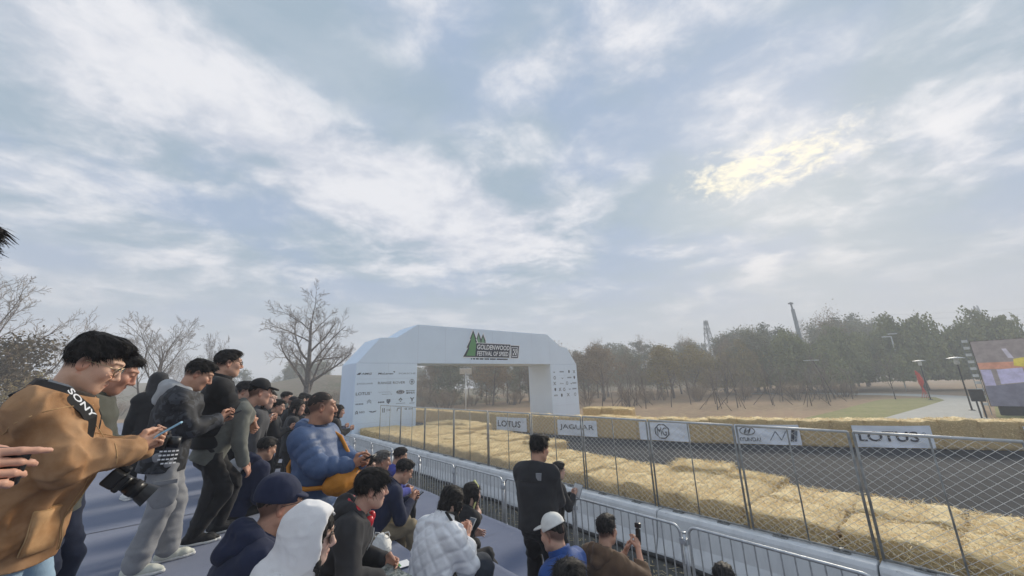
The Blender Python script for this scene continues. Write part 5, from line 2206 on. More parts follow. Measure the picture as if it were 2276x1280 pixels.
    def trousers(self, m, th=.014, bottom=.050, fold=.016, ff=8.0, loose=1.0, res=.011, seed=2, length=.95):
        S = self.S
        g = Sdf()
        fat = self.P.get('fat', 1.0)
        g.cone(self.pel + self.Rl @ A(0, 0, .10) * S, self.pel - self.Rl @ A(0, 0, .03) * S, .135 * fat * S + th, .140 * fat * S + th, .05, (self.Rl[:, 1], .78))
        for k in (1, -1):
            ank = self.kn[k] + (self.an[k] - self.kn[k]) * length
            g.cone(self.hip[k], self.kn[k], .083 * S * loose + th, .056 * S * loose + th, .05)
            g.cone(self.kn[k], ank, .055 * S * loose + th, max(bottom, .04) * S * loose + th * .4, .03)
            d = ank - self.kn[k]
        g.fold = folds(fold, ff, seed, (1, 1, 1.3))
        self.pants = obj_from('trousers', g.mesh(res / self.fine), m, self.o)
        return self.pants

    def shoes(self, m, sole, yawR=8, yawL=-8, pitchR=0, pitchL=0):
        S = self.S
        for k, yw, pt in ((1, yawR, pitchR), (-1, yawL, pitchL)):
            Rf = rot('Z', -yw) @ rot('X', -pt)
            a = self.an[k]
            P = lambda x, y, z: a + Rf @ (A(x, y, z) * S)
            fl = (Rf[:, 2], .85)
            g = Sdf()
            g.chain([P(0, -.045, -.040), P(0, .05, -.038), P(0, .125, -.048), P(0, .175, -.055)], [.040 * S, .042 * S, .040 * S, .026 * S], .02)
            g.cone(P(0, -.01, -.03), P(0, -.008, .028), .046 * S, .043 * S, .03)
            g.cut(P(0, 0, -.062), -Rf[:, 2])
            g.cut(P(0, 0, .035), Rf[:, 2])
            g.fold = folds(.003, 18, 5)
            up = obj_from('shoe', g.mesh(.007 / self.fine), m, self.o)
            s_ = Sdf()
            s_.chain([P(0, -.05, -.065), P(0, .05, -.065), P(0, .125, -.065), P(0, .180, -.063)], [.043 * S, .042 * S, .043 * S, .030 * S], .02)
            s_.cut(P(0, 0, -.080), -Rf[:, 2])
            s_.cut(P(0, 0, -.056), Rf[:, 2])
            obj_from('sole', s_.mesh(.007 / self.fine), sole, up)

    # ---- hair and headgear
    def hair(self, style='short', m=None, n=900, L=.030, lift=.5, seed=3):
        g = hair_sdf(self.hc, self.Rh, self.hs, style)
        V, F = g.mesh(.0055 / self.fine)
        if len(F) == 0: return
        if n: V, F = spikes(V, F, self.hc, self.Rh, self.hs, int(n * 1.7), L * .8, seed, lift * .35)
        return obj_from('hair', (V, F), m or M_hair, self.o)

    def cap(self, m, back=False, brim_m=None, beanie=False, lift=0.0):
        s = self.hs
        P = lambda x, y, z: self.hc + self.Rh @ (A(x, y, z + lift) * s)
        g = Sdf()
        if beanie:
            g.ell(P(0, -.016, .050), A(.092, .112, .098) * s, self.Rh, .02)
            g.ell(P(0, -.03, .10), A(.070, .080, .062) * s, self.Rh, .03)
        else:
            g.ell(P(0, -.014, .052), A(.088, .106, .090) * s, self.Rh, .02)
            g.ell(P(0, -.01, .10), A(.065, .075, .050) * s, self.Rh, .03)
        g.cut(P(0, 0, .040 if not beanie else .022), self.Rh @ A(0, -.35 if not beanie else -.15, -1))
        g.fold = folds(.0035, 14, 6)
        o = obj_from('cap', g.mesh(.006 / self.fine), m, self.o)
        if not beanie:
            sg = -1 if back else 1
            b = Sdf()
            b.ell(P(0, sg * .095, .050), A(.075, .085, .016) * s, self.Rh @ rot('X', -14 * sg), .01)
            b.ell(P(0, sg * .093, .024), A(.080, .088, .025) * s, self.Rh @ rot('X', -14 * sg), .006, True)
            b.cut(P(0, sg * .060, 0), self.Rh @ A(0, -sg, 0))
            obj_from('brim', b.mesh(.005 / self.fine), brim_m or m, o)
            MB().tube([P(0, -.01, .150), P(0, -.01, .154)], .008 * s, 8).build('button', brim_m or m, o)
        else:
            b = Sdf()
            b.ell(P(0, .075, .046), A(.078, .060, .014) * s, self.Rh @ rot('X', -18), .01)
            obj_from('brim', b.mesh(.006 / self.fine), brim_m or m, o)
        return o

    def glasses(self, m, lens=True, dark=None, r=.024):
        s = self.hs
        P = lambda x, y, z: self.hc + self.Rh @ (A(x, y, z) * s)
        mb = MB()
        for x in (-1, 1):
            pts = [P(x * .033 + r * 1.12 * math.cos(2 * math.pi * i / 18), .104 - .006 * abs(math.cos(2 * math.pi * i / 18)), .004 + r * .88 * math.sin(2 * math.pi * i / 18)) for i in range(19)]
            mb.tube(pts, .0021 * s, 5, False)
            mb.tube([P(x * .058, .098, .012), P(x * .078, .06, .014), P(x * .083, -.005, .010), P(x * .083, -.02, -.004)], .0016 * s, 5)
        mb.tube([P(-.009, .106, .008), P(0, .108, .012), P(.009, .106, .008)], .0016 * s, 5)
        o = mb.build('glasses', m, self.o, True)
        lm = dark or (M_lens if lens else None)
        if lm is not None:
            for x in (-1, 1):
                q = MB()
                q.poly([P(x * .033 + (r * 1.1) * math.cos(2 * math.pi * i / 18), .1035, .004 + (r * .86) * math.sin(2 * math.pi * i / 18)) for i in range(18)])
                q.build('lens', lm, o)
        return o

    # ---- a point of the figure in world space
    def world(self, p):
        p = np.asarray(p, float)
        c, s_ = math.cos(self.yaw), math.sin(self.yaw)
        l = self.o.location
        return Vector((l.x + c * p[0] - s_ * p[1], l.y + s_ * p[0] + c * p[1], l.z + p[2]))

    def wdir(self, d):
        d = np.asarray(d, float)
        c, s_ = math.cos(self.yaw), math.sin(self.yaw)
        return Vector((c * d[0] - s_ * d[1], s_ * d[0] + c * d[1], d[2]))


M_phone = mat('phone_black', (0.02, 0.02, 0.022), 0.3, spec=0.5)
M_screen = mat('phone_screen', (0.10, 0.12, 0.15), 0.12, spec=0.6)


def phone(c, xd, yd, m, label, w=.076, h=.158, t=.010):
    """xd across, yd along its length, the screen faces xd x yd"""
    o = empty('phone')
    o.matrix_world = frame(c, xd, yd)
    tag(o, label, 'phone')
    bevel(MB().box((-w / 2, -h / 2, -t), (w / 2, h / 2, 0)).build('case', m, o), .006, 3)
    MB().box((-w / 2 + .004, -h / 2 + .005, .0004), (w / 2 - .004, h / 2 - .005, .0012)).build('screen', M_screen, o)
    MB().box((-w / 2 + .006, h / 2 - .040, -t - .0035), (-w / 2 + .036, h / 2 - .008, -t - .0004)).build('camera_bump', M_phone, o)
    return o


from mathutils.bvhtree import BVHTree


class Drape:
    """lays points on the outside of a figure's clothes"""
    def __init__(self, P, objs):
        vs, fs = [], []
        for o in objs:
            n = len(vs)
            vs += [v.co.copy() for v in o.data.vertices]
            fs += [tuple(i + n for i in p.vertices) for p in o.data.polygons]
        self.t = BVHTree.FromPolygons(vs, fs)
        self.P = P

    def put(self, p, lift=.004, axis=None):
        P = self.P
        c = np.array(axis if axis is not None else P.nb - P.Ru @ A(0, 0, .16) * P.S)
        d = np.asarray(p, float) - c
        d /= np.linalg.norm(d)
        hit = self.t.ray_cast(Vector(c + d * .8), Vector(-d))
        q = np.array(hit[0]) if hit[0] is not None else np.asarray(p, float)
        return q + d * lift

    def ring(self, ang, z, lift=.004, up=0.0):
        """from the pelvis axis, ang from the front to the right, z above the pelvis"""
        P = self.P
        R_ = P.Rl if z < .2 else P.Ru
        o = P.pel if z < .2 else P.mid
        zz = z if z < .2 else z - .22
        c = o + R_ @ A(0, 0, zz) * P.S
        return self.put(c + R_ @ A(math.sin(R(ang)), math.cos(R(ang)), 0), lift, c)


def stitched(name, pts, m, parent, r=.0018):
    return MB().tube(pts, r, 4).build(name, m, parent, True)
# ================================================================== THE CROWD
T5, T4, T3, T2 = 1.86, 1.45, 1.07, 0.70
M_black = cloth('black', (0.022, 0.022, 0.024))
M_black2 = cloth('washed_black', (0.034, 0.034, 0.037))
M_navy = cloth('navy', (0.020, 0.026, 0.058))
M_brownj = mat('cloth_tan_canvas', (0.27, 0.135, 0.060), 0.9, vscale=4.5, col2=(0.44, 0.265, 0.145), bump=0.12, bscale=300, spec=0.15)
M_brownd = cloth('dark_cord', (0.045, 0.038, 0.034), bs=200)
M_greyh = cloth('grey_marl', (0.40, 0.41, 0.42), bs=180)
M_greyp = cloth('grey_twill', (0.27, 0.275, 0.29), bs=200)
M_olive_j = cloth('olive_grey', (0.085, 0.088, 0.072))
M_greyj = cloth('grey_green', (0.17, 0.175, 0.155))
M_bluep = cloth('blue_nylon', (0.07, 0.115, 0.225), 0.10, 0.55, 0.2, 60, 5.0, 0.0, None, 0.35)
M_orange = cloth('orange_nylon', (0.50, 0.20, 0.025), 0.12, 0.6, 0.3, 60, 4.0, 0.0, None, 0.3)
M_whiteh = cloth('white_marl', (0.78, 0.77, 0.77), 0.05, bs=180)
M_whiteq = cloth('white_nylon', (0.84, 0.85, 0.87), 0.04, 0.5, 0.2, 40, 4.0, 0.0, None, 0.35)
M_khaki = cloth('khaki', (0.26, 0.215, 0.145))
M_brownh = cloth('brown_fleece', (0.145, 0.090, 0.055), bs=150)
M_bluej = cloth('royal_blue', (0.025, 0.075, 0.26), 0.15, 0.65)
M_cream = cloth('cream_cotton', (0.78, 0.77, 0.73), 0.05)
M_denim = cloth('pale_denim', (0.28, 0.40, 0.52), bs=220)
M_ddenim = cloth('dark_denim', (0.025, 0.032, 0.06), bs=220)
M_shoew = mat('pale_trainer', (0.62, 0.63, 0.56), 0.6, 0.1, 20.0)
M_shoeb = mat('black_trainer', (0.015, 0.015, 0.017), 0.6, 0.2, 20.0)
M_solew = mat('white_sole', (0.72, 0.72, 0.70), 0.6)
M_solek = mat('dark_sole', (0.03, 0.03, 0.03), 0.7)
M_gold = mat('gold_wire', (0.55, 0.45, 0.30), 0.3, metal=0.9)
M_blackp = mat('black_plastic', (0.012, 0.012, 0.013), 0.35, spec=0.5)
M_redp = mat('red_plastic', (0.55, 0.02, 0.03), 0.35, spec=0.5)
M_darkl = mat('dark_lens', (0.015, 0.013, 0.012), 0.08, spec=0.7)
M_mask = mat('mask_fabric', (0.48, 0.68, 0.70), 0.8)
M_strap = mat('black_webbing', (0.02, 0.02, 0.022), 0.8)
M_glass = mat('lens_glass', (0.01, 0.012, 0.02), 0.05, spec=0.9)
M_yellow = mat('yellow_ribbon', (0.72, 0.70, 0.30), 0.7)


def camo():
    m = bpy.data.materials.new('camo_nylon')
    m.use_nodes = True
    t = NT(m.node_tree)
    b = t.n['Principled BSDF']
    b.inputs['Roughness'].default_value = 0.75
    v = t.add('ShaderNodeTexCoord').outputs['Object']
    a = t.smooth(t.noise(v, 13, 2.0, 0.5, 0.6), 0.49, 0.53)
    c = t.smooth(t.noise(v, 17, 2.0, 0.5, 0.8), 0.54, 0.58)
    k = t.mix(c, t.mix(a, (0.016, 0.018, 0.024), (0.045, 0.050, 0.062)), (0.008, 0.009, 0.012))
    t.l.new(k, b.inputs['Base Color'])
    return m


M_camo = camo()


def yaw(phi):
    return R(phi - 90)



def sit(dz, fr=.42, kr=.10, fl=.40, kl=-.10, fz=.08):
    return dict(pelvis=(0, 0, dz + .10), footR=(kr, fr, fz), footL=(kl, fl, fz), kneeR=(kr * 1.5, .5, 1), kneeL=(kl * 1.5, .5, 1))


def holding(w=.07, y=.36, z=1.08, curl=.5):
    """both wrists in front, hands round a phone"""
    return dict(handR=(w, y, z), handL=(-w, y + .02, z - .01), gripR=dict(fwd=(-.45, .8, .35), palm=(-.8, .1, .6), curl=curl, thumb=.25),
                gripL=dict(fwd=(.45, .8, .35), palm=(.8, .1, .6), curl=curl, thumb=.25))


def phone_in(P, m, label, fwd=.085, up=.05, tilt=40, x=0.0):
    c = (P.wr[1] + P.wr[-1]) / 2 + A(x, fwd, up) * P.S
    return phone(P.world(c), P.wdir((1, 0, 0)), P.wdir((0, math.cos(R(tilt)), math.sin(R(tilt)))), m, label)


# ---------------------------------------------------------------- man in the tan jacket
p1 = Person('man in tan canvas jacket and gold glasses bent over a pale blue phone', T5, yaw(36), 1.66, 1.1, None, 1.17, at=(-1.98, 1.77, 3.23),
            lean=5, look=(0, 24, 0), fat=1.06, shoulder=.192, skin=(0.72, 0.467, 0.331), footR=(.14, -.06, .08), footL=(-.10, .12, .08), **{**holding(.07, .36, 1.16), 'elbowR': (.9, -.4, -.9)})
p1.trousers(M_denim, .0, .055, fold=.006)
p1.shoes(M_shoew, M_solew)
j = p1.top(M_brownj, .028, .23, .93, .030, 6.5, cuff=M_brownj, res=.008, arm=1.12, wide=1.03, seed=5)
cl1 = p1.collar(M_brownd, .092, .050, .024, tilt=.30)
p1.collar(M_greyh, .066, .062, .008, 'hoodie_collar', tilt=.3)
p1.hair('volume', n=2600, L=.028, lift=.35)
p1.glasses(M_gold)


def local(P, x, y, z, base='nb'):
    return getattr(P, base) + P.Ru @ (A(x, y, z) * P.S)


def seam(P, pts, parent, m, r=.0022, name='seam'):
    MB().tube(pts, r, 4).build(name, m, parent)


M_thread = mat('pale_thread', (0.52, 0.34, 0.17), 0.9)
M_pocket = mat('cloth_worn_canvas', (0.42, 0.22, 0.095), 0.9, vscale=9.0, col2=(0.56, 0.34, 0.17), bump=0.15, bscale=300)


def on_torso(P, ang, z, th, wide=1.0, fat=None):
    """a point on the outside of the jacket: ang from the front towards the right, z up from the pelvis"""
    S = P.S
    f = (fat or P.P.get('fat', 1.0))
    a = R(ang)
    rx, ry = (.148 * f + th) * wide, (.148 * f + th) * wide * .74
    return P.pel + P.Rl @ A(rx * math.sin(a), ry * math.cos(a), z * S)


dr1 = Drape(p1, [j, cl1])
n_, m_ = 8, 6
gv = [[dr1.ring(24 + 40 * i / n_, -.17 + .18 * q / m_, .010) for q in range(m_ + 1)] for i in range(n_ + 1)]
pv, pf = [], []
for i in range(n_ + 1):
    for q in range(m_ + 1):
        pv.append(gv[i][q])
for i in range(n_):
    for q in range(m_):
        a = i * (m_ + 1) + q
        pf.append((a, a + m_ + 1, a + m_ + 2, a + 1))
po = link('pocket', np_mesh('pocket', pv, pf), M_pocket, j)
sm = po.modifiers.new('thick', 'SOLIDIFY')
sm.thickness = .012
sm.offset = -1
edge = [gv[i][m_] for i in range(n_ + 1)]
seam(p1, edge, po, M_thread, .0035)
seam(p1, [gv[0][q] for q in range(m_, -1, -1)] + [gv[i][0] for i in range(n_ + 1)] + [gv[n_][q] for q in range(m_ + 1)], po, M_thread, .0025)
stitched('seam', [dr1.ring(96, -.20 + .04 * i, .001) for i in range(10)], M_thread, j)
stitched('seam', [dr1.ring(3, -.20 + .045 * i, .002) for i in range(13)], M_thread, j, .003)
stitched('seam', [dr1.ring(7, -.20 + .045 * i, .001) for i in range(13)], M_thread, j)
for k in (1,):
    # seam where the sleeve joins, and the stitched cuff
    ar = p1.el[k] - p1.sh[k]
    ar /= np.linalg.norm(ar)
    e1 = np.cross(ar, A(0, 1, 0.2))
    e1 /= np.linalg.norm(e1)
    e2 = np.cross(ar, e1)
    stitched('seam', [dr1.put(p1.sh[k] + ar * .03 + (e1 * math.cos(q * .5) + e2 * math.sin(q * .5)) * .2, .001, p1.sh[k] + ar * .03) for q in range(13)], M_thread, j)
    fa = p1.wr[k] - p1.el[k]
    fa /= np.linalg.norm(fa)
    e1 = np.cross(fa, A(0, 0, 1))
    e1 /= np.linalg.norm(e1)
    e2 = np.cross(fa, e1)
    cc_ = p1.el[k] + fa * .15 * p1.S
    stitched('seam', [dr1.put(cc_ + (e1 * math.cos(q * .5) + e2 * math.sin(q * .5)) * .2, .001, cc_) for q in range(14)], M_thread, j)
# camera strap with its lettering
def ribbon(P, pts, w, m, name, parent, wd=None):
    mb = MB()
    L, Rr = [], []
    for i, p in enumerate(pts):
        d = pts[min(i + 1, len(pts) - 1)] - pts[max(i - 1, 0)]
        out = p - (P.nb + P.Ru @ A(0, 0, -.16) * P.S)
        sd = np.cross(d, out)
        sd /= np.linalg.norm(sd) + 1e-9
        L.append(p - sd * w / 2)
        Rr.append(p + sd * w / 2)
    for i in range(len(pts) - 1):
        mb.quad(L[i], Rr[i], Rr[i + 1], L[i + 1])
    o = mb.build(name, m, parent)
    s = o.modifiers.new('thick', 'SOLIDIFY')
    s.thickness = .006
    return o, L, Rr


camT = empty('camera')
cp = p1.world(p1.pel + p1.Rl @ A(-.02, .30, .10) * p1.S)
aim = p1.wdir((.05, .45, -.80))
camT.matrix_world = frame(cp, p1.wdir((1, 0, 0)), p1.wdir((0, .85, .5)).cross(Vector((0, 0, 0.001))) if False else p1.wdir((0, .80, .55)))
tag(camT, 'black camera with a long hooded lens hanging at the tan-jacketed man\'s belly', 'camera')
# local z of the camera frame is the back, -z the viewing side
bevel(MB().box((-.068, -.045, -.035), (.068, .045, .035)).build('body', M_blackp, camT), .012, 3)
bevel(MB().box((-.03, .043, -.03), (.03, .072, .025)).build('finder_hump', M_blackp, camT), .010, 3)
bevel(MB().box((.042, -.046, -.062), (.072, .046, -.030)).build('grip', M_blackp, camT), .010, 3)
MB().tube([(0, 0, -.034), (0, 0, -.075)], .040, 20).build('lens_mount', M_blackp, camT, True)
MB().tube([(0, 0, -.075), (0, 0, -.150)], .043, 20).build('lens_barrel', M_blackp, camT, True)
MB().tube([(0, 0, -.095), (0, 0, -.125)], .046, 20).build('zoom_ring', M_strap, camT, True)
MB().tube([(0, 0, -.150), (0, 0, -.205)], .047, 20, False, .058).build('lens_hood', M_blackp, camT, True)
MB().tube([(0, 0, -.152), (0, 0, -.156)], .040, 20).build('front_glass', M_glass, camT, True)
camT.rotation_euler.rotate_axis('X', R(18))
camT.scale = (.82, .82, .82)
for k in (1, -1):
    end = p1.pel + p1.Rl @ A(k * .05, .17, .18) * p1.S
    ctl = [local(p1, 0, -.16, .02), local(p1, k * .09, -.13, .02), local(p1, k * .150, -.04, .01), local(p1, k * .150, .05, -.02), local(p1, k * .135, .13, -.07), local(p1, k * .115, .175, -.150)]
    pts = []
    for q in range(len(ctl) - 1):
        for f in (0, .5):
            pts.append(dr1.put(ctl[q] * (1 - f) + ctl[q + 1] * f, .008))
    pts += [dr1.put(ctl[-1], .008), end]
    o, L_, R_ = ribbon(p1, pts, .050, M_strap, 'camera_strap', p1.o)
    if k == 1:
        # lettering lies on the wide part above the chest
        a, b = pts[6], pts[9]
        d = b - a
        out = (a + b) / 2 - (p1.nb + p1.Ru @ A(0, 0, -.16) * p1.S)
        out /= np.linalg.norm(out)
        yd = np.cross(out, d)
        me = text_mesh('SONY', width=float(np.linalg.norm(d)), height=.022, bold=.02, depth=0.0)
        mid_ = max((float((q - a) @ out) for q in pts[6:10]))
        me.transform(frame(a + out * (mid_ + .026), d, yd) @ Matrix.Translation((0, -.015, 0)))
        link('lettering', me, M_white, o)
M_pblue = mat('pale_blue_case', (0.35, 0.58, 0.72), 0.4)
phone_in(p1, M_pblue, 'pale blue phone held up by the man in the tan jacket', .095, .075, 34, .01)

# ---------------------------------------------------------------- the one cut off by the picture edge, only a hand shows
p0 = Person('person holding a dark phone out in one hand behind the tan-jacketed man', T5, yaw(30), 1.70, 1.15, None, 1.1, at=(-1.2, 0.7, 3.35), lean=4, look=(0, 6, 0), skin=(0.68, 0.422, 0.308),
            handR=(.03, .19, 1.20), elbowR=(.9, -.6, -.8), gripR=dict(fwd=(-.10, 1, .0), palm=(-.9, .0, -.25), curl=.42, thumb=.6, spread=1.2, index=.22), handL=(-.10, .16, 1.20), gripL=dict(palm=(.8, 0, .4), curl=.6), footR=(.12, 0, .08), footL=(-.12, 0, .08))
p0.trousers(M_ddenim)
p0.shoes(M_shoeb, M_solek)
p0.top(M_olive_j, .022, .14, .80, .010, 8.0)
p0.collar(M_olive_j)
p0.hair('short', n=900)
pc = p0.wr[1] + A(-.050, .070, .005) * p0.S
phone(p0.world(pc), p0.wdir((0, .15, 1)), p0.wdir((0, 1, -.15)), M_phone, 'dark phone gripped in the hand behind the tan-jacketed man', .070, .140)

# ---------------------------------------------------------------- man behind with a camera
p2 = Person('man in dark olive jacket looking down at the camera in his hands', T5, yaw(32), 1.66, .8, None, 1.12, at=(-2.35, 2.23, 3.23), lean=8, look=(6, 26, 0), skin=(0.59, 0.319, 0.228), stubble=.2,
            footR=(.12, -.03, .08), footL=(-.11, .06, .08), **holding(.07, .33, 1.10, .6))
p2.trousers(M_ddenim, .016)
p2.shoes(M_shoeb, M_solek)
p2.top(M_olive_j, .024, .16, .95, .012, 8.0, cuff=M_olive_j)
p2.collar(M_olive_j, .074, .05)
p2.hood_down(M_olive_j, .040)
p2.hair('short', n=900)
c2 = empty('camera')
cc = (p2.wr[1] + p2.wr[-1]) / 2 + A(0, .11, .02)
c2.matrix_world = frame(p2.world(cc), p2.wdir((1, 0, 0)), p2.wdir((0, .15, 1)))
tag(c2, 'small black camera held by the man in the dark olive jacket', 'camera')
bevel(MB().box((-.065, -.042, -.03), (.065, .042, .03)).build('body', M_blackp, c2), .01, 2)
MB().tube([(0, 0, -.03), (0, 0, -.085)], .034, 16).build('lens_barrel', M_blackp, c2, True)
bevel(MB().box((-.025, .040, -.025), (.025, .064, .02)).build('finder_hump', M_blackp, c2), .008, 2)

# ---------------------------------------------------------------- camouflage jacket
p3 = Person('man in black camouflage jacket with grey hood and grey cargo trousers', T5, yaw(38), 1.66, .95, None, 1.12, at=(-2.67, 3.21, 3.25), lean=6, look=(2, 26, 0), fat=1.04, skin=(0.57, 0.331, 0.228),
            footR=(.13, -.06, .08), footL=(-.10, .12, .08), **{**holding(.06, .34, 1.17, .45), 'elbowR': (.8, -.7, -.8)})
p3.trousers(M_greyp, .024, .066, .015, 8.0, 1.16, length=.93)
pt = p3.pants
for k in (1,):
    f = p3.kn[k] - p3.hip[k]
    c = p3.hip[k] + f * .72
    n3 = A(1, .15, 0)
    pp = Sdf().ell(c + A(.085, .02, 0) * p3.S, A(.028, .085, .10), None, .01)
    pp.fold = folds(.004, 14, 2)
    cpk = obj_from('cargo_pocket', pp.mesh(.008), M_greyp, pt)
    MB().box(tuple(c + A(.108, -.05, .078)), tuple(c + A(.116, .085, .105))).build('pocket_flap', M_greyp, pt)
p3.shoes(M_shoew, M_solew, 14, -2)
j3 = p3.top(M_camo, .030, .16, .95, .011, 8.0, cuff=M_black, wide=1.06, arm=1.08, seed=9)
p3.collar(M_camo, .078, .03, .014)
p3.hood_down(M_greyh, .046)
p3.hair('short', n=1600, L=.030, lift=.7)
mb = MB()
for r_ in range(4):
    for c_ in range(5 - (r_ > 2)):
        a0, a1 = 60 + c_ * 8, 66 + c_ * 8
        z0 = .03 - r_ * .032
        mb.quad(on_torso(p3, a0, z0 - .012, .062, 1.06), on_torso(p3, a1, z0 - .012, .062, 1.06), on_torso(p3, a1, z0, .062, 1.06), on_torso(p3, a0, z0, .062, 1.06))
mb.build('printed_patch', M_white, j3)
phone_in(p3, M_phone, 'black phone held by the man in the camouflage jacket', .09, .045, 28)

# ---------------------------------------------------------------- black puffer
p4 = Person('man in black quilted jacket and glasses with his hands folded', T5, yaw(40), 1.72, .95, None, 1.12, at=(-2.8, 3.7, 3.37), lean=1, look=(6, 2, 0), fat=1.06, skin=(0.64, 0.388, 0.274),
            handR=(-.02, .30, 1.05), handL=(.02, .29, 1.00), elbowR=(1, -.4, -.6), elbowL=(-1, -.4, -.6), gripR=dict(palm=(-.6, -.6, .2), curl=.5), gripL=dict(palm=(.6, -.6, .2), curl=.5),
            footR=(.12, -.02, .08), footL=(-.10, .16, .08))
p4.trousers(M_black2, .016)
p4.shoes(M_shoeb, M_solew)
p4.top(M_black, .034, .12, .95, .006, 8.0, puff=.018, pitch=.10, cuff=M_black, arm=1.10)
p4.collar(M_black, .074, .065, .018)
p4.hair('short', n=1300)
p4.glasses(M_blackp, r=.022)
MB().tube([p4.pel + A(.165, .10, .13), p4.pel + A(.172, .105, .13)], .018, 12).build('badge', M_white, p4.jacket)

# ---------------------------------------------------------------- hooded figure further back
p5 = Person('hooded figure in black standing with back turned, white shoes', T5, yaw(140), 1.66, .6, None, 1.12, at=(-4.78, 5.12, 3.23), lean=2, look=(0, 4, 0), footR=(.10, 0, .08), footL=(-.10, .05, .08))
p5.trousers(M_black)
p5.shoes(M_solew, M_solew)
p5.top(M_black, .022, .14, .96)
p5.hood_up(M_black2)

# ---------------------------------------------------------------- leaning man in cap
p6 = Person('man in black cap and grey-green jacket leaning forward, hand on his thigh', T5, yaw(36), 1.66, .9, None, 1.10, at=(-2.56, 3.86, 2.93), pelvis=(0, 0, .84), lean=33, look=(8, 4, 0), skin=(0.63, 0.376, 0.274),
            handR=(.17, .30, .70), elbowR=(.8, -.9, .2), gripR=dict(fwd=(-.3, .5, -.8), palm=(-.5, -.8, -.3), curl=.25), handL=(-.16, .30, .72), gripL=dict(fwd=(.3, .5, -.8), palm=(.5, -.8, -.3), curl=.25),
            footR=(.13, -.04, .08), footL=(-.10, .16, .08))
p6.trousers(M_black, .018)
p6.shoes(M_shoeb, M_solew)
p6.top(M_greyj, .024, .12, .95, .011, 8.0)
p6.collar(M_greyj, .070, .04)
p6.hair('buzz', n=300, L=.012)
p6.cap(M_black)

# ---------------------------------------------------------------- blue puffer
p10 = Person('man in blue quilted jacket with orange sling bag, head turned to the track', T4, yaw(-10), 1.66, 1.0, None, 1.10, at=(-1.61, 3.23, 2.95), lean=-4, look=(42, 2, 0), fat=1.06, skin=(0.48, 0.268, 0.177), stubble=.15,
             footR=(.12, 0, .08), footL=(-.12, 0, .08), **{**holding(.06, .37, 1.16, .55), 'elbowR': (.9, -.6, -.7)})
p10.trousers(M_ddenim)
p10.shoes(M_shoeb, M_solew)
p10.top(M_bluep, .032, .18, .93, .006, 8.0, puff=.016, pitch=.075, cuff=M_navy, arm=1.06)
p10.collar(M_ddenim, .078, .045, .012)
p10.hood_down(M_bluep, .044)
p10.hair('buzz', mat('cropped_hair', (0.036, 0.030, 0.027), 0.8, 0.3, 120.0), n=0)
phone_in(p10, M_phone, 'dark phone held by the man in the blue quilted jacket', .08, .045, 25)
bag = empty('sling_bag')
bag.matrix_world = Matrix.Translation(p10.o.location) @ Matrix.Rotation(p10.yaw, 4, 'Z')
tag(bag, 'orange sling bag worn across the front of the blue quilted jacket', 'bag')
bs = Sdf()
S = p10.S
bs.chain([A(.15, .25, 1.02) * S, A(.11, .29, 1.035) * S, A(.02, .33, 1.07) * S, A(-.06, .34, 1.10) * S], [.05, .080, .076, .045], .04)
bs.fold = folds(.010, 8, 3)
obj_from('pouch', bs.mesh(.008), M_orange, bag)
st_ = MB()
st_.tube([A(-.06, .31, 1.08) * S, A(-.12, .235, 1.20) * S, A(-.135, .12, 1.36) * S, A(-.11, .0, 1.435) * S, A(-.02, -.14, 1.38) * S, A(.10, -.19, 1.15) * S, A(.215, -.06, 1.03) * S, A(.235, .10, 1.02) * S, A(.16, .25, 1.02) * S], .016, 6)
st_.build('strap', M_orange, bag, True)
MB().tube([A(.195, .28, 1.04) * S, A(.14, .365, 1.07) * S, A(.03, .405, 1.105) * S, A(-.05, .38, 1.125) * S], .004, 5).build('zip', M_blackp, bag)

# ---------------------------------------------------------------- seated row on the top step edge
p11 = Person('seated man in navy peaked cap and navy jacket with wire glasses', T4, yaw(46), 1.66, 1.0, None, 1.12, at=(-1.28, 2.21, 2.5), lean=20, look=(-6, 2, 0), skin=(0.59, 0.342, 0.245), **sit(.41), handR=(.12, .34, .62), handL=(-.12, .36, .62))
p11.trousers(M_ddenim)
p11.shoes(M_shoeb, M_solek)
p11.top(M_navy, .028, .04, .95, .012, 7.0, wide=1.04)
p11.collar(M_navy, .074, .05)
p11.hood_down(M_navy, .045)
p11.hair('buzz', n=400, L=.012)
p11.cap(M_navy, beanie=True)
p11.glasses(M_blackp, r=.022)

p12 = Person('seated person in a pale grey hood and dark sunglasses', T4, yaw(16), 1.62, 1.1, None, 1.10, at=(-0.97, 1.94, 2.44), lean=16, look=(0, 6, 0), skin=(0.72, 0.502, 0.399), **sit(.38), fade=False, handR=(.12, .34, .60), handL=(-.12, .36, .60))
p12.trousers(M_black)
p12.shoes(M_shoew, M_solew)
p12.top(M_whiteh, .026, .04, .95, .012, 7.0)
p12.hood_up(M_whiteh)
p12.hair('hooded', n=0)
p12.glasses(M_blackp, dark=M_darkl, r=.027)

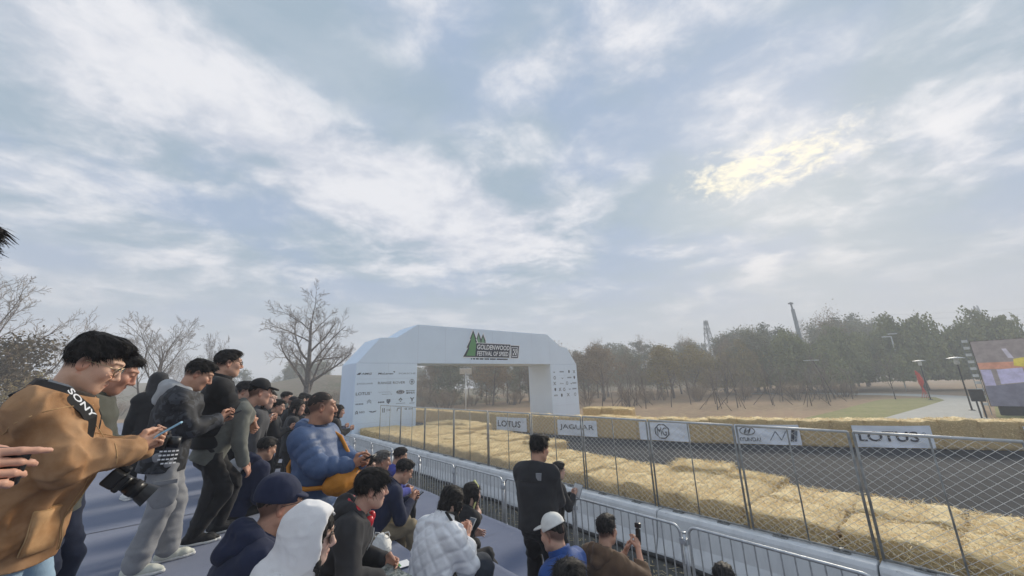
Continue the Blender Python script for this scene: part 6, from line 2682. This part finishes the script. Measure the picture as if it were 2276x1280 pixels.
p13 = Person('seated young man in black hoodie with red headphones round his neck', T4, yaw(14), 1.66, 1.0, None, 1.10, at=(-0.99, 2.75, 2.43), lean=20, look=(14, 6, 0), skin=(0.66, 0.422, 0.319), **sit(.40, .44, .13, .30, -.12),
             handR=(.16, .36, .60), elbowR=(.9, -.8, -.3), gripR=dict(fwd=(-.2, .8, -.5), palm=(-.2, -.3, -1), curl=.2), handL=(-.10, .36, .62))
p13.trousers(M_black, .018)
p13.shoes(M_shoeb, M_solew)
p13.top(M_black2, .026, .03, .95, .012, 7.0)
p13.hood_down(M_black2, .045)
for k in (1, -1):
    a_ = local(p13, k * .035, .10, -.06)
    dq = Drape(p13, [p13.jacket])
    stitched('drawstring', [dq.put(local(p13, k * .035, .16, -.07 - .02 * i), .006) for i in range(7)], M_solew, p13.jacket, .003)
p13.hair('mop', n=1800, L=.05, lift=.35)
hp = p13
hp_ = MB()
P_ = lambda x, y, z: local(hp, x, y, z)
hp_.tube([P_(.075, .075, -.01), P_(.095, .0, .045), P_(.07, -.085, .065), P_(0, -.118, .07), P_(-.07, -.085, .065), P_(-.095, .0, .045), P_(-.075, .075, -.01)], .014, 8)
ho_ = hp_.build('headphones', M_redp, p13.o, True)
for k in (1, -1):
    e = Sdf().ell(P_(k * .062, .105, -.02), A(.030, .030, .042), hp.Ru, .01)
    obj_from('ear_cup', e.mesh(.006), M_redp, ho_)
wv = p13.wr[1] - p13.el[1]
wv /= np.linalg.norm(wv)
MB().tube([p13.wr[1] - wv * .004, p13.wr[1] + wv * .012], .036, 12).build('wristband', M_solew, p13.o, True)


def magazine(c, xd, yd, label):
    o = empty('magazine')
    o.matrix_world = frame(c, xd, yd)
    tag(o, label, 'magazine')
    m = bpy.data.materials.new('magazine_cover')
    m.use_nodes = True
    t = NT(m.node_tree)
    v = t.add('ShaderNodeTexCoord').outputs['Object']
    sp = t.add('ShaderNodeSeparateXYZ')
    t.l.new(v, sp.inputs[0])
    f = t.smooth(sp.outputs[1], -.02, .02)
    n = t.smooth(t.noise(v, 30, 5.0, .7), .42, .6)
    c1 = t.mix(n, (.08, .22, .50), (.60, .68, .78))
    c2 = t.mix(n, (.08, .10, .09), (.30, .32, .30))
    t.l.new(t.mix(f, c1, c2), t.n['Principled BSDF'].inputs['Base Color'])
    t.n['Principled BSDF'].inputs['Roughness'].default_value = .25
    bevel(MB().box((-.105, -.148, -.004), (.105, .148, .004)).build('pages', M_white, o), .001, 1)
    MB().box((-.106, -.149, .0046), (.106, .149, .0056)).build('cover', m, o)
    return o


magazine(p13.world(p13.wr[1] + A(.0, .03, -.035)), p13.wdir((.55, .8, -.25)), p13.wdir((-.8, .5, .10)), 'glossy blue and grey magazine under the hand of the headphone wearer')

# ---------------------------------------------------------------- seated on the second step
p15 = Person('seated man in navy coat and khaki trousers looking at his phone', T3, yaw(34), 1.68, .85, None, 1.08, at=(-1.38, 4.89, 2.11), lean=26, look=(2, 26, 0), skin=(0.63, 0.376, 0.262), **{**sit(.38, .44, .10, .36, -.10), **holding(.06, .42, .74)})
p15.trousers(M_khaki, .018)
p15.shoes(M_shoeb, M_solew)
p15.top(M_navy, .026, .06, .95, .010, 8.0)
p15.collar(M_navy, .072, .05)
p15.hair('short', n=700)
p15.glasses(M_blackp, r=.021)
phone_in(p15, M_phone, 'dark phone in the hands of the man in the navy coat', .09, .04, 30)

p16 = Person('seated person in white quilted jacket holding a phone', T3, yaw(52), 1.60, 1.0, None, 1.08, at=(-0.59, 3.61, 2.1), lean=22, look=(4, 22, 0), skin=(0.72, 0.479, 0.376), **{**sit(.38), **holding(.07, .42, .80, .5)}, fade=False)
p16.trousers(M_black)
p16.shoes(M_shoeb, M_solew)


def quilt_fold(P):
    Rm = p16.Ru
    q = (P - p16.chest) @ Rm
    a = np.arctan2(q[:, 0], q[:, 1]) * .16
    u, v = (a + q[:, 2]) / .125, (a - q[:, 2]) / .125
    d = np.minimum(np.abs(u - np.round(u)), np.abs(v - np.round(v)))
    return -0.010 * np.clip(d * 4.5, 0, 1) + .007 + folds(.016, 8, 4)(P)


p16.top(M_whiteq, .036, .05, .95, .01, 8.0, arm=1.15, wide=1.08, foldfn=quilt_fold)
p16.collar(M_whiteq, .082, .085, .018, tilt=.2)
p16.hair('bob', n=1200, L=.04, lift=.15)
phone_in(p16, M_lampw, 'pale phone in the hands of the person in the white quilted jacket', .09, .05, 48)
hb = empty('handbag')
hb.matrix_world = Matrix.Translation(p16.o.location) @ Matrix.Rotation(p16.yaw, 4, 'Z')
tag(hb, 'dark slate handbag resting on the lap beside the white quilted jacket', 'bag')
q_ = Sdf().chain([A(.19, .30, .58), A(.19, .42, .52), A(.10, .46, .52)], [.085, .11, .08], .05)
q_.fold = folds(.008, 9, 6)
obj_from('pouch', q_.mesh(.010), cloth('slate_leather', (0.035, 0.042, 0.055), rough=.6), hb)
MB().tube([A(.20, .26, .66), A(.17, .16, .90), A(.12, .10, 1.02), A(.10, .22, .98), A(.14, .38, .64)], .012, 6).build('handle', M_strap, hb, True)

p17 = Person('seated woman in black with a pale yellow hair ribbon, hand at her mouth', T2, yaw(46), 1.58, .85, None, 1.06, at=(-0.58, 5.08, 1.78), lean=22, look=(-2, 8, 0), skin=(0.72, 0.490, 0.388), fade=False, **{**sit(.37, .62, .10, .42, -.08), 'handR': (.02, .26, 1.10), 'elbowR': (.5, .2, -1), 'handL': (-.1, .36, .62)},
             gripR=dict(fwd=(-.2, .1, 1), palm=(-.3, -1, .1), curl=.6))
p17.trousers(M_black)
p17.shoes(M_solew, M_solew)
p17.top(M_black, .024, .05, .95)
p17.collar(M_black2, .072, .05)
p17.hair('long', n=900, L=.05, lift=.15)
P_ = lambda x, y, z: p17.hc + p17.Rh @ (A(x, y, z) * p17.hs)
MB().tube([P_(-.088, .02, .0), P_(-.072, .02, .10), P_(0, .02, .148), P_(.072, .02, .10), P_(.092, .01, .0), P_(.098, -.03, -.10), P_(.10, -.05, -.2)], .011, 6).build('hair_ribbon', M_yellow, p17.o, True)

# ---------------------------------------------------------------- standing man, back to us
p18 = Person('man in black jacket standing with his back turned by the barriers', T3, yaw(58), 1.66, 1.0, None, 1.10, at=(0.21, 3.93, 2.45), lean=4, look=(-14, 10, 0), fat=1.08, shoulder=.182, skin=(0.57, 0.331, 0.228), footR=(.12, 0, .08), footL=(-.12, .05, .08), **holding(.07, .34, 1.06))
p18.trousers(M_black, .018)
p18.shoes(M_shoeb, M_solek)
p18.top(M_black2, .028, .10, .95, .010, 7.0, wide=1.03)
p18.collar(M_black2, .076, .045, .014)
p18.hair('volume', n=2000, L=.035, lift=.55)
dq = Drape(p18, [p18.jacket])
stitched('yoke_seam', [dq.put(local(p18, -.16 + .032 * i, -.2, -.13), .001) for i in range(11)], M_black, p18.jacket, .003)
c = local(p18, .10, -.125, -.085)
MB().box(tuple(c - A(.025, .012, .03)), tuple(c + A(.025, .012, .03))).build('logo_patch', M_greyp, p18.jacket)
phone_in(p18, M_phone, 'dark phone in the hands of the man standing with his back turned', .09, .05, 40)

# ---------------------------------------------------------------- behind the barrier
p19 = Person('steward in black with glasses standing between the barriers and concrete wall', 0.01, yaw(20), 1.70, .7, None, 1.10, at=(0.68, 6.90, 1.63), lean=4, look=(8, 8, 0), skin=(0.68, 0.456, 0.353), footR=(.12, 0, .08), footL=(-.12, .05, .08), **holding(.07, .30, 1.22))
p19.trousers(M_black)
p19.shoes(M_shoeb, M_solek)
p19.top(M_black, .022, .12, .95)
p19.collar(M_black)
p19.hair('short', n=500)
p19.glasses(M_blackp, r=.021)
mg_ = empty('plastic_sleeve')
mg_.matrix_world = frame(p19.world((p19.wr[1] + p19.wr[-1]) / 2 + A(.02, .09, .06)), p19.wdir((1, .2, 0)), p19.wdir((0, .5, .9)))
tag(mg_, 'grey plastic sleeve in the hands of the steward in black', 'folder')
MB().box((-.11, -.10, -.003), (.11, .12, .003)).build('sheet', M_greyp, mg_)
MB().box((-.10, -.09, .0036), (.10, .11, .0044)).build('cover', M_lampw, mg_)

# ---------------------------------------------------------------- lower seats
p20 = Person('seated man in white baseball cap and royal blue jacket', T2, yaw(140), 1.66, 1.0, None, 1.10, at=(0.28, 3.62, 1.83), lean=8, look=(0, 10, 0), fat=1.16, shoulder=.20, skin=(0.66, 0.410, 0.296), **sit(.37, .34, .12, .32, -.12), handR=(.14, .30, .62), handL=(-.14, .30, .62))
p20.trousers(M_ddenim)
p20.shoes(M_shoeb, M_solew)
p20.top(M_bluej, .026, .04, .95, .009, 8.0)
p20.collar(M_bluej, .080, .075, .016)
p20.hair('buzz', n=500, L=.012)
p20.cap(M_cream)

p21 = Person('person with thick black hair seated just behind the white cap', T3, yaw(50), 1.64, 1.0, None, 1.06, at=(.26, 2.42, 1.90), lean=30, look=(0, 8, 0), **sit(.38), handR=(.14, .32, .62), handL=(-.14, .32, .62))
p21.trousers(M_black)
p21.shoes(M_shoeb, M_solek)
p21.top(M_black, .024, .04, .95)
p21.collar(M_black)
p21.hair('mop', n=2600, L=.05, lift=.5)

p22 = Person('seated man in brown hoodie holding up a small camera', T2, yaw(44), 1.66, 1.0, None, 1.08, at=(0.81, 3.98, 1.72), lean=8, look=(2, 4, 0), stubble=.55, skin=(0.59, 0.365, 0.262), **{**sit(.30), 'handR': (.16, .42, .86), 'handL': (.0, .42, .80)}, elbowR=(.7, .1, -1),
             gripR=dict(fwd=(-.35, .5, .8), palm=(-.8, .3, .2), curl=.5), gripL=dict(fwd=(.3, .5, .8), palm=(.8, .2, .2), curl=.5))
p22.trousers(M_black)
p22.shoes(M_shoeb, M_solek)
p22.top(M_brownh, .028, .04, .95, .010, 7.0)
p22.hood_down(M_brownh, .036)
p22.hair('short', n=1000)
g_ = empty('action_camera')
g_.matrix_world = frame(p22.world(p22.wr[1] + A(-.03, .075, .11)), p22.wdir((1, 0, 0)), p22.wdir((0, .1, 1)))
tag(g_, 'small black handheld camera gripped by the man in the brown hoodie', 'camera')
bevel(MB().box((-.02, -.09, -.018), (.02, .05, .018)).build('handle', M_blackp, g_), .006, 2)
bevel(MB().box((-.026, .055, -.024), (.026, .100, .02)).build('head', M_blackp, g_), .008, 2)
MB().tube([(0, .078, -.022), (0, .078, -.034)], .014, 12).build('lens', M_glass, g_, True)

p23 = Person('person whose black hair shows beside the last steel barrier', T2, yaw(60), 1.62, .8, None, 1.06, at=(1.49, 3.21, 1.62), lean=14, look=(0, 8, 0), **sit(.30), handR=(.14, .32, .62), handL=(-.14, .32, .62))
p23.trousers(M_black)
p23.shoes(M_shoeb, M_solek)
p23.top(M_black, .024, .04, .95)
p23.hair('short', n=900)

# white drawstring bag on the step
db = empty('drawstring_bag', W(4.05, 1.62, T4))
tag(db, 'white drawstring bag with yellow base standing on the step', 'bag')
q_ = Sdf().chain([A(0, 0, .055), A(0, 0, .15), A(0, 0, .215)], [.075, .085, .035], .05)
q_.cut(A(0, 0, .002), A(0, 0, -1))
q_.fold = folds(.012, 14, 2)
obj_from('sack', q_.mesh(.007), M_cream, db)
q_ = Sdf().chain([A(0, 0, .045), A(0, 0, .075)], [.083, .083], .05)
q_.cut(A(0, 0, .004), A(0, 0, -1)).cut(A(0, 0, .085), A(0, 0, 1))
q_.fold = folds(.008, 14, 2)
obj_from('base', q_.mesh(.007), mat('yellow_grey_print', (.42, .42, .22), .7, vscale=20.0, col2=(.20, .24, .20)), db)
for k in (1, -1):
    MB().tube([(0, 0, .215), (k * .03, .01, .255), (k * .065, 0, .262), (k * .075, .01, .23), (k * .05, .02, .19)], .006, 6).build('cord', M_cream, db, True)
# ---------------------------------------------------------------- more of the crowd
p9 = Person('figure in navy jacket hunched down with a grey backpack, below the black-capped man', T4, yaw(62), 1.66, .7, None, 1.08, at=(-2.83, 4.50, 2.47), lean=22, look=(0, 14, 0), **sit(.41), handR=(.14, .34, .62), handL=(-.14, .34, .62))
p9.trousers(M_black)
p9.shoes(M_shoeb, M_solek)
p9.top(M_navy, .028, .04, .95, .012, 7.0)
p9.hood_down(M_navy)
p9.hair('short', n=400)
bp = empty('backpack')
bp.matrix_world = Matrix.Translation(p9.o.location) @ Matrix.Rotation(p9.yaw, 4, 'Z')
tag(bp, 'grey backpack on the hunched figure in navy', 'backpack')
q_ = Sdf().chain([p9.mid + p9.Ru @ A(0, -.20, -.10), p9.mid + p9.Ru @ A(0, -.20, .16)], [.13, .11], .04, (p9.Ru[:, 1], .6))
q_.fold = folds(.008, 9, 2)
bo = obj_from('sack', q_.mesh(.012), M_greyp, bp)
q_ = Sdf().ell(p9.mid + p9.Ru @ A(0, -.265, -.05), A(.09, .04, .08), p9.Ru, .03)
obj_from('pocket', q_.mesh(.010), M_greyp, bo)
for k in (1, -1):
    MB().tube([p9.mid + p9.Ru @ A(k * .10, -.16, .22), p9.nb + p9.Ru @ A(k * .13, .02, .0), p9.mid + p9.Ru @ A(k * .15, .10, .05)], .016, 6).build('strap', M_strap, bp, True)

p14 = Person('seated man in black wearing a pale green face mask', T3, yaw(26), 1.66, .7, None, 1.08, at=(-1.87, 4.99, 2.15), lean=14, look=(0, 6, 0), skin=(0.55, 0.34, 0.25), **sit(.38), handR=(.10, .36, .62), handL=(-.10, .36, .62))
p14.trousers(M_black)
p14.shoes(M_shoeb, M_solew)
p14.top(M_black, .024, .05, .95)
p14.collar(M_black)
p14.hair('short', n=500)
P_ = lambda x, y, z: p14.hc + p14.Rh @ (A(x, y, z) * p14.hs)
q_ = Sdf().ell(P_(0, .062, -.058), A(.064, .064, .052) * p14.hs, p14.Rh, .01)
q_.cut(P_(0, .03, 0), p14.Rh @ A(0, -1, 0))
mk = obj_from('face_mask', q_.mesh(.006), M_mask, p14.o)
for k in (1, -1):
    MB().tube([P_(k * .060, .05, -.04), P_(k * .082, -.01, .0)], .002, 4).build('ear_loop', M_mask, mk)

p14b = Person('seated grey-haired man in dark green jacket behind the masked man', T3, yaw(30), 1.66, .7, None, 1.08, at=(-1.80, 5.34, 2.15), lean=16, look=(0, 8, 0), skin=(0.48, 0.28, 0.20), hairc=(.08, .075, .07), **sit(.38), handR=(.10, .36, .62), handL=(-.10, .36, .62))
p14b.trousers(M_ddenim)
p14b.shoes(M_shoeb, M_solek)
p14b.top(cloth('bottle_green', (0.03, 0.055, 0.042)), .024, .05, .95)
p14b.collar(M_black2)
p14b.hair('short', M_greyhair, n=500)

p24 = Person('seated person in blue and white tracksuit top half hidden by the navy coat', T3, yaw(36), 1.62, .6, None, 1.06, at=(-1.74, 5.95, 2.10), lean=18, look=(0, 12, 0), **sit(.38), handR=(.10, .36, .62), handL=(-.10, .36, .62))
p24.trousers(M_black)
p24.shoes(M_shoeb, M_solek)
j24 = p24.top(cloth('violet_blue', (0.06, 0.07, 0.30)), .024, .05, .95)
p24.collar(M_cream, .080, .03)
p24.hair('short', n=300)

def onlooker(label, at, floor, phi, jm, style='short', hm=None, pose='hold', tm=None, fine=.55, hsc=1.10, extra=None, skin=(0.55, 0.34, 0.25), seed=1):
    kw = holding(.07, .32, 1.20 if pose == 'hold' else 1.42) if pose in ('hold', 'raise') else {}
    p = Person(label, floor, yaw(phi), 1.66, fine, 'onlookers packed along the stand', hsc, at=at, lean=4, look=(0, 8 if pose != 'raise' else 0, 0), skin=skin, footR=(.11, 0, .08), footL=(-.11, .04, .08), **kw)
    p.trousers(tm or M_black, res=.016)
    p.shoes(M_shoeb, M_solek)
    p.top(jm, .024, .13, .95, res=.014, seed=seed)
    p.collar(jm)
    if style == 'cap': p.cap(M_black)
    else: p.hair(style, hm, n=350)
    return p


c1 = onlooker('bespectacled man in black holding a white phone up, past the black quilted jacket', (-3.74, 5.33, 3.10), T4, 26, M_black)
c1.glasses(M_blackp, r=.021)
phone_in(c1, M_lampw, 'white phone held up in front of the bespectacled man in black', .07, .05, 60)
onlooker('short-haired man in grey looking over the bespectacled man in black', (-4.05, 5.95, 3.09), T4, 34, M_greyj, seed=2)
cw = onlooker('woman with dark bobbed hair in grey top and black trousers behind the leaning man', (-3.42, 5.30, 3.0), T4, 30, cloth('charcoal', (0.07, 0.07, 0.075)), 'bob', pose='down', skin=(.62, .42, .33), seed=3)
MB().tube([local(cw, .07, .06, .02), local(cw, .10, .11, -.15), local(cw, .05, .16, -.40)], .012, 5).build('camera_strap', M_strap, cw.o)
onlooker('pale-faced woman in black far along the stand', (-5.2, 8.25, 2.95), T4, 0, M_black, 'long', pose='down', skin=(.70, .52, .44), seed=4)
c5 = onlooker('young man in black jacket with a camera at his chest', (-3.98, 6.50, 2.84), T4, 30, M_black2, seed=5)
phone_in(c5, M_phone, 'dark phone held by the young man in black jacket', .07, .04, 40)
for i, (at, fl, ph, m_, st_y, lb) in enumerate((
        ((-4.5, 7.85, 2.82), T4, 40, M_black, 'cap', 'onlooker in black cap and jacket in the packed row'),
        ((-5.2, 9.4, 2.80), T4, 38, M_navy, 'short', 'onlooker in navy jacket raising a camera in the packed row'),
        ((-4.5, 8.35, 2.72), T3, 40, M_black, 'short', 'onlooker in black raising a camera on the lower step'),
        ((-3.55, 6.8, 2.70), T3, 36, M_navy, 'short', 'onlooker in navy with short hair on the lower step'),
        ((-4.85, 9.9, 2.70), T3, 44, M_black2, 'cap', 'onlooker in washed black with a cap on the lower step'),
        ((-3.9, 8.6, 2.62), T3, 30, M_black, 'bob', 'onlooker with bobbed hair on the lower step'),
        ((-5.35, 9.0, 2.95), T4, 36, M_black, 'short', 'tall onlooker in black with short hair in the packed row'),
        ((-6.0, 10.2, 2.93), T4, 42, M_greyj, 'short', 'onlooker in grey-green jacket in the packed row'),
        ((-4.2, 7.5, 2.78), T3, 34, M_black2, 'long', 'long-haired onlooker in washed black on the lower step'),
        ((-4.3, 9.3, 2.60), T3, 40, M_navy, 'cap', 'onlooker in navy with a cap on the lower step'),
        ((-6.6, 12.0, 2.9), T4, 40, M_black, 'short', 'onlooker in black right at the back of the packed row'),
        ((-5.6, 11.6, 2.66), T3, 40, M_brownh, 'short', 'onlooker in brown at the far end of the lower step'),
        ((-5.7, 10.6, 2.86), T4, 36, M_black2, 'short', 'onlooker in washed black at the far end of the packed row'))):
    o_ = onlooker(lb, at, fl, ph, m_, st_y, pose='raise' if 'raising' in lb else 'hold', seed=10 + i)
    if 'raising' in lb:
        q = empty('camera')
        q.matrix_world = frame(o_.world((o_.wr[1] + o_.wr[-1]) / 2 + A(0, .06, .03)), o_.wdir((1, 0, 0)), Vector((0, 0, 1)))
        tag(q, 'black camera raised by the onlooker in ' + ('navy jacket' if 'navy' in lb else 'black on the lower step'), 'camera')
        bevel(MB().box((-.065, -.042, -.03), (.065, .042, .03)).build('body', M_blackp, q), .01, 2)
        MB().tube([(0, 0, -.03), (0, 0, -.16)], .036, 14).build('lens_barrel', M_blackp, q, True)

lf = tag(empty('leaflet', W(3.85, 1.72, T4 + .012), R(35)), 'white printed leaflet lying on the carpeted step by the white quilted jacket', 'leaflet')
MB().box((-.10, -.07, 0), (.10, .07, .003)).build('sheet', M_white, lf)
MB().box((-.07, -.04, .0036), (.01, .04, .0046)).build('printed_patch', M_green1, lf)
